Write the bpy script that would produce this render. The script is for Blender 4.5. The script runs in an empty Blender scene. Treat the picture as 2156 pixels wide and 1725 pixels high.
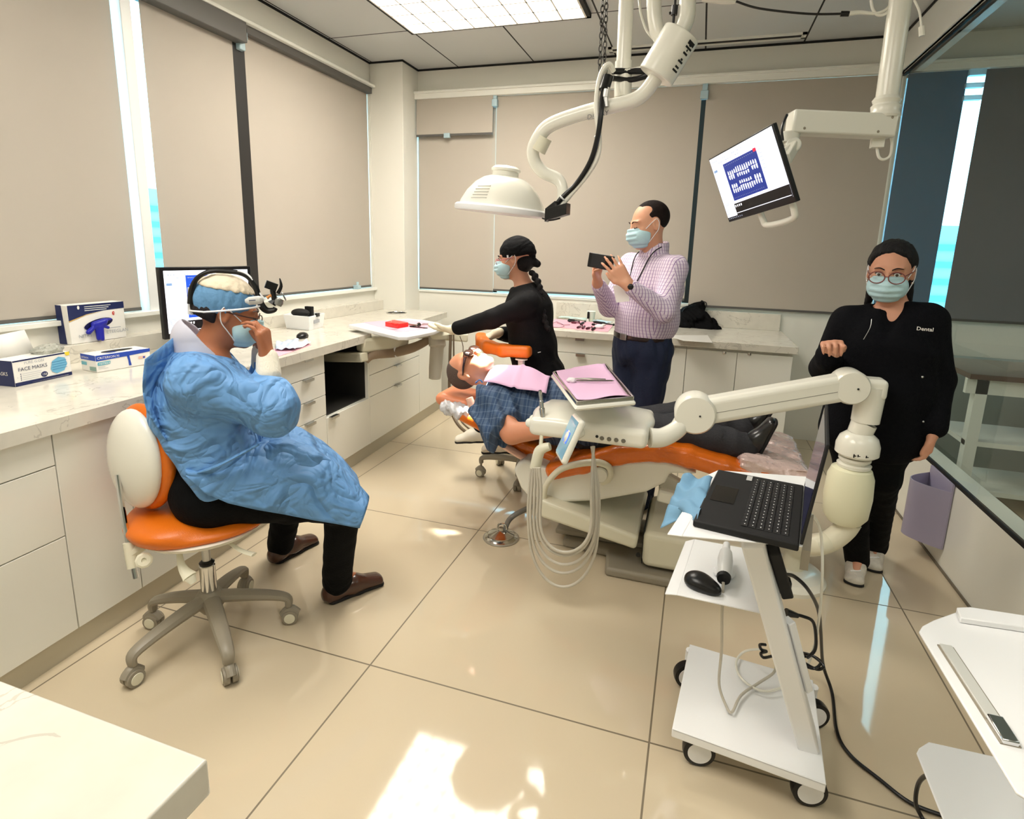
import bpy, bmesh, math, random
import numpy as np
from mathutils import Vector, Matrix
random.seed(7)
SC = bpy.context.scene
COL = SC.collection
# ---------------------------------------------------------------- camera
F_PX, CX, CY, CAM_H = 1189.7, 1088.4, 764.6, 1.50
YAW, PIT, ROLL = 0.303997, 0.2002057, 0.0283638
_f = np.array([-math.sin(YAW)*math.cos(PIT), math.cos(YAW)*math.cos(PIT), -math.sin(PIT)])
_r0 = np.array([math.cos(YAW), math.sin(YAW), 0.0]); _u0 = np.cross(_r0, _f)
_r = math.cos(ROLL)*_r0 + math.sin(ROLL)*_u0
_u = -math.sin(ROLL)*_r0 + math.cos(ROLL)*_u0
CAM = np.array([0, 0, CAM_H])
cd = bpy.data.cameras.new('camera'); co = bpy.data.objects.new('camera', cd); COL.objects.link(co)
cd.sensor_width = 36; cd.lens = F_PX/2156*36
cd.shift_x = (1078-CX)/2156; cd.shift_y = (CY-862.5)/2156
cd.clip_start = 0.02
co.matrix_world = Matrix(((_r[0], _u[0], -_f[0], CAM[0]), (_r[1], _u[1], -_f[1], CAM[1]), (_r[2], _u[2], -_f[2], CAM[2]), (0, 0, 0, 1)))
SC.camera = co
# ---------------------------------------------------------------- colour management, sky, lights
SC.view_settings.view_transform = 'Standard'; SC.view_settings.look = 'None'
SC.view_settings.exposure = 0.30; SC.view_settings.gamma = 1.0; SC.view_settings.use_curve_mapping = False
w = bpy.data.worlds.new('sky'); SC.world = w; w.use_nodes = True
w.node_tree.nodes['Background'].inputs[0].default_value = (0.62, 0.86, 1.0, 1)
w.node_tree.nodes['Background'].inputs[1].default_value = 6.0
def area(name, loc, size, power, col, rot=(0, 0, 0)):
    l = bpy.data.lights.new(name, 'AREA'); l.shape = 'RECTANGLE'; l.size, l.size_y = size; l.energy = power; l.color = col
    o = bpy.data.objects.new(name, l); COL.objects.link(o); o.location = loc; o.rotation_euler = rot
    return o
WARM = (1.0, 0.955, 0.88)
area('ceiling_and_fill_glow', (-1.52, 3.47, 3.058), (1.27, 1.27), 62, WARM)
area('ceiling_and_fill_glow', (-1.52, 0.67, 3.04), (1.3, 1.3), 36, WARM)  # unseen ceiling panel, added as fill left of the camera
area('ceiling_and_fill_glow', (0.58, 0.1, 3.04), (1.3, 1.3), 8, WARM)  # unseen panel added as weak fill above the camera
area('ceiling_and_fill_glow', (3.0, 2.2, 3.04), (1.2, 1.2), 12, (0.95, 1.0, 0.97))  # added lamp without a fixture, brightens the room beyond the glass
# ---------------------------------------------------------------- pixel -> place helpers (H = camera height above the floor)
def ray(x, y): return _f + _r*(x-CX)/F_PX - _u*(y-CY)/F_PX
def P(x, y, X=None, Y=None, Z=None):
    d = ray(x, y)
    t = (X-CAM[0])/d[0] if X is not None else (Y-CAM[1])/d[1] if Y is not None else (Z-CAM[2])/d[2]
    return CAM + t*d
def PL(x, y, p0, n, off=0.0):
    n = np.array(n, float); n /= np.linalg.norm(n); d = ray(x, y)
    t = (n @ (np.array(p0, float)-CAM) + off)/(n @ d)
    return CAM + t*d
def V(*a): return np.array(a, float)
def nz(v): v = np.array(v, float); return v/np.linalg.norm(v)
# ---------------------------------------------------------------- materials
def lin(c): c = c/255; return c/12.92 if c <= 0.04045 else ((c+0.055)/1.055)**2.4
MATS = {}
def mat(name, rgb, rough=0.5, metal=0.0, bump=0, bscale=60, var=0, vscale=8, emit=0, trans=0, ior=1.45, coat=0, spec=0.5, alpha=1, sss=0, stretch=None):
    if name in MATS: return MATS[name]
    m = bpy.data.materials.new(name); m.use_nodes = True; nt = m.node_tree; b = nt.nodes['Principled BSDF']
    c = (lin(rgb[0]), lin(rgb[1]), lin(rgb[2]), 1)
    b.inputs['Base Color'].default_value = c; b.inputs['Roughness'].default_value = rough; b.inputs['Metallic'].default_value = metal
    b.inputs['IOR'].default_value = ior; b.inputs['Coat Weight'].default_value = coat; b.inputs['Specular IOR Level'].default_value = spec
    b.inputs['Transmission Weight'].default_value = trans; b.inputs['Alpha'].default_value = alpha
    if sss: b.inputs['Subsurface Weight'].default_value = sss; b.inputs['Subsurface Radius'].default_value = (0.01, 0.004, 0.002); b.inputs['Subsurface Scale'].default_value = 1
    if emit: b.inputs['Emission Color'].default_value = c; b.inputs['Emission Strength'].default_value = emit
    tc = nt.nodes.new('ShaderNodeTexCoord'); src = tc.outputs['Object']
    if stretch:
        mp = nt.nodes.new('ShaderNodeMapping'); mp.inputs['Scale'].default_value = stretch; nt.links.new(src, mp.inputs[0]); src = mp.outputs[0]
    if var:
        n = nt.nodes.new('ShaderNodeTexNoise'); n.inputs['Scale'].default_value = vscale; n.inputs['Detail'].default_value = 5
        nt.links.new(src, n.inputs['Vector'])
        mx = nt.nodes.new('ShaderNodeMix'); mx.data_type = 'RGBA'
        mx.inputs[6].default_value = tuple(max(0, v*(1-var)) for v in c[:3])+(1,); mx.inputs[7].default_value = tuple(min(1, v*(1+var)) for v in c[:3])+(1,)
        nt.links.new(n.outputs['Fac'], mx.inputs[0]); nt.links.new(mx.outputs[2], b.inputs['Base Color'])
    if bump:
        n = nt.nodes.new('ShaderNodeTexNoise'); n.inputs['Scale'].default_value = bscale; n.inputs['Detail'].default_value = 4
        nt.links.new(src, n.inputs['Vector'])
        bp = nt.nodes.new('ShaderNodeBump'); bp.inputs['Strength'].default_value = bump; bp.inputs['Distance'].default_value = 0.01
        nt.links.new(n.outputs['Fac'], bp.inputs['Height']); nt.links.new(bp.outputs[0], b.inputs['Normal'])
    MATS[name] = m; return m
def math_node(nt, op, a, b=None, c=None):
    n = nt.nodes.new('ShaderNodeMath'); n.operation = op
    for i, v in enumerate((a, b, c)):
        if v is None: continue
        if isinstance(v, (int, float)): n.inputs[i].default_value = v
        else: nt.links.new(v, n.inputs[i])
    return n.outputs[0]
def line_mask(nt, coord, off, period, width):
    a = math_node(nt, 'SUBTRACT', coord, off); a = math_node(nt, 'DIVIDE', a, period); a = math_node(nt, 'FRACT', a)
    a = math_node(nt, 'SUBTRACT', a, 0.5); a = math_node(nt, 'ABSOLUTE', a)
    return math_node(nt, 'GREATER_THAN', a, 0.5-width/period/2)
def grid_mat(name, rgb, line_rgb, x0, px_, y0, py_, wd, rough, lrough=0.7, var=0.04, vscale=1.5, coat=0, wx=None):
    m = mat(name, rgb, rough, var=var, vscale=vscale, coat=coat); nt = m.node_tree; b = nt.nodes['Principled BSDF']
    g = nt.nodes.new('ShaderNodeNewGeometry'); s = nt.nodes.new('ShaderNodeSeparateXYZ'); nt.links.new(g.outputs['Position'], s.inputs[0])
    mk = math_node(nt, 'MAXIMUM', line_mask(nt, s.outputs[0], x0, px_, wx or wd), line_mask(nt, s.outputs[1], y0, py_, wd))
    l = b.inputs['Base Color'].links[0].from_socket
    mx = nt.nodes.new('ShaderNodeMix'); mx.data_type = 'RGBA'; nt.links.new(mk, mx.inputs[0]); nt.links.new(l, mx.inputs[6])
    mx.inputs[7].default_value = (lin(line_rgb[0]), lin(line_rgb[1]), lin(line_rgb[2]), 1); nt.links.new(mx.outputs[2], b.inputs['Base Color'])
    r = math_node(nt, 'MULTIPLY_ADD', mk, lrough-rough, rough); nt.links.new(r, b.inputs['Roughness'])
    return m
# ---------------------------------------------------------------- mesh builder
class M:
    def __init__(s): s.v = []; s.f = []; s.m = []
    def add(s, vs, fs, mi=0):
        o = len(s.v); s.v += [tuple(float(c) for c in p) for p in vs]; s.f += [tuple(i+o for i in f) for f in fs]; s.m += [mi]*len(fs); return s
    def box(s, a, b, mi=0):
        x0, y0, z0 = a; x1, y1, z1 = b
        if x0 > x1: x0, x1 = x1, x0
        if y0 > y1: y0, y1 = y1, y0
        if z0 > z1: z0, z1 = z1, z0
        return s.add([(x0,y0,z0),(x1,y0,z0),(x1,y1,z0),(x0,y1,z0),(x0,y0,z1),(x1,y0,z1),(x1,y1,z1),(x0,y1,z1)],
                     [(0,3,2,1),(4,5,6,7),(0,1,5,4),(1,2,6,5),(2,3,7,6),(3,0,4,7)], mi)
    def obox(s, c, half, ax, ay, az, mi=0):
        c, ax, ay, az = (np.array(q, float) for q in (c, ax, ay, az)); vs = []
        for k in (-1, 1):
            for i, j in ((-1,-1),(1,-1),(1,1),(-1,1)): vs.append(c+ax*half[0]*i+ay*half[1]*j+az*half[2]*k)
        return s.add(vs, [(0,3,2,1),(4,5,6,7),(0,1,5,4),(1,2,6,5),(2,3,7,6),(3,0,4,7)], mi)
    def bar(s, a, b, wdt, hgt, up=(0,0,1), mi=0):
        a, b = np.array(a, float), np.array(b, float); d = nz(b-a); side = np.cross(d, up)
        if np.linalg.norm(side) < 1e-5: side = np.cross(d, (1,0,0))
        side = nz(side); u = np.cross(side, d)
        return s.obox((a+b)/2, (np.linalg.norm(b-a)/2, wdt/2, hgt/2), d, side, u, mi)
    def prism(s, pts, z0, z1, mi=0):   # horizontal polygon, counter-clockwise
        n = len(pts); vs = [(p[0], p[1], z0) for p in pts]+[(p[0], p[1], z1) for p in pts]
        return s.add(vs, [tuple(range(n-1, -1, -1)), tuple(range(n, 2*n))]+[(i, (i+1) % n, (i+1) % n+n, i+n) for i in range(n)], mi)
    def sheet(s, pts, vec, mi=0):      # any planar polygon given a thickness vector
        n = len(pts); pts = [np.array(p, float) for p in pts]; vec = np.array(vec, float)
        return s.add(pts+[p+vec for p in pts], [tuple(range(n-1, -1, -1)), tuple(range(n, 2*n))]+[(i, (i+1) % n, (i+1) % n+n, i+n) for i in range(n)], mi)
    def tube(s, pts, r, seg=12, mi=0, smooth=0, flat=1.0, up=None, caps=True):
        pts = [np.array(p, float) for p in pts]
        rr = list(r) if hasattr(r, '__len__') else [r]*len(pts)
        if smooth:
            P2, R2 = [], []; n = len(pts)
            for i in range(n-1):
                p0 = pts[max(i-1, 0)]; p1 = pts[i]; p2 = pts[i+1]; p3 = pts[min(i+2, n-1)]
                for k in range(smooth):
                    t = k/smooth
                    P2.append(0.5*((2*p1)+(-p0+p2)*t+(2*p0-5*p1+4*p2-p3)*t*t+(-p0+3*p1-3*p2+p3)*t**3)); R2.append(rr[i]*(1-t)+rr[i+1]*t)
            P2.append(pts[-1]); R2.append(rr[-1]); pts, rr = P2, R2
        n = len(pts); T = []
        for i in range(n):
            d = pts[min(i+1, n-1)]-pts[max(i-1, 0)]; T.append(d/(np.linalg.norm(d)+1e-12))
        ref = np.array(up, float) if up is not None else (V(0,0,1) if abs(T[0][2]) < 0.9 else V(1,0,0))
        nx = nz(np.cross(T[0], ref)); vs = []
        for i in range(n):
            nx = nx-T[i]*(nx @ T[i]); nx = nx/(np.linalg.norm(nx)+1e-12); ny = np.cross(T[i], nx)
            for k in range(seg):
                a = 2*math.pi*k/seg; vs.append(pts[i]+rr[i]*(math.cos(a)*nx+math.sin(a)*flat*ny))
        fs = [(i*seg+k, i*seg+(k+1) % seg, (i+1)*seg+(k+1) % seg, (i+1)*seg+k) for i in range(n-1) for k in range(seg)]
        if caps: fs += [tuple(range(seg-1, -1, -1)), tuple((n-1)*seg+k for k in range(seg))]
        return s.add(vs, fs, mi)
    def lathe(s, prof, c, axis=(0,0,1), seg=32, mi=0, xr=1.0, ref=None):  # prof = [(radius, height)]
        axis = nz(axis); ref = ref if ref is not None else ((1,0,0) if abs(axis[0]) < 0.9 else (0,1,0))
        ax = nz(np.array(ref, float)-axis*(np.array(ref, float) @ axis)); ay = np.cross(axis, ax); c = np.array(c, float); vs = []
        for r_, h in prof:
            for k in range(seg):
                a = 2*math.pi*k/seg; vs.append(c+axis*h+r_*(math.cos(a)*ax*xr+math.sin(a)*ay))
        n = len(prof)
        fs = [(i*seg+k, i*seg+(k+1) % seg, (i+1)*seg+(k+1) % seg, (i+1)*seg+k) for i in range(n-1) for k in range(seg)]
        fs += [tuple(range(seg-1, -1, -1)), tuple((n-1)*seg+k for k in range(seg))]
        return s.add(vs, fs, mi)
    def ell(s, c, r, mi=0, seg=20, axes=None):
        prof = [(max(math.sin(math.pi*i/10), 1e-3), -math.cos(math.pi*i/10)) for i in range(11)]; t = M().lathe(prof, (0,0,0), seg=seg)
        A = np.array(axes, float) if axes is not None else np.eye(3)
        return s.add([np.array(c)+(np.array(p)*np.array(r)) @ A for p in t.v], t.f, mi)
    def text(s, txt, org, ax, ay, size, mi=0, push=0.0006, bold=0.0):
        cu = bpy.data.curves.new('t', 'FONT'); cu.body = txt; cu.size = 1.0; cu.offset = bold; cu.resolution_u = 2
        o = bpy.data.objects.new('t', cu); COL.objects.link(o)
        dg = bpy.context.evaluated_depsgraph_get(); me = bpy.data.meshes.new_from_object(o.evaluated_get(dg))
        ax, ay, org = nz(ax), nz(ay), np.array(org, float); nn = np.cross(ax, ay)
        s.add([org+ax*v.co.x*size+ay*v.co.y*size+nn*push for v in me.vertices], [tuple(p.vertices) for p in me.polygons], mi)
        bpy.data.objects.remove(o); bpy.data.curves.remove(cu); bpy.data.meshes.remove(me); return s
def wloc(o):
    v = Vector((0,0,0))
    while o: v += o.location; o = o.parent
    return v
def obj(name, m, mats, parent=None, bevel=0, segs=2, sharp=35, label=None, origin=None, smooth=True, flipfix=True):
    if not isinstance(mats, (list, tuple)): mats = [mats]
    vs = np.array(m.v, float)
    if parent: org = np.array(wloc(parent))
    elif origin is not None: org = np.array(origin, float)
    else: mn, mx = vs.min(0), vs.max(0); org = V((mn[0]+mx[0])/2, (mn[1]+mx[1])/2, mn[2])
    me = bpy.data.meshes.new(name); me.from_pydata((vs-org).tolist(), [], m.f)
    for q in mats: me.materials.append(q)
    me.polygons.foreach_set('material_index', m.m); me.polygons.foreach_set('use_smooth', [smooth]*len(m.f))
    if flipfix or sharp:
        bm = bmesh.new(); bm.from_mesh(me)
        if flipfix: bmesh.ops.recalc_face_normals(bm, faces=bm.faces)
        if sharp and smooth:
            lim = math.radians(sharp)
            for e in bm.edges:
                if len(e.link_faces) == 2 and e.calc_face_angle(0) > lim: e.smooth = False
        bm.to_mesh(me); bm.free()
    o = bpy.data.objects.new(name, me); COL.objects.link(o)
    if parent: o.parent = parent
    else: o.location = org
    if bevel:
        b = o.modifiers.new('bevel', 'BEVEL'); b.width = bevel; b.segments = segs; b.limit_method = 'ANGLE'; b.angle_limit = math.radians(40)
    if label: o['label'] = label
    return o
def tag(o, label, cat, group=None):
    o['label'] = label; o['category'] = cat
    if group: o['group'] = group
    return o
def thing(name, label, cat, loc, group=None):
    o = bpy.data.objects.new(name, None); COL.objects.link(o); o.location = [float(c) for c in loc]; o.empty_display_size = 0.1
    return tag(o, label, cat, group)
def struct(name, m, mats, bevel=0, **k):
    o = obj(name, m, mats, bevel=bevel, **k); o['kind'] = 'structure'; return o
def copy_tree(o, parent=None):
    c = o.copy(); COL.objects.link(c)
    if parent: c.parent = parent
    for ch in [q for q in bpy.data.objects if q.parent == o]: copy_tree(ch, c)
    return c
# ---------------------------------------------------------------- signed-distance modelling for soft shapes (bodies, cloth, cushions)
class S:
    def __init__(s): s.ops = []
    def _add(s, fn, lo, hi, k, mode): s.ops.append((fn, np.array(lo, float), np.array(hi, float), k, mode)); return s
    def cap(s, a, b, ra, rb=None, k=0.02, mode='u'):
        a, b = np.array(a, float), np.array(b, float); rb = ra if rb is None else rb; ba = b-a; L = ba @ ba+1e-12; R = max(ra, rb)
        def fn(p):
            q = p-a; t = np.clip((q @ ba)/L, 0, 1); return np.linalg.norm(q-t[..., None]*ba, axis=-1)-(ra+(rb-ra)*t)
        return s._add(fn, np.minimum(a, b)-R, np.maximum(a, b)+R, k, mode)
    def ecap(s, a, b, side, wa, wb, k=0.02, mode='u'):   # elliptical tapered tube: wa = (half width along side, half depth)
        a, b = np.array(a, float), np.array(b, float); ba = b-a; L = ba @ ba+1e-12; side = nz(side); R = max(*wa, *wb)
        def fn(p):
            q = p-a; t = np.clip((q @ ba)/L, 0, 1); q = q-t[..., None]*ba; x = q @ side; y2 = np.maximum((q*q).sum(-1)-x*x, 0)
            rx = wa[0]+(wb[0]-wa[0])*t; ry = wa[1]+(wb[1]-wa[1])*t
            k0 = np.sqrt((x/rx)**2+y2/ry**2)+1e-9; k1 = np.sqrt((x/rx**2)**2+y2/ry**4)+1e-9
            return k0*(k0-1)/k1
        return s._add(fn, np.minimum(a, b)-R, np.maximum(a, b)+R, k, mode)
    def ell(s, c, r, A=None, k=0.02, mode='u'):          # A rows = local axes
        c, r = np.array(c, float), np.array(r, float); A = np.eye(3) if A is None else np.array(A, float); R = r.max()
        def fn(p):
            q = (p-c) @ A.T; k0 = np.linalg.norm(q/r, axis=-1)+1e-9; k1 = np.linalg.norm(q/(r*r), axis=-1)+1e-9; return k0*(k0-1)/k1
        return s._add(fn, c-R, c+R, k, mode)
    def rbox(s, c, h, A=None, rd=0.01, k=0.02, mode='u'):
        c, h = np.array(c, float), np.array(h, float); A = np.eye(3) if A is None else np.array(A, float); R = np.linalg.norm(h)
        def fn(p):
            q = np.abs((p-c) @ A.T)-(h-rd); return np.linalg.norm(np.maximum(q, 0), axis=-1)+np.minimum(q.max(-1), 0)-rd
        return s._add(fn, c-R, c+R, k, mode)
    def plane(s, p0, n, mode='i', k=0.004):              # keeps the side the normal points away from
        p0, n = np.array(p0, float), nz(n); fn = lambda p: (p-p0) @ n; fn.plane = (p0, n); return s._add(fn, V(-1e3,-1e3,-1e3), V(1e3,1e3,1e3), k, mode)
    def build(s, vox=0.006, post=None, smooth=2):
        lo = np.min([o[1] for o in s.ops if o[1][0] > -900], 0)-0.03; hi = np.max([o[2] for o in s.ops if o[1][0] > -900 and o[4] == 'u'], 0)+0.03
        lo = np.min([o[1] for o in s.ops if o[1][0] > -900 and o[4] == 'u'], 0)-0.03
        n = np.ceil((hi-lo)/vox).astype(int)+1
        if n.prod() > 3e7: raise ValueError('grid too large %s lo %s hi %s' % (n, lo, hi))
        D = np.full(n, 0.5, dtype=np.float32)
        def pts(a, b):
            g = np.stack(np.meshgrid(*[lo[i]+vox*np.arange(a[i], b[i]) for i in range(3)], indexing='ij'), -1); return g
        def planed(pn_, a, b):
            p0, nn = pn_; g = [((lo[i]+vox*np.arange(a[i], b[i]))-p0[i])*nn[i] for i in range(3)]
            return (g[0][:, None, None]+g[1][None, :, None]+g[2][None, None, :]).astype(np.float32)
        for fn, l, h, k, mode in s.ops:
            a = np.clip(np.floor((l-k-2*vox-lo)/vox).astype(int), 0, n); b = np.clip(np.ceil((h+k+2*vox-lo)/vox).astype(int)+1, 0, n)
            if (b <= a).any(): continue
            sl = tuple(slice(a[i], b[i]) for i in range(3)); d = planed(fn.plane, a, b) if hasattr(fn, 'plane') else fn(pts(a, b)).astype(np.float32); c = D[sl]
            if mode == 'u': hh = np.maximum(k-np.abs(c-d), 0)/k; D[sl] = np.minimum(c, d)-hh*hh*k/4
            elif mode == 's': d = -d; hh = np.maximum(k-np.abs(c-d), 0)/k; D[sl] = np.maximum(c, d)+hh*hh*k/4
            else: hh = np.maximum(k-np.abs(c-d), 0)/k; D[sl] = np.maximum(c, d)+hh*hh*k/4
        if post is not None:
            nr = np.abs(D) < 0.05; idx = np.argwhere(nr); D[nr] += post(lo+vox*idx).astype(np.float32)
        D[0] = D[-1] = 0.5; D[:, 0] = D[:, -1] = 0.5; D[:, :, 0] = D[:, :, -1] = 0.5
        return surface_nets(D, lo, vox, smooth)
def surface_nets(D, lo, vox, smooth):
    ins = D < 0; nx, ny, nzz = D.shape
    c = [ins[i:nx-1+i, j:ny-1+j, k:nzz-1+k] for i in (0,1) for j in (0,1) for k in (0,1)]
    cnt = sum(q.astype(np.int8) for q in c); act = (cnt > 0) & (cnt < 8); idx = np.argwhere(act); N = len(idx)
    ID = np.full(act.shape, -1, dtype=np.int64); ID[tuple(idx.T)] = np.arange(N)
    offs = np.array([(i,j,k) for i in (0,1) for j in (0,1) for k in (0,1)])
    vals = np.stack([D[tuple((idx+o).T)] for o in offs], 1).astype(float)
    acc = np.zeros((N,3)); w_ = np.zeros(N)
    for a in range(8):
        for b in range(a+1, 8):
            if np.abs(offs[a]-offs[b]).sum() != 1: continue
            va, vb = vals[:, a], vals[:, b]; cr = (va < 0) != (vb < 0); t = np.where(cr, va/(va-vb+1e-12), 0)
            p = offs[a]+t[:, None]*(offs[b]-offs[a]); acc[cr] += p[cr]; w_[cr] += 1
    v = lo+vox*(idx+acc/w_[:, None]); faces = []
    for ax in range(3):
        o1, o2 = [(1,2),(2,0),(0,1)][ax]
        s1 = [slice(None)]*3; s2 = [slice(None)]*3; s1[ax] = slice(0, D.shape[ax]-1); s2[ax] = slice(1, D.shape[ax])
        A, B = ins[tuple(s1)], ins[tuple(s2)]
        for fl in (0, 1):
            e = np.argwhere(A & ~B if fl == 0 else ~A & B); e = e[(e[:, o1] > 0) & (e[:, o2] > 0)]
            u1 = np.zeros(3, int); u1[o1] = 1; u2 = np.zeros(3, int); u2[o2] = 1
            q = [ID[tuple(np.clip((e-d), 0, np.array(ID.shape)-1).T)] for d in (u1+u2, u2, 0*u1, u1)]
            q = np.stack(q, 1); q = q if fl == 0 else q[:, ::-1]; faces.append(q[(q >= 0).all(1)])
    Fq = np.concatenate(faces)
    if smooth:
        E = np.concatenate([Fq[:, [0,1]], Fq[:, [1,2]], Fq[:, [2,3]], Fq[:, [3,0]]])
        for it in range(smooth):
            sm = np.zeros_like(v); dg = np.zeros(N)
            for kk in range(3):
                sm[:, kk] = np.bincount(E[:, 0], v[E[:, 1], kk], N)+np.bincount(E[:, 1], v[E[:, 0], kk], N)
            dg = np.bincount(E[:, 0], minlength=N)+np.bincount(E[:, 1], minlength=N)
            v = v*0.5+0.5*sm/np.maximum(dg, 1)[:, None]
    return v, Fq
def sobj(name, s, mats, parent=None, vox=0.006, post=None, smooth=2, label=None, keep=1.0, origin=None):
    v, f = s.build(vox, post, smooth)
    if parent: org = np.array(wloc(parent))
    elif origin is not None: org = np.array(origin, float)
    else: mn, mx = v.min(0), v.max(0); org = V((mn[0]+mx[0])/2, (mn[1]+mx[1])/2, mn[2])
    me = bpy.data.meshes.new(name); me.vertices.add(len(v)); me.vertices.foreach_set('co', (v-org).ravel())
    me.loops.add(f.size); me.polygons.add(len(f)); me.loops.foreach_set('vertex_index', f.ravel())
    me.polygons.foreach_set('loop_start', np.arange(0, f.size, 4)); me.polygons.foreach_set('loop_total', np.full(len(f), 4))
    me.update(calc_edges=True); me.validate(); me.polygons.foreach_set('use_smooth', [True]*len(me.polygons))
    for q in (mats if isinstance(mats, (list, tuple)) else [mats]): me.materials.append(q)
    o = bpy.data.objects.new(name, me); COL.objects.link(o)
    if parent: o.parent = parent
    else: o.location = org
    if label: o['label'] = label
    return o
def creases(amp, wl, seed=1, axis=None, bias=0.8, warp=0.5):
    rs = np.random.RandomState(seed); D_ = rs.normal(size=(4,3)); ax = None if axis is None else nz(axis)
    if ax is not None: D_ = D_-bias*(D_ @ ax)[:, None]*ax
    D_ /= np.linalg.norm(D_, axis=1)[:, None]; ph = rs.uniform(0, 6.28, 12); W = rs.normal(size=(3,3))*0.6
    def fn(p):
        d = 0; q = p/wl; m = 0.6+0.4*np.sin(q @ W[0]*1.3+ph[8]); 
        for i in range(4):
            x = q @ D_[i]*(1+0.35*i)+ph[i]+warp*np.sin(q @ W[i % 3]*2.2+ph[4+i])
            t = np.abs(2*(x-np.floor(x))-1); t = np.sqrt((t-0.5)**2+0.01)*np.sign(t-0.5) if i == 3 else t-0.5
            d = d+t*(1.0 if i < 2 else 0.55)*(0.5+0.5*np.sin(q @ W[(i+1) % 3]*1.1+ph[i+6]))
        return amp*d*m
    return fn
def folds(amp, freq, seed=1, axis=None, sharp=1.0):
    rs = np.random.RandomState(seed); D_ = rs.normal(size=(6,3)); D_ /= np.linalg.norm(D_, axis=1)[:, None]; ph = rs.uniform(0, 6.28, 12)
    if axis is not None:
        ax = nz(axis); D_ = D_-0.8*(D_ @ ax)[:, None]*ax
    def fn(p):
        w1 = np.sin(p @ (D_[3]*freq*0.55)+ph[6]); w2 = np.sin(p @ (D_[4]*freq*0.7)+ph[7]+w1); d = 0
        for i in range(3):
            t = np.sin(p @ (D_[i]*freq*(1+0.45*i))+ph[i]+1.7*w1+1.3*w2*(i+1)/2); d = d+(1-np.abs(t)**sharp*2)/(1+0.6*i)
        return amp*d/1.6
    return fn
# ================================================================ room shell
ZC, YB, XL, XR = 3.07, 5.024, -2.927, 1.27
m_wall = mat('wall paint', (232,230,220), 0.45, bump=0.02, bscale=200)
m_dark = mat('black gap', (14,14,15), 0.6)
m_floor = grid_mat('polished floor tile', (210,195,168), (120,108,88), -1.016, 0.994, 1.56, 1.072, 0.006, 0.055, 0.6, var=0.05, vscale=1.2, wx=0.006)
m_floor.node_tree.nodes['Principled BSDF'].inputs['Specular IOR Level'].default_value = 0.8
m_ceil = grid_mat('ceiling panel', (206,209,208), (12,12,12), -2.204, 0.70, 4.15, 1.40, 0.012, 0.38, 0.6, var=0.02, vscale=0.8)
m_white = mat('white gloss laminate', (240,239,230), 0.14, var=0.015, vscale=2)
m_trim = mat('white satin trim', (238,238,230), 0.35)
m_alu = mat('brushed aluminium', (190,190,188), 0.3, 1.0)
m_chrome = mat('chrome', (225,225,225), 0.08, 1.0)
m_quartz = mat('veined white quartz', (218,213,200), 0.13, var=0.12, vscale=14, bump=0)
def veins():
    nt = m_quartz.node_tree; b = nt.nodes['Principled BSDF']; l = b.inputs['Base Color'].links[0].from_socket
    tc = nt.nodes.new('ShaderNodeTexCoord'); n = nt.nodes.new('ShaderNodeTexNoise'); n.inputs['Scale'].default_value = 7; n.inputs['Detail'].default_value = 8; n.inputs['Distortion'].default_value = 1.2
    nt.links.new(tc.outputs['Object'], n.inputs['Vector'])
    a = math_node(nt, 'SUBTRACT', n.outputs['Fac'], 0.5); a = math_node(nt, 'ABSOLUTE', a); a = math_node(nt, 'LESS_THAN', a, 0.012)
    n2 = nt.nodes.new('ShaderNodeTexNoise'); n2.inputs['Scale'].default_value = 3; nt.links.new(tc.outputs['Object'], n2.inputs['Vector'])
    g = math_node(nt, 'GREATER_THAN', n2.outputs['Fac'], 0.52); a = math_node(nt, 'MULTIPLY', a, g); a = math_node(nt, 'MULTIPLY', a, 0.5)
    mx = nt.nodes.new('ShaderNodeMix'); mx.data_type = 'RGBA'; nt.links.new(a, mx.inputs[0]); nt.links.new(l, mx.inputs[6]); mx.inputs[7].default_value = (0.42, 0.39, 0.33, 1)
    nt.links.new(mx.outputs[2], b.inputs['Base Color'])
veins()
def glass_mat(name, tint, refl=0.35, rough=0.0):
    m = bpy.data.materials.new(name); m.use_nodes = True; nt = m.node_tree; nt.nodes.clear()
    o = nt.nodes.new('ShaderNodeOutputMaterial'); t = nt.nodes.new('ShaderNodeBsdfTransparent'); g = nt.nodes.new('ShaderNodeBsdfGlossy'); g.inputs['Roughness'].default_value = rough
    t.inputs[0].default_value = tint; fr = nt.nodes.new('ShaderNodeFresnel'); fr.inputs[0].default_value = 1.5
    ge = nt.nodes.new('ShaderNodeNewGeometry'); f = math_node(nt, 'MULTIPLY', fr.outputs[0], refl); f = math_node(nt, 'MULTIPLY', f, math_node(nt, 'SUBTRACT', 1.0, ge.outputs['Backfacing'])); mx = nt.nodes.new('ShaderNodeMixShader')
    nt.links.new(f, mx.inputs[0]); nt.links.new(t.outputs[0], mx.inputs[1]); nt.links.new(g.outputs[0], mx.inputs[2]); nt.links.new(mx.outputs[0], o.inputs[0])
    MATS[name] = m; return m
m_pane = glass_mat('partition glass', (0.93, 0.965, 0.95, 1), 1.0)
m_wpane = glass_mat('tinted window glass', (0.80, 0.97, 1.0, 1), 0.8)
struct('floor', M().box((-3.2,-2.0,-0.12), (5.2,5.3,0)), m_floor)
struct('ceiling', M().box((-3.2,-2.0,ZC), (5.2,5.3,ZC+0.12)), m_ceil)
mw = M()   # left wall: below, above, both sides of the opening
for a, b in (((-2.0,0.0),(5.2,1.085)), ((-2.0,2.86),(5.2,ZC)), ((-2.0,1.085),(0.0,2.86)), ((4.72,1.085),(5.2,2.86))): mw.box((XL-0.17, a[0], a[1]), (XL, b[0], b[1]))
struct('wall_left', mw, m_wall)
mw = M()
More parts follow.
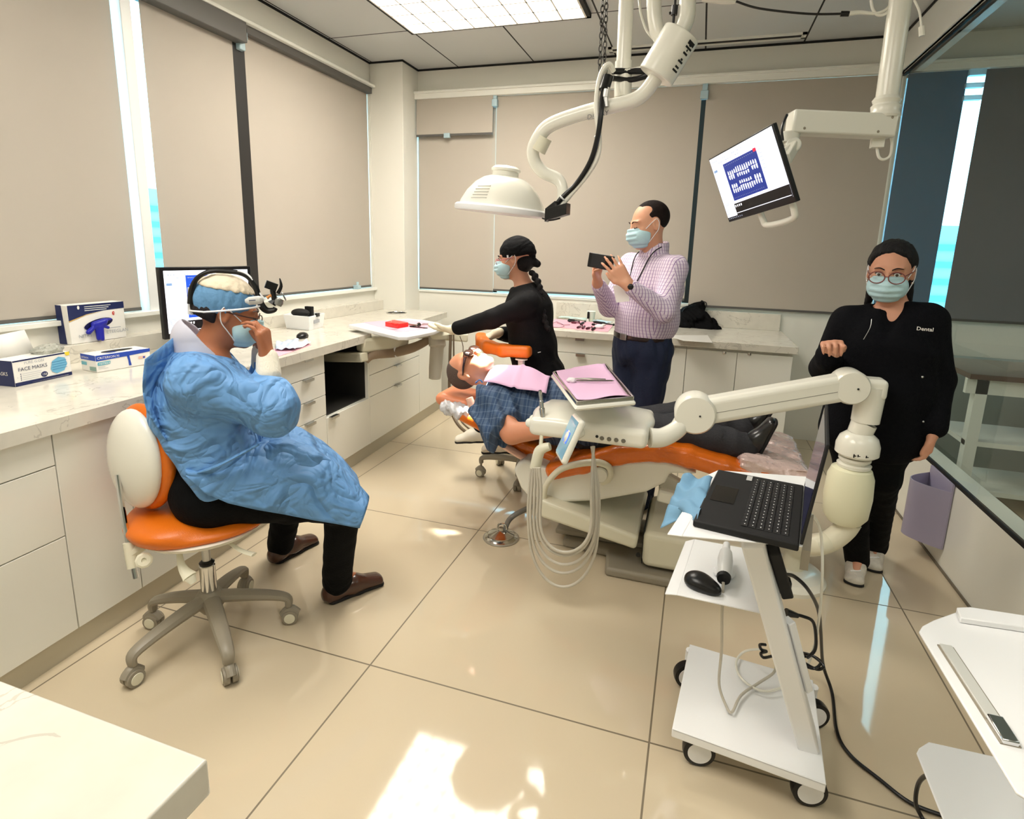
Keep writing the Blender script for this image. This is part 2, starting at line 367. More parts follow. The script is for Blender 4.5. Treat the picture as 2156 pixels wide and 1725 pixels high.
for a, b in (((-3.0,0.0),(5.2,1.075)), ((-3.0,2.835),(5.2,ZC)), ((-3.0,1.075),(-2.60,2.835)), ((5.0,1.075),(5.2,2.835))): mw.box((a[0], YB, a[1]), (b[0], YB+0.17, b[1]))
struct('wall_back', mw, m_wall)
struct('wall_front', M().box((-3.1,-2.0,0), (5.2,-1.85,ZC)), m_wall)
struct('wall_far_side', M().box((5.0,-2.0,0), (5.2,5.2,ZC)), m_wall)
struct('wall_column', M().box((XL,4.735,0), (-2.60,YB+0.02,ZC)), m_wall, bevel=0.004)
struct('wall_partition', M().box((XR-0.005,-1.85,0), (XR+0.125,YB,0.435)), m_white, bevel=0.004)
struct('wall_partition_header', M().box((XR-0.03,-1.85,2.80), (XR+0.10,YB,ZC)), m_trim, bevel=0.003)
pz = struct('window_1', M().box((XR-0.002,-1.8,0.437), (XR+0.008,YB-0.02,2.80)), m_pane)
obj('gasket', M().box((XR-0.006,-1.8,0.4355), (XR+0.012,YB,0.452)).box((XR-0.006,-1.8,2.785), (XR+0.012,YB,2.80)), m_dark, pz)
obj('end_post', M().box((XR-0.018,YB-0.03,0.437), (XR+0.022,YB,2.80)), m_trim, pz)
obj('head_channel', M().box((XR-0.038,-1.8,2.80), (XR-0.012,YB,2.835)).box((XR+0.018,-1.8,2.80), (XR+0.05,YB,2.835)), m_trim, pz)
# shadow gaps at the top of the walls
t = M().box((XL,-1.85,ZC-0.016), (XL+0.006,4.735,ZC)).box((XL,4.73,ZC-0.016), (-2.595,4.735,ZC)).box((-2.60,4.735,ZC-0.016), (-2.594,YB,ZC)).box((-2.60,YB-0.006,ZC-0.016), (XR-0.03,YB,ZC)).box((XR-0.036,-1.85,ZC-0.018), (XR-0.03,YB,ZC))
struct('trim_1', t, m_dark)
struct('trim_2', M().box((XL-0.16,0,1.075), (XL+0.035,4.735,1.10)), m_trim, bevel=0.003)
struct('trim_3', M().box((-2.60,YB-0.012,1.06), (5.0,YB+0.16,1.083)), m_trim, bevel=0.003)
struct('baseboard_right', M().box((XR-0.012,-1.85,0), (XR-0.005,YB,0.012)), mat('grey grout seam', (120,112,96), 0.7))
# windows behind the shades: frames, mullions, panes
m_frame = mat('window frame white', (236,238,236), 0.4)
def window_left(n, y0, y1):
    fr = M().box((XL-0.15,y0,1.10), (XL-0.09,y0+0.045,2.86)).box((XL-0.15,y1-0.045,1.10), (XL-0.09,y1,2.86)).box((XL-0.15,y0,1.10), (XL-0.09,y1,1.14)).box((XL-0.15,y0,2.82), (XL-0.09,y1,2.86))
    o = struct('window_%d' % n, fr, m_frame); obj('pane', M().box((XL-0.125,y0+0.04,1.13), (XL-0.117,y1-0.04,2.83)), m_wpane, o)
window_left(2, 0.0, 2.40); window_left(3, 2.45, 3.22); window_left(4, 3.24, 4.72)
struct('trim_4', M().box((XL-0.16,2.395,1.09), (XL+0.012,2.455,2.86)), m_frame, bevel=0.003)
struct('trim_5', M().box((XL-0.16,3.17,1.09), (XL-0.02,3.27,2.86)), mat('bronze mullion', (40,38,36), 0.5))
def window_back(n, x0, x1):
    fr = M().box((x0,YB+0.09,1.08), (x0+0.045,YB+0.15,2.835)).box((x1-0.045,YB+0.09,1.08), (x1,YB+0.15,2.835)).box((x0,YB+0.09,1.08), (x1,YB+0.15,1.12)).box((x0,YB+0.09,2.80), (x1,YB+0.15,2.835))
    o = struct('window_%d' % n, fr, m_frame); obj('pane', M().box((x0+0.04,YB+0.117,1.10), (x1-0.04,YB+0.125,2.81)), m_wpane, o)
window_back(5, -2.60, -1.90); window_back(6, -1.87, -0.10); window_back(7, -0.02, 1.26); window_back(8, 1.30, 2.6); window_back(9, 2.62, 5.0)
struct('trim_6', M().box((-0.12,YB+0.02,1.08), (0.0,YB+0.16,2.835)), MATS['bronze mullion'])
# roller shades
def shade_mat(name, rgb):
    m = mat(name, rgb, 0.85, bump=0.15, bscale=900, var=0.03, vscale=3, spec=0.2); return m
m_sh = shade_mat('taupe shade cloth', (184,176,164)); m_shb = shade_mat('taupe shade cloth, blue daylight film', (44,104,142))  # blue daylight glow by the gap painted into the second cloth's colour
m_track = mat('grey shade fascia', (92,90,86), 0.45); m_clip = mat('translucent clip', (205,232,240), 0.25, trans=0.3)
def shade_left(y0, y1, ztop, zbot, label, xo=0.022):
    x = XL-0.0-xo
    o = thing('roller_shade', label, 'window shade', (x, (y0+y1)/2, zbot), 'roller shades on the side windows')
    obj('fabric', M().box((x-0.001,y0,zbot), (x+0.001,y1,ztop)), m_sh, o)
    obj('hem_bar', M().box((x-0.005,y0,zbot-0.012), (x+0.005,y1,zbot+0.006)), m_track, o)
    obj('roller', M().tube([(x-0.02,y0,ztop-0.01),(x-0.02,y1,ztop-0.01)], 0.022), m_track, o); return o
XLs = 0.02
shade_left(0.01, P(240,0,X=XL)[1]-0.01, 2.82, 1.115, 'wide taupe roller shade nearest the camera, above the box of masks')
s2 = shade_left(P(300,20,X=XL)[1], 3.208, 2.82, 1.112, 'narrow taupe roller shade hanging behind the desktop monitor')
s3 = shade_left(3.242, 4.715, 2.84, 1.118, 'taupe roller shade on the side window next to the white column')
obj('bracket', M().box((XL-0.03,3.20,2.70), (XL+0.012,3.25,2.75)).box((XL-0.03,3.19,2.76), (XL+0.03,3.255,2.84)), m_clip, s2, bevel=0.006)
for s_, y in ((s2, 2.9), (s3, 4.42)): obj('hem_clip', M().box((XL-0.03,y,1.10), (XL+0.03,y+0.05,1.135)).box((XL+0.005,y+0.01,1.13), (XL+0.012,y+0.045,1.165)), m_clip, s_, bevel=0.004)
f = M().box((XL-0.06,0.005,2.735), (XL+0.055,3.22,2.86)); ft = thing('shade_fascia', 'deep grey headbox along the top of the side windows', 'fascia', (XL,1.5,2.735))
obj('headbox', f, m_track, ft, bevel=0.004); obj('slim_headbox', M().box((XL-0.06,3.23,2.805), (XL+0.03,4.72,2.86)), m_track, ft, bevel=0.003); obj('cover_strip', M().box((XL+0.001,0.005,2.855), (XL+0.065,4.72,2.875)), m_trim, ft, bevel=0.003)
def shade_back(x0, x1, ztop, zbot, label, m=None, yo=0.02, grp='roller shades on the back windows'):
    y = YB-yo; o = thing('roller_shade', label, 'window shade', ((x0+x1)/2, y, zbot), grp)
    obj('fabric', M().box((x0,y-0.001,zbot), (x1,y+0.001,ztop)), m or m_sh, o)
    obj('hem_bar', M().box((x0,y-0.005,zbot-0.012), (x1,y+0.005,zbot+0.006)), m_track, o); return o
xA = P(1047,240,Y=YB)[0]; zA = P(970,283,Y=YB-0.05)[2]
shade_back(-2.59, xA-0.004, 2.83, 1.10, 'taupe roller shade drawn fully down beside the white column', yo=0.012)
sa = shade_back(-2.588, xA-0.02, 2.80, zA, 'short taupe roller shade stopped near the top, beside the white column', yo=0.06)
obj('hem_clip', M().box((-2.31,YB-0.075,zA-0.03), (-2.25,YB-0.05,zA+0.012)), m_clip, sa, bevel=0.004)
xB0, xB1 = xA+0.005, P(1470,400,Y=YB)[0]-0.035
sb = shade_back(xB0, xB1, 2.80, 1.118, 'wide taupe roller shade behind the man taking a picture', yo=0.03)
obj('bracket', M().box((xA-0.03,YB-0.07,2.71), (xA+0.02,YB-0.02,2.77)).box((xA-0.022,YB-0.06,2.77), (xA+0.012,YB-0.02,2.84)), m_clip, sb, bevel=0.005)
sc = shade_back(xB1+0.036, 1.262, 2.80, 1.072, 'taupe roller shade behind the wall screen arm, ending at the glass partition', yo=0.03)
obj('bracket', M().box((xB1-0.01,YB-0.07,2.69), (xB1+0.05,YB-0.02,2.75)).box((xB1,YB-0.06,2.75), (xB1+0.04,YB-0.02,2.84)), m_clip, sc, bevel=0.005)
xs0, xs1 = P(2027,200,Y=YB)[0], P(2061,200,Y=YB)[0]
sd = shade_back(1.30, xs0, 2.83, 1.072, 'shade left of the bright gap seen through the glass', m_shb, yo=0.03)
se = shade_back(xs1+0.01, 4.9, 2.83, 1.072, 'shade right of the bright gap seen through the glass', shade_mat('slate shade cloth', (96,104,112)), yo=0.03)
obj('bracket', M().box((xs0-0.01,YB-0.06,2.60), (xs1,YB-0.02,2.63)).box((xs0-0.01,YB-0.06,2.68), (xs1,YB-0.02,2.71)).box((xs0,YB-0.06,2.76), (xs1,YB-0.02,2.835)), m_clip, se)
struct('trim_7', M().box((-2.60,YB-0.075,2.80), (5.0,YB-0.03,2.86)).box((-2.60,YB-0.09,2.845), (5.0,YB,2.865)), m_trim, bevel=0.004)
# outside: pale buildings across the street
m_bld = mat('pale cyan curtain wall', (120,205,225), 0.5, emit=0)
def building(x0, x1, y0, y1, z1, label, face):
    o = thing('building', label, 'building', ((x0+x1)/2, (y0+y1)/2, -8))
    obj('facade', M().box((x0,y0,-8), (x1,y1,z1)), m_bld, o)
    b = M()
    for i in range(26):
        z = z1-0.5-i*0.35
        if face == 'y': b.box((x0-0.02,y0-0.06,z), (x1+0.02,y0,z+0.12))
        else: b.box((x1,y0,z), (x1+0.06,y1,z+0.12))
    obj('window_bands', b, mat('deep cyan glazing', (60,130,150), 0.3), o)
building(2, 12, 14, 20, 2.2, 'pale cyan office building seen through the gap beyond the partition', 'y')
building(-18, -12, 0, 16, 2.6, 'pale cyan building outside the side window gap', 'x')
# ceiling light with egg-crate louvre
cl = thing('ceiling_light', 'large square ceiling light with white louvre grid and black edge', 'ceiling light', (-1.52,3.47,2.98))
x0, x1, y0, y1 = -2.195, -0.845, 2.79, 4.15
obj('frame', M().box((x0,y0,ZC-0.03), (x0+0.03,y1,ZC)).box((x1-0.03,y0,ZC-0.03), (x1,y1,ZC)).box((x0,y0,ZC-0.03), (x1,y0+0.03,ZC)).box((x0,y1-0.03,ZC-0.03), (x1,y1,ZC)), m_dark, cl)
obj('diffuser', M().box((x0+0.03,y0+0.03,ZC-0.006), (x1-0.03,y1-0.03,ZC-0.001)), mat('lit diffuser', (255,247,232), 0.5, emit=2.2), cl)
lv = M(); n = 8; dx = (x1-x0-0.06)/n
m_louv = mat('louvre white', (250,246,236), 0.4, emit=0.0)
for i in range(n+1):
    lv.box((x0+0.03+i*dx-0.006,y0+0.03,ZC-0.035), (x0+0.03+i*dx+0.006,y1-0.03,ZC-0.006)); yy = y0+0.03+i*(y1-y0-0.06)/n; lv.box((x0+0.03,yy-0.006,ZC-0.035), (x1-0.03,yy+0.006,ZC-0.006))
obj('louvre', lv, m_louv, cl)
for (cx_, cy_, lb) in ((-1.52,0.67,'unseen square ceiling light, added above and behind the seated clinician'), (0.58,0.1,'unseen square ceiling light, added over the laptop cart')):  # two panels out of view, added to carry the fill lamps
    c2 = thing('ceiling_light', lb, 'ceiling light', (cx_,cy_,3.04)); obj('frame', M().box((cx_-0.68,cy_-0.68,ZC-0.012), (cx_+0.68,cy_+0.68,ZC)), m_dark, c2)
    obj('diffuser', M().box((cx_-0.65,cy_-0.65,ZC-0.016), (cx_+0.65,cy_+0.65,ZC-0.012)), MATS['lit diffuser'], c2)
# linear air diffuser in the ceiling
va, vb = P(1282,104,Z=ZC), P(1698,72,Z=ZC); yv = (va[1]+vb[1])/2
vt = thing('air_vent', 'long slim white slot vent in the ceiling near the back wall', 'air vent', ((va[0]+vb[0])/2, yv, ZC-0.012))
obj('vent_frame', M().box((va[0],yv-0.05,ZC-0.012), (vb[0],yv-0.03,ZC)).box((va[0],yv+0.03,ZC-0.012), (vb[0],yv+0.05,ZC)).box((va[0],yv-0.05,ZC-0.012), (va[0]+0.03,yv+0.05,ZC)).box((vb[0]-0.03,yv-0.05,ZC-0.012), (vb[0],yv+0.05,ZC)), m_trim, vt)
obj('slot', M().box((va[0]+0.02,yv-0.03,ZC-0.006), (vb[0]-0.02,yv+0.03,ZC-0.001)), m_dark, vt)
# ================================================================ left run of cabinets (its front drifts slightly towards the wall)
def LFx(y, d=0.0): return -1.948-0.047*y-d
Lp, Ln = V(LFx(0),0,0), nz((1,0.047,0))
def LF(px, py, d=0.0): return PL(px, py, Lp, Ln, -d)        # pixel on the plane of the fronts
ZT = 0.898
GAP = 0.004
yv_ = lambda px, py, d=0.03: LF(px, py, d)[1]
ys = dict(a0=-0.3, a1=yv_(108,912), b1=yv_(258,870), c1=yv_(590,775), d1=yv_(683,760), e1=yv_(776,725), f1=yv_(883,800), g1=yv_(930,700))
def lpoly(y0, y1, d0, d1): return [(LFx(y0,d0),y0),(LFx(y1,d0),y1),(LFx(y1,d1),y1),(LFx(y0,d1),y0)]
def lfront(m, y0, y1, z0, z1, d=0.03, th=0.018): m.prism([(LFx(y0,d),y0),(LFx(y1,d),y1),(LFx(y1,d+th),y1),(LFx(y0,d+th),y0)], z0, z1); return m
def cabinet(y0, y1, label, fronts, hole=None):
    """fronts: (name, z0, z1, handle y position fraction or None)"""
    o = thing('base_cabinet', label, 'cabinet', (LFx((y0+y1)/2,0.3), (y0+y1)/2, 0), 'base cabinets under the side worktop')
    c = M()
    if hole:
        c.prism([(LFx(y0,0.05),y0),(LFx(y0+0.018,0.05),y0+0.018),(XL+0.02,y0+0.018),(XL+0.02,y0)], 0.1, ZT-0.05).prism([(LFx(y1-0.018,0.031),y1-0.018),(LFx(y1,0.031),y1),(XL+0.02,y1),(XL+0.02,y1-0.018)], 0.1, ZT-0.05)
        c.prism([(LFx(y0,0.05),y0),(LFx(y1,0.05),y1),(XL+0.02,y1),(XL+0.02,y0)], 0.1, 0.44)
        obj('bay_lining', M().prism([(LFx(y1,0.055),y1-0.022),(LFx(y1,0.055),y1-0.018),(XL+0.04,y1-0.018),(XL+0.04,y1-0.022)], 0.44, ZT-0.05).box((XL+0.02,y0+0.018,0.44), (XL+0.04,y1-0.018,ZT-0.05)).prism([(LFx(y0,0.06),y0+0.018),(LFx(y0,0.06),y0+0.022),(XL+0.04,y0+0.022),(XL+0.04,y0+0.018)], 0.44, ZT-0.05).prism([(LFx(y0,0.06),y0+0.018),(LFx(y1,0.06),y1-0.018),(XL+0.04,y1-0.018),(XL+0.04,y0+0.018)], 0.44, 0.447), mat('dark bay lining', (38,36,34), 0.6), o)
    else: c.prism([(LFx(y0+.001,0.05),y0+.001),(LFx(y1-.001,0.05),y1-.001),(XL+0.01,y1-.001),(XL+0.01,y0+.001)], 0.1, ZT-0.05)
    obj('carcass', c, m_white, o)
    obj('toe_kick', M().prism(lpoly(y0, y1, 0.055, 0.075), 0, 0.1), mat('aluminium toe kick', (196,190,172), 0.3, 0.3), o)
    for f_ in fronts:
        nm, z0, z1, h = f_[:4]; p = obj(nm, lfront(M(), y0+GAP/2, y1-GAP/2, z0+GAP/2, z1-GAP/2), m_white, o, bevel=0.0015)
        if h is not None:
            yh = y0+(y1-y0)*h; obj('handle', M().prism(lpoly(yh-0.04, yh+0.04, 0.005, 0.03), z1-0.004, z1+0.001).prism(lpoly(yh-0.04, yh+0.04, 0.004, 0.007), z1-0.014, z1+0.001), m_alu, p)
        if len(f_) > 4:
            yk, zk = f_[4]; a = V(LFx(yk,0.03), yk, zk); obj('lock', M().lathe([(0.011,0),(0.011,0.006),(0.008,0.009),(0.003,0.009)], a, (1,0.047,0), 16), m_alu, p)
    return o
zz = lambda px, py: LF(px, py, 0.03)[2]
zA1, zA2 = zz(60,1000), zz(60,1165)
cabinet(ys['a0'], ys['a1'], 'white base cabinet with three drawers at the left edge of the photo', [('drawer', 0.1, zA2, None), ('drawer', zA2, zA1, None), ('drawer', zA1, ZT-0.05, None)])
cabinet(ys['a1'], ys['b1'], 'white base cabinet with one plain full-height panel behind the stool back', [('door', 0.1, ZT-0.05, None)])
kc = cabinet(ys['b1'], ys['c1'], 'white base cabinet behind the seated clinician, with a round cable hole', [('door', 0.1, ZT-0.05, None)])
gh = LF(297,868,0.03); obj('cable_hole', M().lathe([(0.022,0),(0.022,0.004),(0.018,0.004)], gh, (1,0.047,0), 20), m_dark, kc)
zD = [0.1, zz(640,895), zz(640,850), zz(640,800), ZT-0.05]
cabinet(ys['c1'], ys['d1'], 'white base cabinet with four handled drawers right of the seated clinician', [('drawer', zD[0], zD[1], 0.55), ('drawer', zD[1], zD[2], 0.55, (ys['c1']+0.05, zz(598,878))), ('drawer', zD[2], zD[3], 0.55), ('drawer', zD[3], zD[4], 0.55)])
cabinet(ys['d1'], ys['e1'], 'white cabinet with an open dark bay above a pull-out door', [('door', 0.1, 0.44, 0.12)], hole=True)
zF = [0.1, zz(830,812), zz(830,770), ZT-0.05]
cabinet(ys['e1'], ys['f1'], 'white base cabinet with two drawers over a door, under the instrument arm', [('door', zF[0], zF[1], 0.5), ('drawer', zF[1], zF[2], 0.5), ('drawer', zF[2], zF[3], None)])
cabinet(ys['f1'], ys['g1'], 'narrow white end cabinet of the side run, by the back wall', [('door', 0.1, ZT-0.05, None)])
yN0, yN1 = P(770,702,Z=ZT)[1], P(770,702,Z=ZT)[1]+0.42; yE = P(935,657,Z=ZT)[1]
def top_poly(): return [(LFx(-0.3),-0.3),(LFx(yN0),yN0),(LFx(yN0,0.17),yN0),(LFx(yN1,0.17),yN1),(LFx(yN1),yN1),(P(935,657,Z=ZT)[0]+0.02,yE),(-2.60,4.73),(XL,4.73),(XL,-0.3)]
wt = M().prism([(LFx(-0.3),-0.3),(LFx(yN0),yN0),(LFx(yN0,0.17),yN0),(XL,yN0),(XL,-0.3)], ZT-0.05, ZT).prism([(LFx(yN0,0.17),yN0),(LFx(yN1,0.17),yN1),(XL,yN1),(XL,yN0)], ZT-0.05, ZT).prism([(LFx(yN1),yN1),(P(935,657,Z=ZT)[0]+0.03,yE),(-2.602,yE+0.02),(-2.602,4.733),(XL,4.733),(XL,yN1)], ZT-0.05, ZT)
tag(obj('worktop', wt, m_quartz, sharp=35), 'long veined white quartz worktop under the side windows', 'worktop')
bs = M().box((XL,-0.3,ZT), (XL+0.095,4.733,0.985)); tag(obj('backsplash', bs, m_quartz, bevel=0.002), 'low quartz upstand behind the side worktop', 'backsplash')
pc = P(835,659,Z=ZT); ch = thing('waste_chute', 'round steel-rimmed black hole set in the far side worktop', 'waste hole', pc)
obj('rim', M().lathe([(0.088,0),(0.092,0.004),(0.082,0.004),(0.08,0.001)], pc), m_chrome, ch); obj('hole', M().lathe([(0.08,0.001),(0.08,0.003)], pc), m_dark, ch); obj('divider', M().box((pc[0]-0.008,pc[1]-0.08,pc[2]+0.003), (pc[0]+0.008,pc[1]+0.08,pc[2]+0.006)), m_chrome, ch)
# foreground worktop (bottom left corner) and its cabinet
fc = P(438,1598,Z=ZT); fx, fy = fc[0], fc[1]
tag(obj('worktop', M().prism([(LFx(0.2,0.02),-1.2),(fx-0.03,-1.2),(fx,fy),(LFx(0.2,0.02),fy+0.01)], ZT-0.05, ZT), m_quartz, bevel=0.003), 'speckled white quartz worktop corner at the bottom left of the photo', 'worktop')
fb = thing('base_cabinet', 'white cabinet under the foreground worktop corner', 'cabinet', ((fx-1.95)/2,-0.4,0))
obj('carcass', M().box((-1.93,-1.15,0.1), (fx-0.06,fy-0.05,ZT-0.05)), m_white, fb); obj('toe_kick', M().box((-1.93,-1.1,0), (fx-0.12,fy-0.12,0.1)), MATS['aluminium toe kick'], fb)
# ================================================================ back run
yb0 = P(1682,732,Z=ZT)[1]; xb1 = P(1682,732,Z=ZT)[0]; xb0 = P(1150,692,Z=ZT)[0]-0.02
tag(obj('worktop', M().box((xb0,yb0,ZT-0.05), (xb1,YB,ZT)), m_quartz, bevel=0.003), 'white quartz worktop along the back wall', 'worktop')
xk0 = P(1173,638,Y=YB)[0]; tag(obj('backsplash', M().box((xk0,YB-0.022,ZT), (xb1-0.02,YB,1.035)), m_quartz, bevel=0.002), 'quartz upstand behind the back worktop', 'backsplash')
yfB = yb0+0.03
def bcab(x0, x1, label, fronts):
    o = thing('base_cabinet', label, 'cabinet', ((x0+x1)/2, yfB+0.3, 0), 'base cabinets under the back worktop')
    obj('carcass', M().box((x0+0.001,yfB+0.02,0.1), (x1-0.001,YB-0.01,ZT-0.05)), m_white, o); obj('toe_kick', M().box((x0,yfB+0.05,0), (x1,yfB+0.07,0.1)), MATS['aluminium toe kick'], o)
    for nm, z0, z1, h, kn in fronts:
        for i, (a, b) in enumerate(zip([x0]+list(h or []), list(h or [])+[x1])):
            p = obj(nm, M().box((a+GAP/2,yfB,z0+GAP/2), (b-GAP/2,yfB+0.018,z1-GAP/2)), m_white, o, bevel=0.0015)
            if kn and kn[i] is not None:
                kx, kz = kn[i]
                if nm == 'drawer': obj('handle', M().box((kx-0.035,yfB-0.022,z1-0.005), (kx+0.035,yfB,z1)).box((kx-0.035,yfB-0.024,z1-0.02), (kx+0.035,yfB-0.02,z1)), m_alu, p)
                else: obj('knob', M().lathe([(0.014,0),(0.014,0.008),(0.009,0.014),(0.003,0.015)], (kx,yfB,kz), (0,-1,0), 16), m_chrome, p)
    return o
Pb = lambda x, y: P(x, y, Y=yfB)
xq = [Pb(1140,760)[0], Pb(1300,760)[0], Pb(1442,780)[0], Pb(1549,780)[0], Pb(1658,790)[0]]
zq1 = Pb(1225,745)[2]
bcab(xb0+0.02, xq[1], 'white drawer cabinet between the assistant and the man taking a picture', [('drawer', 0.1, zq1-0.32, None, [None]), ('drawer', zq1-0.32, zq1, None, [(Pb(1223,745)[0],0)]), ('drawer', zq1, ZT-0.05, None, [(Pb(1222,712)[0],0)])])
bcab(xq[1], xq[2], 'white cabinet with a round lock, right behind the man taking a picture', [('door', 0.1, ZT-0.07, None, [tuple(Pb(1418,735)[[0,2]])])])
bcab(xq[2], xb1-0.022, 'white double cabinet with two round locks at the right end of the back worktop', [('door', 0.1, ZT-0.07, [xq[3]], [tuple(Pb(1525,743)[[0,2]]), tuple(Pb(1578,746)[[0,2]])])])
# ================================================================ behind the glass
m_desk = mat('dark walnut top', (92,66,52), 0.12); m_grey = mat('grey shelf', (150,160,155), 0.5)
dk = thing('desk', 'desk with dark glossy top and white frame behind the glass partition', 'desk', (2.3,4.2,0))
d0, d1 = P(1985,783,Z=0.86), P(2156,795,Z=0.86)
obj('desk_top', M().prism([(1.55,d0[1]),(3.4,d0[1]),(3.4,d0[1]+0.28),(2.2,d0[1]+0.62),(1.55,d0[1]+0.62)], 0.83, 0.86), m_desk, dk)
obj('apron', M().box((1.55,d0[1]+0.03,0.74), (3.4,d0[1]+0.06,0.83)), m_trim, dk)
for x in (1.6, 2.10, 3.3): obj('leg', M().box((x,d0[1]+0.03,0), (x+0.06,d0[1]+0.09,0.83)), m_trim, dk)
for z in (0.12, 0.42): obj('shelf', M().box((1.6,d0[1]+0.04,z), (3.3,d0[1]+0.5,z+0.03)), m_trim, dk)
tag(obj('cabinet_ledge', M().box((1.42,YB-0.25,0.0), (4.9,YB-0.01,0.80)), m_grey, bevel=0.004), 'low grey ledge along the back wall beyond the partition', 'ledge')
# ================================================================ equipment materials
m_or = mat('orange leatherette', (222,112,18), 0.33, bump=0.12, bscale=350, var=0.05)
m_cream = mat('cream white plastic', (236,234,222), 0.22, coat=0.2)
m_cream2 = mat('warm white plastic', (226,222,200), 0.3)
m_greypl = mat('warm grey plastic', (150,142,126), 0.4)
m_black = mat('black plastic', (16,16,17), 0.3); m_blackm = mat('matt black', (20,20,21), 0.7)
m_hose = mat('grey beige hose', (196,190,176), 0.4); m_steel = mat('polished steel', (200,198,192), 0.15, 1.0)
m_cart = mat('white powder-coated steel', (244,245,246), 0.3)
m_pink = mat('pink paper', (232,190,222), 0.8, bump=0.1, bscale=300); m_pinkr = mat('rose paper', (238,176,192), 0.8)
m_blue = mat('mask blue', (116,160,192), 0.75, bump=0.1, bscale=400); m_maskb = mat('pale mask blue', (188,222,230), 0.8, bump=0.12, bscale=300)
m_film = glass_mat('clear plastic film', (0.93, 0.93, 0.96, 1), 1.6, 0.08)
def DP(px, py, dep): return CAM + ray(px, py)*dep
def dep(p): return float((np.array(p)-CAM) @ _f)
def off(p, m): return p-nz(p-CAM)*m
# ---------------------------------------------------------------- castors and star bases
def star_base(root, hub, arms, zr, m_arm, caster_r=0.028, hub_z=0.16, hr=0.028):
    for a in arms:
        a = V(a[0], a[1], 0); d = nz(a-V(hub[0],hub[1],0)); L = np.linalg.norm(a-V(hub[0],hub[1],0)); h = V(hub[0],hub[1],hub_z)
        o = obj('base_arm', M().tube([h, h+d*L*0.35+V(0,0,-0.005), h+d*L*0.75+V(0,0,-0.02), V(a[0],a[1],hub_z-0.04)-d*0.005, V(a[0],a[1],hub_z-0.075)], [hr*1.1,hr,hr*0.85,hr*0.72,hr*0.6], 10, smooth=5, flat=0.75), m_arm, root)
        s = nz(np.cross(d, (0,0,1))); c = V(a[0],a[1],caster_r)+d*0.004
        w = M()
        for k in (-1, 1): w.lathe([(caster_r*0.55,-0.011),(caster_r,-0.009),(caster_r,0.009),(caster_r*0.55,0.011)], c+s*k*0.013, s, 20)
        obj('castor_wheel', w, m_greypl, root)
        obj('castor_hood', M().tube([c+V(0,0,caster_r*0.2)-d*caster_r*0.9, c+V(0,0,caster_r*1.05), c+V(0,0,caster_r*0.3)+d*caster_r*0.9], 0.017, 10, smooth=4).tube([c+V(0,0,caster_r*0.8), V(a[0],a[1],hub_z-0.06)], 0.008, 8), m_greypl, root)
        obj('wheel_cap', M().lathe([(caster_r*0.7,0),(caster_r*0.66,0.002),(0.003,0.003)], c+s*0.0245, s, 18), m_cream2, root)
        obj('wheel_cap', M().lathe([(caster_r*0.7,0),(caster_r*0.66,0.002),(0.003,0.003)], c-s*0.0245, -s, 18), m_cream2, root)
# ---------------------------------------------------------------- clinician's stool
hub = (-1.69, 1.515)
st = thing('rolling_stool', 'orange and white saddle stool on castors carrying the seated clinician', 'stool', (hub[0],hub[1],0))
cast = [P(x,y,Z=0) for x,y in ((284,1440),(485,1435),(610,1310),(517,1247),(327,1320))]
star_base(st, hub, [c[:2] for c in cast], 0, m_greypl, 0.03, 0.15, 0.03)
obj('hub', M().lathe([(0.03,0),(0.05,0.03),(0.05,0.07),(0.035,0.09)], (hub[0],hub[1],0.09)), m_greypl, st)
obj('gas_column', M().lathe([(0.028,0),(0.028,0.135),(0.022,0.14)], (hub[0],hub[1],0.15)), m_chrome, st)
obj('column_collar', M().lathe([(0.024,0),(0.027,0.012),(0.018,0.02)], (hub[0],hub[1],0.285)), m_black, st)
obj('piston', M().lathe([(0.015,0),(0.015,0.16)], (hub[0],hub[1],0.29)), m_alu, st)
SF = nz((0.72,0.69,0)); SS = nz((0.69,-0.72,0))     # stool / clinician facing, and his right-hand side
sc_ = V(hub[0],hub[1],0)
s_ = S(); s_.ell(sc_+V(0,0,0.485)+SF*0.01, (0.235,0.215,0.045), [SF,SS,(0,0,1)]); s_.ell(sc_+V(0,0,0.505)-SF*0.10, (0.14,0.20,0.045), [SF,SS,(0,0,1)], k=0.05); s_.plane(sc_+V(0,0,0.455), (0,0,-1), k=0.02)
sobj('seat', s_, m_or, st, 0.007)
obj('seat_pan', M().lathe([(0.10,0),(0.205,0.012),(0.222,0.03),(0.21,0.034)], sc_+V(0,0,0.437), seg=36), m_cream, st)
bc = DP(286,966, dep(V(-1.80,1.38,0.72))); nb = nz((-0.20,-0.97,0.05)); sb_ = nz(np.cross((0,0,1), nb)); ub = np.cross(nb, sb_)
s_ = S(); s_.ell(bc+nb*0.0, (0.148,0.06,0.178), [sb_,nb,ub]); s_.plane(bc-nb*0.012, -nb, k=0.01)
sobj('backrest_shell', s_, m_cream, st, 0.006)
s_ = S(); s_.ell(bc-nb*0.030, (0.168,0.055,0.192), [sb_,nb,ub]); s_.plane(bc-nb*0.006, nb, k=0.015)
sobj('backrest_cushion', s_, m_or, st, 0.006)
d0_ = dep(V(-1.83,1.35,0.6))-0.05
pa, pb, pcx = DP(243,1000,d0_+0.03), DP(262,1080,d0_), DP(268,1150,d0_)
obj('back_post', M().tube([DP(247,1000,d0_), DP(258,1075,d0_), DP(272,1150,d0_), DP(286,1218,d0_)], [0.008,0.009,0.009,0.009], 10, smooth=5), m_chrome, st)
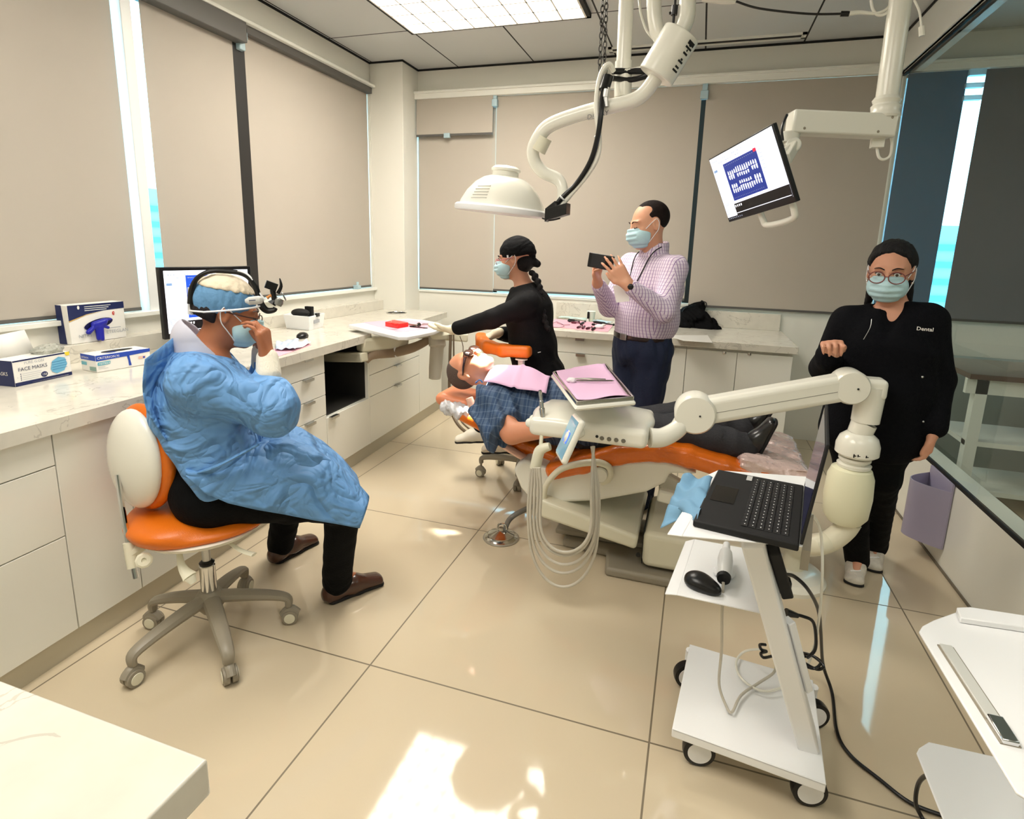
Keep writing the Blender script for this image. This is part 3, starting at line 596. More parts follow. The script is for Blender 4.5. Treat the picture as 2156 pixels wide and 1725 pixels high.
obj('post_bracket', M().tube([DP(272,1142,d0_), DP(281,1195,d0_)], 0.019, 12).tube([DP(276,1165,d0_), DP(330,1135,d0_+0.05), DP(400,1135,dep(sc_+V(0,0,0.42)))], [0.02,0.018,0.022], 10, smooth=5), m_cream2, st)
kn = DP(303,1180,d0_-0.02); kk = nz(CAM-kn)
obj('adjusting_knob', M().lathe([(0.024,-0.01),(0.027,0),(0.026,0.012),(0.02,0.016),(0.008,0.016),(0.007,0.010)], kn, kk, 9), m_cream2, st)
obj('lever', M().tube([DP(375,1140,1.98), DP(382,1190,1.95), DP(400,1215,1.93)], [0.006,0.012,0.024], 10, smooth=5, flat=0.35).tube([DP(400,1215,1.93), DP(408,1228,1.93)], [0.024,0.012], 10, flat=0.35), m_cream2, st)
obj('lever', M().tube([DP(465,1130,2.05), DP(505,1158,2.02), DP(535,1168,2.0)], [0.006,0.01,0.013], 10, smooth=5, flat=0.35), m_cream2, st)
# ---------------------------------------------------------------- patient chair
YN, YF = 2.50, 3.06
pn = lambda x, y, Y=YN: P(x, y, Y=Y)
ch = thing('dental_chair', 'orange and white reclining dental chair carrying the patient', 'dental chair', (-0.3,2.78,0))
def slab(top, th, y0, y1):
    """side-view centre line (X,z) of the top face -> upholstered slab"""
    s = S()
    for a, b in zip(top[:-1], top[1:]):
        a3, b3 = V(a[0],(y0+y1)/2,a[1]-th/2), V(b[0],(y0+y1)/2,b[1]-th/2); d = nz(b3-a3); u = nz(np.cross(d, (0,1,0))); u = -u if u[2] < 0 else u
        s.rbox((a3+b3)/2, (np.linalg.norm(b3-a3)/2+0.02, (y1-y0)/2, th/2), [d,(0,1,0),u], rd=th*0.42, k=0.035)
    return s
tp = [pn(x,y)[[0,2]] for x,y in ((1155,982),(1225,966),(1300,946),(1385,938),(1450,950),(1530,975),(1610,996),(1690,1012))]
m_orc = mat('orange leatherette stitched', (224,110,16), 0.25, bump=0.15, bscale=200, var=0.06, coat=0.35)
sobj('seat_cushion', slab(tp, 0.085, YN, YF), m_orc, ch, 0.008)
tb = [(-1.13,0.655),(-0.98,0.60),(-0.80,0.53),(-0.58,0.475)]
sobj('back_cushion', slab(tb, 0.06, YN+0.13, YF-0.10), m_orc, ch, 0.008)
hr_ = V(-1.185,2.80,0.682); s_ = S(); s_.rbox(hr_, (0.08,0.13,0.032), [nz((1,0,-0.12)),(0,1,0),nz((0.12,0,1))], rd=0.03); s_.cap(hr_+V(-0.08,-0.1,0.01), hr_+V(-0.08,0.1,0.01), 0.035, k=0.03)
hd = sobj('headrest', s_, mat('salmon leatherette', (226,140,100), 0.4), ch, 0.007)
s_ = S(); s_.rbox(hr_+V(0.02,-0.03,-0.025), (0.08,0.14,0.028), [nz((1,0,-0.12)),(0,1,0),nz((0.12,0,1))], rd=0.03); s_.cap(hr_+V(-0.03,-0.14,-0.03), hr_+V(0.05,-0.15,-0.05), 0.02, k=0.03)
sobj('headrest_film', s_, mat('crumpled white film', (236,238,240), 0.25, trans=0.35, bump=0.5, bscale=40, coat=0.3), ch, 0.007, folds(0.012, 60, 3))
s_ = S(); s_.rbox(V(tp[-1][0]-0.11,2.78,tp[-1][1]+0.012), (0.14,0.27,0.035), [nz((1,0,-0.1)),(0,1,0),nz((0.1,0,1))], rd=0.03)
sobj('foot_film', s_, mat('crinkled clear film', (240,214,208), 0.16, trans=0.15, bump=0.7, bscale=45, coat=0.6), ch, 0.008, folds(0.010, 70, 5))
s_ = S(); ring = [(1080,990),(1095,1028),(1110,1046),(1178,1060),(1257,1056),(1360,1038),(1400,1018),(1410,998),(1470,1000),(1440,984),(1403,972),(1356,970),(1257,978),(1149,986),(1105,968),(1090,975)]
obj('seat_shell', M().sheet([pn(x,y,2.53) for x,y in ring], (0,0.48,0)), m_cream, ch, bevel=0.03, segs=5)
lp = [(1145,1052),(1150,1022),(1178,990),(1218,977),(1257,974),(1280,982),(1286,998),(1279,1012),(1266,1018)]
obj('side_loop', M().tube([pn(x,y,2.49) for x,y in lp], [0.017,0.018,0.019,0.02,0.021,0.019,0.018,0.018,0.012], 14, smooth=6, flat=0.8), m_cream2, ch)
obj('loop_disc', M().lathe([(0.036,-0.03),(0.038,0.004),(0.032,0.012),(0.004,0.014)], pn(1264,1000,2.49), (0,-1,0), 28), m_cream, ch)
q4 = [pn(x,y,2.46) for x,y in ((1135,1050),(1135,1090),(1338,1160),(1344,1132))]; t4 = [pn(1135,1050,2.46), pn(1344,1132,2.46)]
obj('lift_arm_cover', M().sheet(q4, (0,0.55,0)), m_cream2, ch, bevel=0.018, segs=4)
obj('base_housing', M().box((-0.14,2.47,0.06), (0.30,2.92,0.235)), m_cream2, ch, bevel=0.03, segs=4)
obj('housing_seam', M().box((-0.143,2.50,0.06), (-0.139,2.9,0.232)), m_dark, ch)
obj('pivot_bolt', M().lathe([(0.011,0),(0.011,0.006),(0.004,0.008)], pn(1344,1168,2.455), (0,-1,0), 16), m_black, ch)
obj('base_plate', M().prism([(-0.30,2.43),(0.33,2.43),(0.33,3.0),(-0.55,3.0),(-0.55,2.62),(-0.32,2.60)], 0.0, 0.045), m_greypl, ch, bevel=0.015, segs=3)
obj('base_rail', M().box((-0.60,2.66,0.045), (-0.10,2.74,0.075)).box((-0.60,2.82,0.045), (-0.10,2.88,0.075)), m_greypl, ch, bevel=0.01)
obj('linkage', M().bar(pn(1385,1040,2.6), pn(1470,1062,2.6), 0.05, 0.06).bar(pn(1395,1010,2.7), pn(1480,1060,2.7), 0.06, 0.09), m_cream, ch, bevel=0.01)
obj('stitching', M().tube([V(a[0],YN+0.02,a[1]-0.012) for a in tp], 0.0035, 6, smooth=4), mat('dark orange piping', (170,78,10), 0.5), ch)
obj('back_film', M().tube([pn(988,838,2.60), pn(1000,868,2.60), pn(1024,905,2.60), pn(1058,935,2.61), pn(1100,962,2.60), pn(1150,990,2.58)], [0.022,0.026,0.026,0.024,0.022,0.018], 12, smooth=5, flat=0.8), mat('salmon film', (236,186,164), 0.25, coat=0.5, bump=0.4, bscale=60), ch)
# armrest above the patient's chest
ar = P(1098,775,Y=3.02)
ax_ = [(1012,722),(1020,738),(1050,746),(1110,748)]
s_ = S(); pts_ = [P(1013,712,Y=3.22), P(1016,722,Y=3.12), P(1030,731,Y=3.04), P(1060,738,Y=3.0), P(1108,741,Y=3.0)]
for a, b in zip(pts_[:-1], pts_[1:]):
    d = nz(b-a); s_.rbox((a+b)/2, (np.linalg.norm(b-a)/2+0.03, 0.036, 0.034), [d, nz(np.cross((0,0,1),d)), nz(np.cross(d,np.cross((0,0,1),d)))], rd=0.022, k=0.02)
arm = sobj('armrest_pad', s_, m_or, ch, 0.006)
obj('armrest_post', M().lathe([(0.034,0.0),(0.036,-0.006),(0.02,-0.01),(0.018,-0.05),(0.008,-0.055),(0.008,-0.30)], P(1098,755,Y=3.0)), m_cream, ch)
# suction foot pod
fp = P(1055,1133,Z=0); fo = thing('foot_control', 'round chrome foot control with a grey cable on the floor left of the dental chair', 'foot control', fp)
obj('disc', M().lathe([(0.088,0),(0.09,0.008),(0.075,0.014),(0.07,0.018),(0.07,0.024),(0.03,0.04),(0.014,0.046),(0.012,0.06)], fp, seg=40), m_steel, fo)
obj('rim', M().lathe([(0.094,0),(0.096,0.004),(0.09,0.009)], fp, seg=40), m_greypl, fo)
obj('hoop', M().tube([fp+V(-0.02,0,0.05), fp+V(-0.015,0,0.075), fp+V(0.02,0.0,0.08), fp+V(0.03,0,0.055)], 0.005, 8, smooth=4), m_steel, fo)
obj('cable', M().tube([fp+V(0.02,0.0,0.05), P(1072,1095,Y=2.68), P(1092,1080,Y=2.72), P(1125,1066,Y=2.8), P(1160,1062,Y=2.85)], 0.014, 12, smooth=6), mat('grey corrugated hose', (120,118,112), 0.5), fo)
# ---------------------------------------------------------------- delivery unit: post, arm, console, tray holder, hoses
du = thing('delivery_unit', 'white delivery unit with swing arm, control console and hanging grey hoses', 'delivery unit', (0.6,2.5,0))
YD = 2.45
pdk = P(1657,1205,Z=0.03)
obj('floor_disc', M().lathe([(0.165,0),(0.168,0.02),(0.15,0.045),(0.10,0.062),(0.004,0.066)], (pdk[0],pdk[1],0), seg=48), m_cream, du)
g = lambda x, y, Y=YD: P(x, y, Y=Y)
cA, cB = g(1787,1098), g(1783,985)
obj('elbow_pipe', M().tube([V(pdk[0]+0.02,pdk[1],0.05), V(pdk[0]+0.03,pdk[1],0.16), g(1712,1148), g(1745,1140), g(1775,1118), cA], [0.05,0.048,0.045,0.044,0.044,0.048], 18, smooth=6), m_cream2, du)
xc = (cA[0]+cB[0])/2; zb, zt = cA[2], cB[2]
obj('post_sleeve', M().lathe([(0.062,0),(0.082,0.03),(0.088,(zt-zb)*0.5),(0.084,(zt-zb)*0.85),(0.072,zt-zb),(0.05,zt-zb+0.01)], (xc,YD,zb), seg=36), mat('ivory plastic', (232,230,200), 0.3), du)
z1 = g(1797,968)[2]
obj('post_rings', M().lathe([(0.04,-0.03),(0.06,-0.028),(0.062,-0.016),(0.045,-0.012),(0.058,0.002),(0.058,0.012),(0.04,0.016)], (xc+0.005,YD,z1), seg=36), m_cream, du)
z2 = g(1800,958)[2]; cap_ = obj('post_cap', M().lathe([(0.066,0),(0.078,0.01),(0.078,0.045),(0.068,0.075),(0.045,0.095),(0.02,0.10)], (xc+0.008,YD,z2), seg=36), m_cream, du)
pk = M()
for i, dx in enumerate((-0.022,-0.008,0.004,0.02)): pk.box((xc+dx,YD-0.0775,z2+0.012+0.004*(i%2)), (xc+dx+0.004,YD-0.0765,z2+0.026)).box((xc+dx,YD-0.0775,z2+0.018), (xc+dx+0.010,YD-0.0765,z2+0.021))
obj('markings', pk, m_black, cap_)
zv = g(1812,800)[2]; xv = xc+0.02
obj('upright', M().tube([V(xc+0.008,YD,z2+0.09), V(xv-0.002,YD,g(1808,890)[2]), V(xv,YD,g(1810,888)[2])], [0.044,0.046,0.046], 20).tube([V(xv,YD,g(1810,886)[2]), V(xv+0.005,YD,zv-0.02)], [0.05,0.052], 20), m_cream, du)
obj('upright_head', M().box((xv-0.045,YD-0.045,zv-0.07), (xv+0.052,YD+0.045,zv+0.012)), m_cream, du, bevel=0.02, segs=4)
jr = g(1787,812,YD-0.03); jl = g(1463,868,2.30)
for nm, c, r_ in (('elbow_joint', jr, 0.066), ('elbow_joint', jl, 0.080)):
    obj(nm, M().lathe([(r_*0.7,-0.055),(r_,-0.04),(r_,0.04),(r_*0.9,0.052),(0.004,0.054)], c, (0.05,-1,0), 36), m_cream, du)
    obj('joint_screw', M().lathe([(0.004,0),(0.004,0.001)], c+V(0.02,-0.0555,0.0), (0,-1,0), 8), m_black, du)
d = nz(jr-jl); u = nz(V(0,0,1)-d*d[2]); n_ = np.cross(u, d)
obj('spring_arm', M().obox((jr+jl)/2, (np.linalg.norm(jr-jl)/2, 0.044, 0.052), d, n_, u), m_cream, du, bevel=0.022, segs=5)
obj('arm_cover_seam', M().obox((jr+jl)/2-u*0.004+n_*0.0, (np.linalg.norm(jr-jl)/2-0.06, 0.0445, 0.0012), d, n_, u), mat('seam grey', (150,148,138), 0.6), du)
Yc = 2.12
k_ = lambda x, y, Y=Yc: P(x, y, Y=Y)
obj('swan_link', M().tube([k_(1368,922,2.2), k_(1395,921,2.22), k_(1425,905,2.26), k_(1440,885,2.29), jl], [0.04,0.038,0.036,0.036,0.045], 18, smooth=6), m_cream, du)
x0, x1 = k_(1222,935)[0]-0.22, k_(1363,930)[0]; zc0, zc1 = k_(1300,937)[2], k_(1300,912)[2]
s_ = S(); s_.rbox(((x0+x1)/2,Yc+0.17,(zc0+zc1)/2+0.005), ((x1-x0)/2,0.17,(zc1-zc0)/2+0.015), rd=0.025); s_.ell((x1-0.16,Yc+0.19,zc1), (0.17,0.15,0.045), k=0.03); s_.ell((x0+0.10,Yc+0.17,zc1), (0.12,0.14,0.035), k=0.03)
con = sobj('console', s_, m_cream, du, 0.006)
kp = M()
for i in range(4): kp.lathe([(0.009,0),(0.007,0.004),(0.003,0.004)], (k_(1267+15.2*i,927)[0], Yc-0.0005, k_(1290,926)[2]), (0,-1,0), 14)
obj('control_knobs', kp, mat('knob grey', (120,118,108), 0.3, 0.4), con)
obj('button', M().lathe([(0.006,0),(0.006,0.002)], (k_(1257,919)[0],Yc-0.001,k_(1257,919)[2]), (0,-1,0), 12), m_black, con)
# left rack of the console with one upright handpiece
s_ = S()
for i in range(5):
    yy = Yc+0.03+i*0.055; s_.cap((x0-0.0,yy,zc1-0.012), (x0+0.05,yy,zc1+0.004), 0.02, k=0.012)
sobj('handpiece_rack', s_, m_cream, du, 0.005)
hp = k_(1143,880,Yc+0.03); ht = k_(1137,822,Yc+0.03)
obj('handpiece', M().tube([hp, hp+(ht-hp)*0.35, hp+(ht-hp)*0.36, hp+(ht-hp)*0.62, hp+(ht-hp)*0.64, hp+(ht-hp)*0.9, ht], [0.011,0.012,0.009,0.009,0.007,0.008,0.006], 14), m_steel, du)
obj('hose_holder', M().tube([k_(1158,940), k_(1142,945), k_(1134,955), k_(1127,986)], [0.016,0.021,0.023,0.023], 16, smooth=4).tube([hp+V(0,0,-0.02), k_(1138,945)], 0.008, 8), m_cream2, du)
kpt = [k_(1221,878,Yc-0.10), k_(1180,968,Yc-0.14)]; dd = nz(kpt[1]-kpt[0]); sd_ = nz(np.cross(dd, (0.25,1,0.1))); nn_ = np.cross(dd, sd_)
s_ = S(); s_.rbox((kpt[0]+kpt[1])/2, (np.linalg.norm(kpt[1]-kpt[0])/2, 0.075, 0.013), [dd, nz((0.35,-0.93,0)-dd*(V(0.35,-0.93,0) @ dd)), nz(np.cross(dd, nz((0.35,-0.93,0)-dd*(V(0.35,-0.93,0) @ dd))))], rd=0.011)
s_.cap((kpt[0]+kpt[1])/2, V(x0+0.22,Yc+0.02,zc0+0.03), 0.02, k=0.02)
tpad = sobj('touch_pad', s_, m_cream, du, 0.005)
w2 = nz((0.35,-0.93,0)-dd*(V(0.35,-0.93,0) @ dd)); w3 = nz(np.cross(dd, w2)); cp_ = (kpt[0]+kpt[1])/2
sg = 1 if (CAM-cp_) @ w3 > 0 else -1
sg = -1 if w3[0]*1 > 0 else 1
ttp = M().obox(cp_+w3*sg*0.0138, (np.linalg.norm(kpt[1]-kpt[0])/2-0.014, 0.064, 0.0008), dd, w2, w3)
obj('film_panel', ttp, mat('pale blue film', (130,186,216), 0.2, coat=0.4), tpad); obj('blue_display', M().obox(cp_+w3*sg*0.0152, (0.022,0.03,0.0008), dd, w2, w3), mat('blue display', (60,110,225), 0.3, emit=0.6), tpad)
# tray holder + steel tray
zt_ = 0.945
tc4 = [P(1160,786,Z=zt_), P(1212,855,Z=zt_), P(1340,843,Z=zt_), P(1277,768,Z=zt_)]
cT = sum(tc4)/4
def grow(pts, f): c = sum(pts)/len(pts); return [c+(p-c)*f for p in pts]
obj('tray_bracket', M().box((cT[0]+0.05,cT[1]-0.02,zc1), (cT[0]+0.10,cT[1]+0.06,zt_-0.02)), m_cream, du, bevel=0.008)
obj('tray_holder', M().prism([tuple(p[:2]) for p in tc4], zt_-0.022, zt_-0.004), m_cream, du, bevel=0.012, segs=3)
ty = thing('instrument_tray', 'steel tray lined with pink paper on top of the delivery unit', 'tray', cT)
g1 = grow(tc4, 0.93); t_ = M().prism([tuple(p[:2]) for p in g1], zt_-0.004, zt_-0.001)
for a, b in zip(g1, g1[1:]+g1[:1]): t_.bar(V(a[0],a[1],zt_+0.004), V(b[0],b[1],zt_+0.004), 0.008, 0.014)
obj('tray_body', t_, m_steel, ty, bevel=0.002)
pp = grow(tc4, 0.86); N_ = 14; pv, pf = [], []
for i in range(N_+1):
    for j in range(N_+1):
        a, b = i/N_, j/N_; p = (pp[0]*(1-a)+pp[3]*a)*(1-b)+(pp[1]*(1-a)+pp[2]*a)*b
        if b < 0.25: p = p+nz(pp[0]-pp[1])*0.02*(0.25-b)*4*(1 if 0.3 < a < 0.9 else 0.2)
        pv.append((p[0],p[1],zt_+0.004+0.004*math.sin(7*a)*math.sin(5*b)+(0.012*max(0,0.12-b)/0.12)+(0.006*max(0,b-0.93)/0.07)))
for i in range(N_):
    for j in range(N_): q = i*(N_+1)+j; pf.append((q,q+1,q+N_+2,q+N_+1))
po = obj('paper_liner', M().add(pv, pf), m_pink, ty); sm_ = po.modifiers.new('thickness', 'SOLIDIFY'); sm_.thickness = 0.001
def tool(px0, py0, px1, py1, z, lb, cat, build, nm): 
    a, b = P(px0,py0,Z=z), P(px1,py1,Z=z); o = thing(nm, lb, cat, (a+b)/2, 'instruments on the pink paper of the steel tray'); build(o, a, b); return o
def b_mirror(o, a, b):
    d = nz(b-a); obj('handle', M().tube([a+d*0.03,a+d*0.06,b-d*0.01,b], [0.002,0.004,0.004,0.002], 10), m_steel, o); obj('mirror', M().lathe([(0.012,0),(0.0125,0.002),(0.011,0.003)], a+d*0.012, (0,0,1), 20), m_chrome, o)
def b_tweezer(o, a, b):
    d = nz(b-a); s = nz(np.cross(d,(0,0,1))); obj('arm', M().tube([b, (a+b)/2+s*0.007, a+s*0.001], [0.003,0.0035,0.001], 8, smooth=4), m_steel, o); obj('arm', M().tube([b, (a+b)/2-s*0.007, a-s*0.001], [0.003,0.0035,0.001], 8, smooth=4), m_steel, o)
tool(1195,802,1293,802, zt_+0.014, 'thick-handled dental mirror lying nearest the front of the pink tray', 'mirror', b_mirror, 'dental_mirror')
tool(1200,797,1275,799, zt_+0.014, 'thin steel tweezers lying behind the mirror on the pink tray', 'tweezers', b_tweezer, 'tweezers')
cbp = P(1203,801,Z=zt_+0.016); s_ = S(); s_.ell(cbp, (0.020,0.015,0.011))
tag(sobj('cotton_ball', s_, mat('cotton', (244,238,240), 0.95, bump=0.6, bscale=120), None, 0.003, folds(0.003,200,2)), 'white cotton wad at the tip of the instruments on the pink tray', 'cotton')
# hoses
def hose_loop(xl, yt, xb, yb_, xr, yr, i):
    Yh = Yc-0.01-0.012*i
    y0_ = 1085; mid_, hf_ = (xl+xr)/2, (xr-xl)/2
    pts = [k_(1127+i*4-8,985,Yh), k_(xl+2,1035,Yh)]+[k_(mid_-hf_*math.cos(t)*(1 if math.cos(t) > 0 else .98), y0_+(yb_-y0_)*math.sin(t)**.8, Yh) for t in np.linspace(0.02,math.pi-.02,9)]+[k_(xr-2,1030,Yh), k_(1246+i,940,Yc+0.04)]
    return M().tube(pts, 0.0062, 10, smooth=7)
for i, (xl, xb, yb_, xr) in enumerate(((1112,1176,1236,1262),(1117,1178,1207,1258),(1124,1182,1189,1256),(1131,1186,1170,1250),(1137,1190,1163,1247))): obj('hose', hose_loop(xl,0,xb,yb_,xr,0,i), m_hose, du)
# ---------------------------------------------------------------- laptop cart
ct = thing('laptop_cart', 'white steel rolling cart with slanted column, shelf and laptop tray', 'cart', (0.25,1.68,0))
ZB = 0.125
bp = [P(x,y,Z=ZB) for x,y in ((1452,1356),(1415,1534),(1740,1652),(1712,1432))]
obj('base_plate', M().prism([tuple(p[:2]) for p in bp], ZB-0.008, ZB).prism([tuple(p[:2]) for p in (bp[1], bp[2], bp[2]+V(0,0.006,0), bp[1]+V(0,0.006,0))], ZB-0.03, ZB), m_cart, ct, bevel=0.003)
def wheel(c, ax):
    o = obj('wheel', M().lathe([(0.034,-0.016),(0.046,-0.014),(0.048,0),(0.046,0.014),(0.034,0.016)], c, ax, 32), m_black, ct)
    obj('wheel_disc', M().lathe([(0.034,-0.017),(0.034,0.017)], c, ax, 32), m_cart, o); obj('wheel_fork', M().tube([c+V(0,0,0.02)+V(0,0.02,0), c+V(0,0.035,0.045), c+V(0,0.03,0.075)], 0.012, 8, smooth=3), m_cart, ct)
wf = [P(1468,1606,Z=0), P(1698,1690,Z=0)]
for p in wf: wheel(V(p[0],p[1],0.048), nz((0.15,-1,0)))
for p in (bp[0], bp[3]): wheel(V(p[0]+(-0.0),p[1]-0.06,0.048), nz((0.3,-1,0)))
ct_top, ct_bot = P(1583,1128,Z=0.80), P(1700,1560,Z=ZB)
cd_ = nz(ct_top-ct_bot)
obj('column', M().bar(ct_bot-cd_*0.0, ct_top, 0.055, 0.085, up=(0,1,0.2)), m_cart, ct, bevel=0.006)
ZTt = 0.84
tt = [P(x,y,Z=ZTt) for x,y in ((1512,990),(1436,1128),(1690,1150),(1712,1040))]
tt[3] = tt[0]+(tt[2]-tt[1]); 
lip = [tt[0], tt[1], P(1405,1124,Z=ZTt-0.02)+V(0,0,0), P(1488,995,Z=ZTt-0.01)]
trm = M().prism([tuple(p[:2]) for p in tt], ZTt-0.004, ZTt); trm.add([tt[0],tt[1],V(lip[2][0],lip[2][1],ZTt-0.02),V(lip[3][0],lip[3][1],ZTt-0.02),tt[0]-V(0,0,0.004),tt[1]-V(0,0,0.004),V(lip[2][0],lip[2][1],ZTt-0.024),V(lip[3][0],lip[3][1],ZTt-0.024)], [(0,1,2,3),(7,6,5,4),(1,5,6,2),(2,6,7,3),(3,7,4,0)])
obj('laptop_tray', trm, m_cart, ct, bevel=0.0015)
obj('side_lip', M().prism([tuple(p[:2]) for p in (tt[2], tt[2]+(tt[3]-tt[2])*.45, tt[2]+(tt[3]-tt[2])*.45+V(0.018,0,0), tt[2]+V(0.018,0,0))], ZTt-0.06, ZTt-0.01), m_greypl, ct)
ZM = 0.57
ms = [P(x,y,Z=ZM) for x,y in ((1462,1135),(1425,1252),(1600,1290),(1600,1160))]
mm = M().prism([tuple(p[:2]) for p in ms], ZM-0.004, ZM); a_, b_ = P(1443,1140,Z=ZM-0.015), P(1400,1250,Z=ZM-0.015)
mm.add([ms[0],ms[1],b_,a_,ms[0]-V(0,0,.004),ms[1]-V(0,0,.004),b_-V(0,0,.004),a_-V(0,0,.004)], [(0,1,2,3),(7,6,5,4),(1,5,6,2),(2,6,7,3),(3,7,4,0)])
obj('shelf', mm, m_cart, ct, bevel=0.0015)
ccc = lambda t: ct_bot+(ct_top-ct_bot)*t+V(0.036,0.012,0)
obj('cable_channel', M().bar(ccc(0.28), ccc(0.62), 0.03, 0.02), m_cart, ct, bevel=0.003)
# laptop
lb4 = [P(x,y,Z=ZTt+0.018) for x,y in ((1512,988),(1458,1098),(1668,1136),(1700,1024))]
ld = nz(lb4[1]-lb4[0]); lr = nz(np.cross(ld,(0,0,1))); lr = lr if lr[0] > 0 else -lr      # ld: towards the camera, lr: towards the hinge
Wl, Dl = 0.385, 0.235; l0 = lb4[0]; l0[2] = ZTt
lt = thing('laptop', 'open black laptop on the top tray of the rolling cart', 'laptop', l0+ld*Wl/2+lr*Dl/2)
def LPt(a, b, z): return l0+lr*a+ld*b+V(0,0,z)
obj('base', M().add([LPt(0,0,0.001),LPt(Dl,0,0.001),LPt(Dl,Wl,0.001),LPt(0,Wl,0.001),LPt(0,0,0.018),LPt(Dl,0,0.02),LPt(Dl,Wl,0.02),LPt(0,Wl,0.018)], [(0,1,2,3),(7,6,5,4),(0,4,5,1),(1,5,6,2),(2,6,7,3),(3,7,4,0)]), m_blackm, lt, bevel=0.004)
kb = M(); 
for r_ in range(6):
    for c_ in range(17):
        a, b = Dl*0.92-0.018*(r_+1)-0.002, 0.03+c_*0.0193; z = 0.0205; kb.add([LPt(a,b,z),LPt(a+0.0155,b,z),LPt(a+0.0155,b+0.0165,z),LPt(a,b+0.0165,z),LPt(a+.001,b+.001,z+.0015),LPt(a+0.0145,b+.001,z+.0015),LPt(a+0.0145,b+0.0155,z+.0015),LPt(a+.001,b+0.0155,z+.0015)], [(4,5,6,7),(0,4,7,3),(1,5,4,0),(2,6,5,1),(3,7,6,2)])
kbo = obj('keyboard', kb, mat('key black', (26,26,28), 0.5), lt)
lg = M(); rs_ = random.Random(3)
for r_ in range(6):
    for c_ in range(17):
        a, b = Dl*0.92-0.018*(r_+1)+0.005, 0.035+c_*0.0193; z = 0.0224; w_ = 0.0035+0.002*rs_.random(); lg.add([LPt(a,b,z),LPt(a+0.0022,b,z),LPt(a+0.0022,b+w_,z),LPt(a,b+w_,z)], [(0,1,2,3)])
obj('key_legends', lg, mat('legend white', (225,225,225), 0.5), kbo)
obj('touchpad', M().add([LPt(0.015,0.13,0.0195),LPt(0.075,0.13,0.0198),LPt(0.075,0.24,0.0198),LPt(0.015,0.24,0.0195)], [(0,1,2,3)]), mat('touchpad black', (12,12,13), 0.2), lt)
obj('sticker', M().add([LPt(0.085,0.012,0.0202),LPt(0.085,0.05,0.0202),LPt(0.10,0.05,0.0204),LPt(0.10,0.012,0.0204)], [(0,1,2,3)]), mat('sticker', (190,190,188), 0.6), lt)
hx = LPt(Dl,0,0.02); topn = DP(1738,868, dep(hx)+0.0); 
sd2 = nz(V(0,0,1)+lr*0.10); sc1 = 0.245
obj('lid', M().add([LPt(Dl,0,0.02),LPt(Dl,Wl,0.02),LPt(Dl,Wl,0.02)+sd2*sc1,LPt(Dl,0,0.02)+sd2*sc1,LPt(Dl+0.007,0,0.02),LPt(Dl+0.007,Wl,0.02),LPt(Dl+0.007,Wl,0.02)+sd2*sc1,LPt(Dl+0.007,0,0.02)+sd2*sc1], [(0,1,2,3),(7,6,5,4),(0,4,5,1),(1,5,6,2),(2,6,7,3),(3,7,4,0)]), m_blackm, lt, bevel=0.002)
q0 = [LPt(Dl-0.0008,b,0.02)+sd2*h for b, h in ((0.008,0.02),(Wl-0.008,0.02),(Wl-0.008,sc1-0.008),(0.008,sc1-0.008))]
obj('screen', M().add(q0, [(0,1,2,3)]), mat('dark glossy screen', (22,26,70), 0.06, spec=0.8, emit=0.15), lt)
# things on the cart
mo = P(1482,1232,Z=ZM+0.01); s_ = S(); md = nz((0.8,-0.45,0)); s_.ell(mo, (0.052,0.03,0.024), [md, nz(np.cross((0,0,1),md)), (0,0,1)]); s_.ell(mo-md*0.02+V(0,0,0.002), (0.035,0.033,0.024), [md, nz(np.cross((0,0,1),md)), (0,0,1)]); s_.plane(mo+V(0,0,-0.009), (0,0,-1), k=0.003)
mth = thing('computer_mouse', 'black mouse on the middle shelf of the laptop cart', 'mouse', mo); sobj('shell', s_, m_black, mth, 0.003)
obj('scroll_wheel', M().lathe([(0.008,-0.003),(0.008,0.003)], mo-md*0.03+V(0,0,0.017), nz(np.cross((0,0,1),md)), 14), m_greypl, mth)
wa, wb_ = P(1524,1215,Z=ZM+0.03), P(1530,1146,Z=ZM+0.05)
sn = thing('scanner_wand', 'white handheld intraoral scanner lying on the cart shelf', 'scanner', (wa+wb_)/2)
wd = nz(wb_-wa); obj('body', M().tube([wa, wa+wd*0.02, wa+(wb_-wa)*0.5, wa+(wb_-wa)*0.72, wa+(wb_-wa)*0.8, wb_], [0.017,0.021,0.022,0.018,0.012,0.010], 16, smooth=3), m_cart, sn)
obj('button', M().lathe([(0.007,0),(0.006,0.003)], wa+(wb_-wa)*0.6+nz(CAM-wa)*0.02, nz(CAM-wa), 14), m_dark, sn); obj('tail_ring', M().lathe([(0.018,-0.004),(0.020,0),(0.018,0.012)], wa, -wd, 18), m_dark, sn)
obj('cradle', M().lathe([(0.03,0),(0.032,0.006),(0.026,0.012)], wa+(wb_-wa)*0.4-V(0,0,0.035), (0,0,1), 20), m_cart, sn)
sl = [P(1523,1226,Z=ZM+0.02), P(1520,1290,Y=1.52), P(1519,1370,Y=1.55), P(1514,1440,Z=0.2), P(1528,1485,Z=0.14), P(1541,1500,Z=0.14), P(1560,1465,Z=0.14), P(1595,1440,Z=0.14), P(1628,1418,Z=0.16), P(1634,1400,Z=0.2)]
obj('cable', M().tube(sl, 0.0042, 8, smooth=6), m_hose, sn)
wc = [LPt(Dl+0.012,Wl*0.45,0.012), P(1716,1092,Z=0.80), P(1729,1130,Z=0.72), P(1731,1220,Z=0.6), P(1722,1320,Z=0.4), P(1705,1390,Z=0.25), P(1670,1435,Z=0.16), P(1610,1456,Z=0.14), P(1562,1430,Z=0.14), P(1550,1395,Z=0.14), P(1568,1372,Z=0.15), P(1605,1367,Z=0.2)]
tag(obj('charging_cable', M().tube(wc, 0.0040, 8, smooth=6), m_cream), 'white cable looping from the laptop down to the cart base', 'cable')
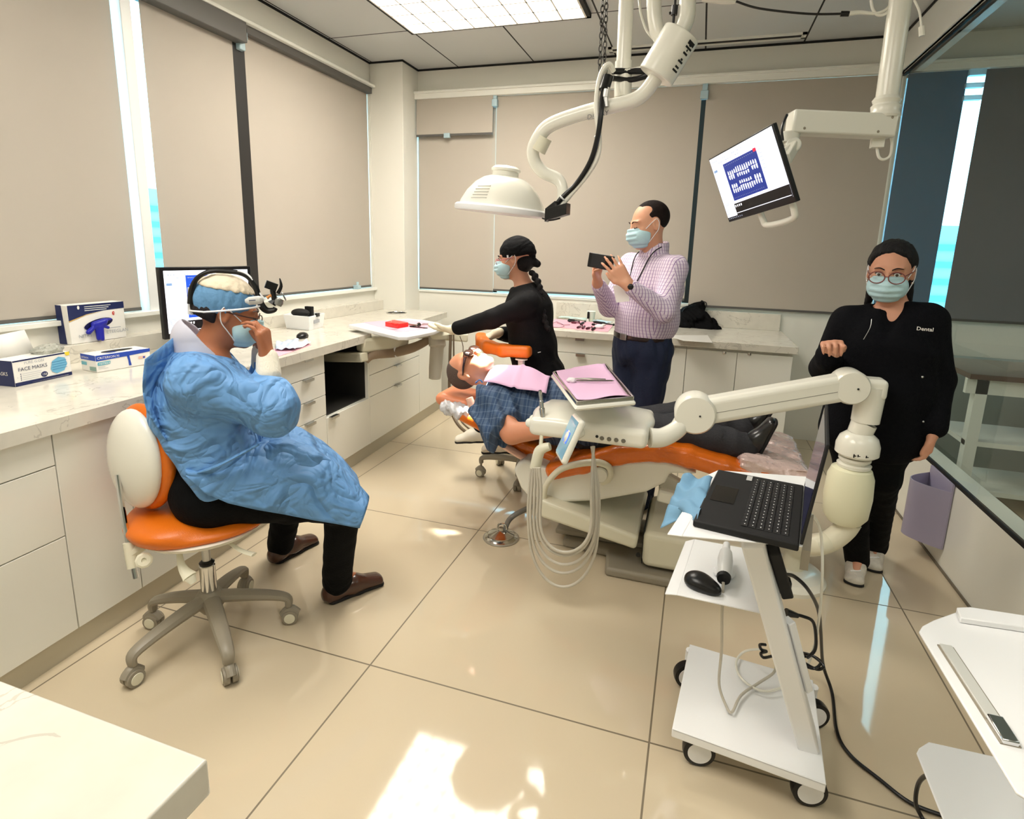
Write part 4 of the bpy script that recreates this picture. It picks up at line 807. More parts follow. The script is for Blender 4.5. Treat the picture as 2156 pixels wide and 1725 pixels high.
br = P(1640,1180,Z=0.68)
pbk = thing('power_adapter', 'black power brick strapped behind the cart column with its black lead', 'power adapter', br)
obj('brick', M().bar(P(1626,1150,Z=0.78), P(1655,1245,Z=0.60), 0.03, 0.05, up=(0,1,0)), m_blackm, pbk, bevel=0.005); obj('plug', M().box(tuple(P(1650,1232,Z=0.58)-V(0.018,0.018,0.02)), tuple(P(1650,1232,Z=0.58)+V(0.018,0.018,0.02))), m_black, pbk, bevel=0.004)
bl = [P(1652,1210,Z=0.62), P(1672,1214,Z=0.6), P(1700,1240,Z=0.56), P(1722,1282,Z=0.45), P(1728,1330,Z=0.30), P(1733,1400,Z=0.10), P(1752,1460,Z=0.01), P(1762,1540,Z=0.008), P(1790,1590,Z=0.008), P(1850,1640,Z=0.008), P(1915,1690,Z=0.008), P(1985,1718,Z=0.008)]
obj('lead', M().tube(bl, 0.0055, 8, smooth=7), m_black, pbk)
bl = [P(1662,1292,Z=0.45), P(1690,1298,Z=0.44), P(1712,1310,Z=0.42), P(1718,1345,Z=0.36), P(1715,1370,Z=0.32), P(1700,1385,Z=0.28)]
obj('plug_lead', M().tube(bl, 0.005, 8, smooth=6), m_black, pbk); obj('connector', M().tube([P(1655,1290,Z=0.46), P(1680,1297,Z=0.45)], [0.013,0.007], 10), m_black, pbk)
def coil(pxs, z): return M().tube([P(x,y,Z=z+0.006*(i%3)) for i,(x,y) in enumerate(pxs)], 0.0045, 8, smooth=6)
obj('coil', coil([(1690,1375),(1712,1382),(1734,1402),(1722,1410),(1700,1400),(1680,1385),(1700,1378),(1728,1393),(1715,1408),(1690,1400),(1676,1388),(1696,1382)], 0.27), m_black, pbk)
obj('coil', coil([(1612,1358),(1600,1358),(1603,1368),(1614,1372),(1602,1376),(1608,1385),(1625,1382)], 0.30), m_black, pbk)
lp2 = [P(1985,1640,Z=0.25), P(1955,1632,Z=0.2), P(1934,1650,Z=0.12), P(1928,1690,Z=0.05), P(1940,1720,Z=0.01), P(1965,1760,Z=0.008)]
tag(obj('floor_cable', M().tube(lp2, 0.0055, 8, smooth=6), m_black), 'black cable loop hanging beside the empty white cart', 'cable')
# disposable mask draped over the tray corner
def sheet_grid(c4, nx, ny, fn, name, m, parent=None, th=0.001):
    pv, pf = [], []
    for i in range(nx+1):
        for j in range(ny+1):
            a, b = i/nx, j/ny; p = (c4[0]*(1-a)+c4[1]*a)*(1-b)+(c4[3]*(1-a)+c4[2]*a)*b; pv.append(p+fn(a,b))
    for i in range(nx):
        for j in range(ny): q = i*(ny+1)+j; pf.append((q,q+1,q+ny+2,q+ny+1))
    o = obj(name, M().add(pv, pf), m, parent, sharp=60); s = o.modifiers.new('thickness','SOLIDIFY'); s.thickness = th; return o
mk = [P(1440,1000,Z=0.86), P(1500,1008,Z=0.86), P(1468,1092,Z=0.86), P(1408,1062,Z=0.78)]
mt_ = thing('draped_mask', 'crumpled pale blue disposable mask hanging over the laptop tray edge', 'mask', P(1440,1060,Z=0.82))
sheet_grid(mk, 14, 14, lambda a, b: V(0,0,0.008*math.sin(9*a+4*b)+0.006*math.sin(17*b)), 'mask_body', m_blue, mt_)
sheet_grid([P(1408,1062,Z=0.80), P(1440,1072,Z=0.82), P(1428,1098,Z=0.78), P(1390,1116,Z=0.75)], 6, 8, lambda a, b: V(0,0,0.004*math.sin(8*b)), 'mask_flap', m_blue, mt_)
# ---------------------------------------------------------------- empty cart, bottom right
c2 = thing('laptop_cart', 'empty white cart with a silver slot, cut off at the bottom right of the photo', 'cart', (0.75,1.05,0))
Z2 = 0.80
def tray2(pxs, z, nm, bend): 
    pts = [P(x,y,Z=z) for x,y in pxs]; return obj(nm, M().prism([tuple(p[:2]) for p in pts][::-1], z-0.005, z), m_cart, c2, bevel=0.002)
A = [P(x,y,Z=Z2) for x,y in ((1935,1328),(1962,1310),(2018,1288))]
far = nz(A[2]-A[1]); 
tray2([(1935,1330),(1942,1318),(1965,1306),(2015,1288),(2030,1287),(2300,1325),(2300,1780),(2160,1680),(2140,1668)], Z2, 'top_tray', 0)
fold = [P(2012,1290,Z=Z2+0.0008), P(2040,1289,Z=Z2+0.0008), P(2240,1320,Z=Z2+0.0008), P(2240,1345,Z=Z2+0.0008), P(2020,1312,Z=Z2+0.0008)]
obj('raised_lip', M().sheet([p for p in fold], (0,0,0.012)), m_cart, c2, bevel=0.002)
sa_, sb2 = P(1990,1362,Z=Z2), P(2128,1572,Z=Z2)
obj('slot_handle', M().bar(sa_+V(0,0,0.002), sa_+(sb2-sa_)*0.80+V(0,0,0.002), 0.02, 0.006), mat('satin silver', (222,222,216), 0.45, 0.25), c2, bevel=0.001)
obj('slot_rim', M().bar(sa_+V(0,0,0.0006), sb2+V(0,0,0.0006), 0.026, 0.003), m_greypl, c2)
obj('slot_clasp', M().bar(sa_+(sb2-sa_)*0.78+V(0,0,0.005), sb2+V(0,0,0.003), 0.022, 0.012), m_chrome, c2, bevel=0.002)
tray2([(1930,1585),(1935,1575),(1955,1562),(2090,1592),(2200,1620),(2200,1900),(2000,1760)], 0.47, 'lower_shelf', 0)
obj('base_plate', M().box((0.62,0.75,0.11), (1.02,1.15,0.12)), m_cart, c2); obj('column', M().bar((0.98,0.95,0.12), (0.95,0.85,Z2-0.005), 0.055, 0.085, up=(0,1,0)), m_cart, c2, bevel=0.004)
for x, y in ((0.66,0.79),(0.98,0.79),(0.66,1.11),(0.98,1.11)): obj('wheel', M().lathe([(0.034,-0.016),(0.048,0),(0.034,0.016)], (x,y,0.048), (0,1,0), 24).box((x-0.01,y-0.012,0.05), (x+0.01,y+0.012,0.11)), m_black, c2)
# wall bin
bn = thing('wall_bin', 'lavender grey bin hung on the low wall behind the standing woman', 'bin', P(1925,1040,X=1.2))
ya, yb_2 = 3.08, 3.36; bt = []
n_ = 16
prof = [(1.255,ya)]+[(1.255-0.13*math.sin(math.pi*i/n_), ya+(yb_2-ya)*i/n_) for i in range(1,n_)]+[(1.255,yb_2)]
bm_ = M(); zb_, zt2 = 0.10, 0.40
bm_.add([(p[0],p[1],zb_) for p in prof]+[(p[0],p[1],zt2) for p in prof]+[(p[0]*1+0.004 if p[0]<1.25 else p[0],p[1],zt2) for p in prof]+[(p[0]+0.004 if p[0]<1.25 else p[0],p[1],zb_+0.01) for p in prof],
  [(i,i+1,i+1+n_+1,i+n_+1) for i in range(n_)]+[(i+n_+1,i+1+n_+1,i+1+2*(n_+1),i+2*(n_+1)) for i in range(n_)]+[(i+2*(n_+1),i+1+2*(n_+1),i+1+3*(n_+1),i+3*(n_+1)) for i in range(n_)]+[tuple(range(n_+1)), tuple(range(3*(n_+1),4*(n_+1)))])
obj('bin_body', bm_, mat('lavender grey plastic', (172,166,190), 0.35), bn, flipfix=True)
obj('back_plate', M().box((1.253,ya,zb_), (1.262,yb_2,zt2+0.04)), MATS['lavender grey plastic'], bn)
# ================================================================ dental light on its ceiling arm
YL = 2.75
l_ = lambda x, y, Y=YL: P(x, y, Y=Y)
dl = thing('dental_light', 'white domed dental operating light hanging over the patient on a bent ceiling arm', 'dental light', l_(1310,40))
cL, cR = l_(967,436), l_(1150,455); rc = (cL+cR)/2; rr_ = np.linalg.norm(cR-cL)/2; axd = nz(np.cross(cR-cL, (0,1,0))); axd = axd if axd[2] > 0 else -axd
h_ = l_(1067,372)[2]-rc[2]; R1 = rr_
obj('dome', M().lathe([(R1*0.97,0.0),(R1*0.93,0.012),(R1*0.90,h_*0.22),(R1*0.78,h_*0.52),(R1*0.62,h_*0.78),(R1*0.45,h_*0.94),(R1*0.32,h_),(0.01,h_)], rc, axd, 56), m_cream, dl)
obj('rim', M().lathe([(R1*0.9,-0.012),(R1*1.0,-0.012),(R1*1.02,-0.004),(R1*1.02,0.012),(R1*0.98,0.02),(R1*0.9,0.02)], rc, axd, 56), m_cart, dl)
obj('reflector', M().lathe([(R1*0.9,-0.010),(R1*0.5,0.01),(0.01,0.016)], rc, axd, 48), mat('rose tinted reflector', (190,160,150), 0.2, 0.4), dl)
obj('dome_cap', M().lathe([(R1*0.28,h_-0.006),(R1*0.28,h_+0.022),(R1*0.31,h_+0.026),(R1*0.31,h_+0.036),(R1*0.24,h_+0.048),(0.01,h_+0.054)], rc, axd, 40), m_cream, dl)
vn = M(); nrm = V(0,-1,0)
dax = nz(cR-cL); day = np.cross(axd, dax)
def dome_pt(th, hh, push=0.002):
    t = hh/h_; prof_ = [(0.0,0.97),(0.22,0.90),(0.52,0.78),(0.78,0.62),(0.94,0.45),(1,0.32)]; r_ = np.interp(t, [q[0] for q in prof_], [q[1] for q in prof_])*R1+push
    return rc+axd*hh+dax*r_*math.cos(th)+day*r_*math.sin(th)
fsgn = -1 if day[1] > 0 else 1
for i in range(5): vn.tube([dome_pt(fsgn*a, h_*(0.28+0.085*i)+h_*0.10*(a-1.72)*-0.6, 0.0) for a in np.linspace(1.62,2.05,7)], 0.003, 6)
obj('vent_slots', vn, mat('slot grey', (196,194,184), 0.5), dl)
armp = [(1148,452,2.72),(1166,447,2.73),(1182,425,2.75),(1184,395,2.78),(1172,376,2.79),(1146,364,2.78),(1128,345,2.77),(1122,318,2.75),(1134,290,2.74),(1152,268,2.74),(1185,252,2.74),(1250,232,2.74),(1320,216,2.74),(1352,200,2.74),(1378,168,2.74),(1400,135,2.74)]
obj('lower_arm', M().tube([l_(*p) for p in armp], [0.026]*4+[0.030]*4+[0.033]*8, 18, smooth=5), m_cream, dl)
obj('arm_sleeve', M().tube([l_(1147,289,2.74), l_(1133,318,2.745)], 0.037, 20), m_cream2, dl)
A0, A1 = l_(1380,162,2.72), l_(1436,70,2.72)
cyl = obj('counterbalance', M().lathe([(0.078,0),(0.082,0.004),(0.082,np.linalg.norm(A1-A0)-0.004),(0.078,np.linalg.norm(A1-A0)),(0.03,np.linalg.norm(A1-A0)+0.004)], A0, A1-A0, 40), m_cream, dl, bevel=0.003)
ca = nz(A1-A0); cs = nz(np.cross(ca, A0-CAM)); cf = nz(CAM-(A0+A1)/2); cf = nz(cf-ca*(cf @ ca)); cs = nz(np.cross(cf, ca))
lbm = M()
for i, t in enumerate((0.10,0.14,0.20,0.25,0.32,0.45,0.50,0.62,0.70)):
    c0 = A0+(A1-A0)*(0.95-t)+ (cf*math.cos(0.75)+(-cs if cs[0] < 0 else cs)*math.sin(0.75))*0.0825; sdv = nz(np.cross(ca, c0-A0)); wv = (0.020,0.006,0.02,0.004,0.014,0.006,0.015,0.012,0.016)[i]; lbm.obox(c0, (0.004 if i else 0.008, wv, 0.0004), ca, sdv, np.cross(ca, sdv))
obj('print', lbm, m_black, cyl)
obj('arm_print', M().text('DARAY', l_(1236,252,2.705), l_(1262,246,2.705)-l_(1236,252,2.705), (0,0,1), 0.03).tube([l_(1238,253,2.703), l_(1262,247,2.703)], 0.001, 5), mat('print grey', (120,120,118), 0.6), dl)
obj('ceiling_post', M().tube([l_(1311,205,2.86), l_(1313,130,2.86)], 0.040, 20).tube([l_(1313,132,2.86), V(l_(1316,0,2.86)[0],2.86,ZC)], 0.034, 20), m_cream, dl)
obj('post_pivot', M().tube([l_(1311,206,2.86), l_(1312,222,2.80)], 0.02, 14), m_cream2, dl)
up_ = lambda x, y, Y=2.72: l_(x, y, Y)
obj('upper_arm', M().tube([up_(1430,75), up_(1445,40), up_(1448,0), up_(1449,-60), V(up_(1450,-110)[0],2.72,ZC)], 0.034, 18, smooth=4).tube([up_(1400,85,2.8), up_(1378,35,2.8), V(up_(1360,-30,2.8)[0],2.8,ZC)], 0.032, 18, smooth=4), m_cream, dl)
obj('turnbuckle', M().tube([up_(1417,58), up_(1419,30)], 0.006, 8).tube([up_(1419,32), up_(1421,12)], 0.014, 10).tube([up_(1409,28), up_(1419,26)], 0.006, 8).tube([up_(1421,12), V(up_(1424,-30)[0],2.72,ZC)], 0.005, 8), m_black, dl)
cm = l_(1176,446,2.68)
obj('clip_on_camera', M().obox(cm, (0.05,0.03,0.026), nz((0.95,-0.1,0.25)), nz((0.1,1,0)), (0,0,1)).obox(cm+V(0.0,0.0,0.0)-V(0.035,0,0.0), (0.03,0.025,0.03), nz((0.8,-0.1,0.6)), nz((0.1,1,0)), (0,0,1)).tube([cm+V(-0.08,0,-0.03), cm+V(-0.04,0,-0.04), cm+V(0.01,0,-0.03)], 0.004, 6, smooth=3), m_black, dl, bevel=0.006)
hs = thing('hanging_hose', 'black and white hoses hanging from chains down to the dome light', 'hose', l_(1250,300))
hb = [(1166,440,2.70),(1180,420,2.70),(1215,385,2.70),(1243,340,2.69),(1258,290,2.68),(1266,235,2.68),(1268,205,2.70),(1276,180,2.72),(1286,158,2.72)]
obj('black_hose', M().tube([l_(*p) for p in hb], 0.0115, 10, smooth=5).tube([l_(1272,190,2.70), l_(1280,162,2.72)], 0.024, 12).tube([l_(1290,150,2.8), l_(1330,150,2.84), l_(1372,150,2.8)], 0.014, 10, smooth=4).tube([l_(1290,165,2.8), l_(1330,168,2.84), l_(1370,158,2.8)], 0.012, 10, smooth=4), m_black, hs)
hw = [(1172,446,2.71),(1200,412,2.71),(1235,370,2.71),(1258,330,2.70),(1262,290,2.70),(1256,240,2.70),(1258,190,2.71),(1268,150,2.72),(1282,135,2.73),(1292,150,2.76)]
obj('white_hose', M().tube([l_(*p) for p in hw], 0.0115, 10, smooth=5).tube([l_(1290,152,2.8), l_(1340,145,2.84), l_(1370,136,2.8)], 0.008, 8, smooth=4), m_cream, hs)
obj('hose_ties', M().lathe([(0.014,-0.004),(0.017,0),(0.014,0.004)], l_(1258,288,2.69), l_(1256,240,2.70)-l_(1258,288,2.69), 14).lathe([(0.014,-0.004),(0.018,0),(0.014,0.004)], l_(1184,417,2.70), (1,0,1), 14), m_cart, hs)
obj('lug', M().tube([l_(1276,225,2.70), l_(1275,200,2.70)], 0.012, 10).tube([l_(1275,205,2.70), l_(1278,185,2.70)], 0.016, 10), m_alu, hs)
def chain(p0, p1, label):
    m = M(); L = np.linalg.norm(p1-p0); n = int(L/0.026); d = nz(p1-p0); a = nz(np.cross(d,(0.3,1,0))); b = np.cross(d, a)
    for i in range(n):
        c = p0+d*(i+0.5)*L/n; u = a if i % 2 else b
        m.tube([c+d*0.017*math.cos(t)+u*0.008*math.sin(t) for t in np.linspace(0,2*math.pi,11)], 0.0024, 5, caps=False)
    t_ = thing('chain', label, 'chain', p0, None); obj('links', m, mat('dark steel', (70,68,66), 0.35, 0.9), t_); obj('hook', M().tube([p0, p0-d*0.0+V(0,0,-0.02), p0+V(0.012,0,-0.03), p0+V(0.015,0,-0.015)], 0.004, 6, smooth=3), m_steel, t_)
pA = l_(1262,150,2.74); pB = l_(1272,140,2.74)
chain(pA, V(l_(1268,0,2.74)[0]+0.0, 2.74, ZC), 'steel chain left of its twin, hanging from the ceiling above the hoses')
chain(pB, V(l_(1271,0,2.78)[0]+0.005, 2.77, ZC), 'steel chain right of its twin, hanging from the ceiling above the hoses')
# ================================================================ wall-side screen on ceiling pole
YP = 3.0
p_ = lambda x, y, Y=YP: P(x, y, Y=Y)
sc = thing('ceiling_mount', 'white ceiling pole with a boxy arm carrying the tilted screen', 'screen arm', (p_(1868,215)[0],YP,2.0))
zk = p_(1866,215)[2]; xk = p_(1866,215)[0]; xt_ = p_(1884,0)[0]
obj('pole', M().tube([V(xk,YP,zk), V(xk-0.005,YP,ZC)], 0.044, 24), m_cream, sc)
z3 = p_(1866,250)[2]
obj('collar', M().lathe([(0.060,0),(0.064,0.01),(0.055,0.03),(0.058,0.05),(0.050,0.06),(0.056,0.075),(0.046,0.09)], (xk,YP,z3), seg=28), m_cream, sc)
e0, e1 = p_(1878,268), p_(1662,258,2.88); d = nz(e1-e0); u = nz(V(0,0,1)-d*d[2]); n_ = np.cross(u, d)
obj('arm_box', M().obox((e0+e1)/2-u*0.0, (np.linalg.norm(e1-e0)/2, 0.045, 0.048), d, n_, u), m_cream, sc, bevel=0.01, segs=3)
obj('screws', M().lathe([(0.006,0),(0.004,0.003)], e1-d*0.05-u*0.03+n_*0.045*(1 if n_[1] < 0 else -1), n_*(1 if n_[1] < 0 else -1), 10).lathe([(0.006,0),(0.004,0.003)], e0+d*0.03+u*0.03+n_*0.045*(1 if n_[1] < 0 else -1), n_*(1 if n_[1] < 0 else -1), 10).lathe([(0.006,0),(0.004,0.003)], e0+d*0.08-u*0.03+n_*0.045*(1 if n_[1] < 0 else -1), n_*(1 if n_[1] < 0 else -1), 10), m_greypl, sc)
obj('tilt_knuckle', M().tube([e1-d*0.01-u*0.04, e1-d*0.01-u*0.085], [0.042,0.038], 18).tube([e1-d*0.01-u*0.08, p_(1668,305,2.86)], 0.024, 12).lathe([(0.03,-0.02),(0.034,0.0),(0.03,0.02)], p_(1670,306,2.86), (0,-1,0), 20).bar(p_(1672,306,2.86), p_(1655,335,2.80), 0.035, 0.05), m_cream, sc, bevel=0.004)
obj('arm_plug', M().box(tuple(p_(1832,312)-V(0.0,0.02,0.0)), tuple(p_(1862,290)+V(0,0.02,0))).tube([p_(1846,310), p_(1850,330), p_(1860,336), p_(1874,328), p_(1878,305), p_(1876,288)], 0.0065, 8, smooth=5), m_cream, sc, bevel=0.002)
obj('arm_cable', M().tube([p_(1657,242,2.82), p_(1650,258,2.80), p_(1646,275,2.79), p_(1648,296,2.78)], 0.006, 8, smooth=5), m_black, sc)
TL = V(-0.005,3.0,1.945); rx = nz((0.431,-0.884,0.114)); dn = nz(V(0.369,0.111,-0.933)-rx*(V(0.369,0.111,-0.933) @ rx)); Wm, Hm = 0.52, 0.318
bk = nz(np.cross(rx, dn)); bk = bk if bk @ (CAM-TL) < 0 else -bk
mn_ = thing('display_screen', 'tilted flat screen on the ceiling arm showing rows of dental x-rays', 'screen', TL+rx*Wm/2+dn*Hm/2)
def MP(a, b, z=0, O=None): return TL+rx*a*Wm+dn*b*Hm-bk*z
obj('housing', M().add([MP(0,0),MP(1,0),MP(1,1),MP(0,1),MP(0,0)+bk*0.02,MP(1,0)+bk*0.02,MP(1,1)+bk*0.02,MP(0,1)+bk*0.02], [(0,1,2,3),(7,6,5,4),(0,4,5,1),(1,5,6,2),(2,6,7,3),(3,7,4,0)]), m_black, mn_, bevel=0.003)
obj('back_shell', M().add([MP(0.01,0.01)+bk*0.02,MP(0.995,0.01)+bk*0.02,MP(0.995,0.99)+bk*0.02,MP(0.01,0.99)+bk*0.02,MP(0.05,0.05)+bk*0.035,MP(0.95,0.05)+bk*0.035,MP(0.95,0.95)+bk*0.035,MP(0.05,0.95)+bk*0.035], [(0,1,2,3),(7,6,5,4),(0,4,5,1),(1,5,6,2),(2,6,7,3),(3,7,4,0)]), m_cart, mn_)
m_ui = mat('screen white', (232,236,250), 0.3, emit=0.75); m_uib = mat('screen blue', (28,48,130), 0.3, emit=0.7); m_uid = mat('screen black', (20,20,22), 0.3, emit=0.1)
m_uit = mat('screen teeth', (240,240,246), 0.3, emit=0.8); m_uig = mat('screen grey text', (140,150,170), 0.3, emit=0.6); m_red = mat('screen red', (200,40,70), 0.3, emit=0.7); m_uic = mat('screen steel blue', (120,150,190), 0.3, emit=0.6)
def ui(fn, teeth_scale=1.0, blue=(0.20,0.17,0.72,0.72)):
    m = M()
    def q(a0, b0, a1, b1, mi, z): m.add([fn(a0,b0,z),fn(a1,b0,z),fn(a1,b1,z),fn(a0,b1,z)], [(0,1,2,3)], mi)
    q(0.012,0.02,0.985,0.93,0,0.001); a0, b0, a1, b1 = blue; q(a0,b0,a1,b1,1,0.0015); W, Hh = a1-a0, b1-b0
    rs = random.Random(5)
    def tooth(a, b, w, h, up):
        pts = [(-.5,-.5),(.5,-.5),(.45,0),(.25,.5),(0,.38),(-.25,.5),(-.45,0)] if up else [(-.5,.5),(.5,.5),(.45,0),(.25,-.5),(0,-.38),(-.25,-.5),(-.45,0)]
        m.add([fn(a+x*w, b+y*h, 0.002) for x, y in pts], [tuple(range(7))], 4)
    for row, (yy, h, up) in enumerate(((0.27,0.15,False),(0.42,0.09,True),(0.60,0.08,False),(0.76,0.15,True))):
        for i in range(14):
            if row in (1,2) and i in (3,10): continue
            tooth(a0+W*(0.09+0.063*i), b0+Hh*(yy+0.01*math.sin(i)), W*0.040, Hh*h*(1 if 3 < i < 10 else 0.72), up)
    for row, yy in enumerate((0.38,0.66)):
        for i in (0,1,2,11,12,13): tooth(a0+W*(0.09+0.063*i), b0+Hh*yy, W*0.045, Hh*0.075, True)
    for i in range(18): q(a0+W*(0.05+0.05*i), b0+Hh*0.93, a0+W*(0.065+0.05*i), b0+Hh*0.945, 5, 0.002)
    for i in range(16): q(a0+W*(0.05+0.055*i), b0+Hh*0.05, a0+W*(0.065+0.055*i), b0+Hh*0.07, 5, 0.002)
    q(a1-W*0.08,b0-0.01,a1,b0+0.035,3,0.002); q(0.03,0.20,0.09,0.235,6,0.002)
    for i in range(7): q(a1+0.02,b0+0.03+i*0.05,a1+0.05+0.02*rs.random(),b0+0.035+i*0.05,5,0.002)
    for i in range(20): q(0.02+0.03*i, 0.075, 0.02+0.03*i+0.02*rs.random(), 0.085, 5, 0.002)
    for i in range(12): q(0.02+0.04*i, 0.12, 0.02+0.04*i+0.03*rs.random(), 0.128, 5, 0.002)
    for i in range(8): q(0.02, 0.72+0.022*i, 0.06+0.05*rs.random(), 0.726+0.022*i, 5, 0.002)
    q(a1+0.16,0.2,a1+0.162,0.72,5,0.002)
    q(0.18,0.76,0.985,0.93,2,0.0015); q(0.18,0.895,0.975,0.905,0,0.002)
    for i in range(4): tooth(0.20+0.03*i, 0.80, 0.018, 0.035, True)
    for i in range(8): q(0.03+i*0.03,0.945,0.045+i*0.03,0.96,5,0.002)
    return m
obj('display', ui(lambda a, b, z: MP(a,b,z)), [m_ui, m_uib, m_uid, m_red, m_uit, m_uig, m_uic], mn_, flipfix=False)
hA, hB = MP(0.42,1.0)+bk*0.03, MP(0.86,1.0)+bk*0.03
obj('handle', M().tube([hA+dn*-0.03, hA+dn*0.035+rx*0.005, hA+dn*0.065+rx*0.03, hB+dn*0.065-rx*0.03, hB+dn*0.035-rx*0.0, hB-dn*0.03], 0.014, 12, smooth=5), m_cream, mn_)
obj('vesa_mount', M().tube([p_(1672,306,2.86), MP(0.62,0.42)+bk*0.06], 0.02, 12).obox(MP(0.62,0.42)+bk*0.045, (0.05,0.05,0.012), rx, dn, bk), m_cream, sc)
tag(obj('cable_plug', M().tube([P(1480,-6,Y=3.0), P(1530,0,Y=3.0), P(1549,4,Y=3.0)], [0.02,0.018,0.008], 10), m_cream), 'white cable plug at the ceiling end of the thin black cable', 'plug')
# loose cables at the ceiling
tag(obj('ceiling_cable', M().tube([P(1550,3,Y=3.0), P(1600,18,Y=3.0), P(1700,29,Y=3.0), P(1775,29,Y=3.0)], 0.005, 8, smooth=6).tube([P(1770,29,Y=3.0), P(1788,29,Y=3.0)], 0.011, 10), m_black), 'thin black cable strung below the ceiling left of the screen pole', 'cable')
tag(obj('ceiling_cable', M().tube([P(1786,29,Y=3.0), P(1810,26,Y=3.0), P(1845,28,Y=3.0), P(1868,18,Y=3.0), P(1878,0,Y=3.0), P(1882,-40,Y=3.0)], [0.011,0.008,0.006,0.006,0.006,0.006], 8, smooth=5).tube([P(1834,0,Y=3.0), P(1838,20,Y=3.0), P(1850,32,Y=3.0), P(1868,26,Y=3.0), P(1880,5,Y=3.0)], 0.006, 8, smooth=5)  , m_cream), 'white looped cable and plugs at the top of the screen pole', 'cable')
tag(obj('ceiling_cable', M().tube([P(1925,0,Y=2.9), P(1936,25,Y=2.9), P(1940,58,Y=2.9)], 0.0045, 8, smooth=4).tube([P(1940,56,Y=2.9), P(1941,76,Y=2.9)], 0.011, 8), m_cream), 'short white cable end dangling in front of the partition header', 'cable')
tag(obj('ceiling_cable', M().tube([P(1346,0,Y=2.9), P(1350,30,Y=2.9), P(1362,65,Y=2.9), P(1382,88,Y=2.9)], 0.006, 8, smooth=4), m_cream), 'thin white cable beside the light post near the ceiling', 'cable')
# ================================================================ assistant's tray arm on the left
ai = thing('tray_arm', 'folding off-white arm reaching out of the open cabinet bay to hold the round-ended tray', 'tray arm', P(760,740,Z=0.8))
Ya = lambda x, y, d: DP(x, y, d)
dq = dep(V(LFx(3.4,0.1), 3.5, 0.8))
obj('inner_arm', M().bar(DP(688,752,dq-0.05), DP(768,752,dq-0.25), 0.07, 0.065), m_cream2, ai, bevel=0.01)
obj('arm_pivot', M().tube([DP(767,758,dq-0.22), DP(767,738,dq-0.22)], 0.021, 16), m_black, ai)
obj('outer_arm', M().bar(DP(756,727,dq-0.24), DP(855,718,dq+0.05), 0.09, 0.095), m_cream2, ai, bevel=0.02, segs=4)
obj('rear_arm', M().bar(DP(880,703,dq+0.05), DP(985,711,dq+0.1), 0.07, 0.06), m_cream2, ai, bevel=0.01)
obj('sleeve_hose', M().tube([DP(770,762,dq-0.2), DP(785,748,dq-0.18), DP(830,742,dq-0.05), DP(870,732,dq+0.0), DP(905,715,dq+0.05)], [0.02,0.03,0.036,0.034,0.026], 14, smooth=5), mat('brown grey sleeve', (150,130,108), 0.5), ai)
obj('hose_ties', M().lathe([(0.036,-0.006),(0.040,0),(0.036,0.006)], DP(797,746,dq-0.12), (1,0.1,0.1), 18).lathe([(0.036,-0.006),(0.040,0),(0.036,0.006)], DP(834,741,dq-0.05), (1,0.1,0.1), 18), m_cart, ai)
obj('suction_canister', M().tube([DP(919,700,dq+0.02), DP(921,728,dq+0.02), DP(920,732,dq+0.02), DP(917,775,dq+0.02), DP(915,798,dq+0.02), DP(915,800,dq+0.02)], [0.06,0.062,0.05,0.048,0.042,0.02], 20), mat('frosted canister', (206,200,184), 0.35, trans=0.15), ai)
obj('arm_hub', M().lathe([(0.07,0),(0.075,0.03),(0.06,0.06)], DP(925,712,dq+0.02), (0,0,1), 24), m_cream2, ai)
obj('hanging_hose', M().tube([DP(949,705,dq), DP(947,760,dq), DP(946,830,dq), DP(950,865,dq-0.1), DP(965,895,dq-0.2), DP(990,915,dq-0.3), DP(1010,912,dq-0.35)], 0.011, 8, smooth=6).tube([DP(955,705,dq), DP(956,780,dq), DP(960,850,dq-0.1), DP(970,885,dq-0.2), DP(990,905,dq-0.3)], 0.006, 8, smooth=6).tube([DP(968,708,dq), DP(975,730,dq), DP(973,760,dq)], 0.003, 6, smooth=4), mat('brown hose', (98,82,62), 0.45), ai)
zt3 = 0.945
bt_ = [P(x,y,Z=zt3) for x,y in ((733,683),(838,708),(858,708),(885,703),(915,697),(935,687),(925,680),(895,674),(860,671),(800,676))]
bo = thing('round_tray', 'white round-ended tray with pink paper at the end of the cabinet arm', 'tray', P(850,695,Z=zt3))
obj('tray_body', M().prism([tuple(p[:2]) for p in bt_], zt3-0.028, zt3), m_cart, bo, bevel=0.008, segs=3)
pq = [P(x,y,Z=zt3+0.001) for x,y in ((764,679),(838,699),(868,697),(905,690),(928,688),(905,679),(860,674),(800,676))]
obj('paper_liner', M().prism([tuple(p[:2]) for p in pq], zt3+0.0005, zt3+0.0015), m_pinkr, bo)
rb = [P(x,y,Z=zt3+0.002) for x,y in ((811,687),(838,692),(860,688),(830,682))]
ro = thing('red_block', 'red plastic bur block on the round-ended tray', 'instrument block', rb[0])
obj('block', M().prism([tuple(p[:2]) for p in rb], zt3+0.002, zt3+0.032), mat('red plastic', (226,30,24), 0.3), ro, bevel=0.003); obj('lid', M().bar(P(826,681,Z=zt3+0.04), P(836,684,Z=zt3+0.035), 0.03, 0.015), MATS['red plastic'], ro, bevel=0.002); obj('pin', M().tube([P(824,680,Z=zt3+0.04), P(824,672,Z=zt3+0.05)], 0.0012, 6), m_steel, ro)
sy = thing('syringe', 'dark metal syringe lying behind the red block on the round-ended tray', 'syringe', P(880,684,Z=zt3+0.012))
obj('barrel', M().tube([P(852,681,Z=zt3+0.015), P(866,684,Z=zt3+0.012), P(878,686,Z=zt3+0.012)], [0.008,0.006,0.009], 12), m_steel, sy); obj('plunger', M().tube([P(862,687,Z=zt3+0.01), P(878,686,Z=zt3+0.012), P(882,684,Z=zt3+0.012)], [0.004,0.004,0.016], 12), m_black, sy)
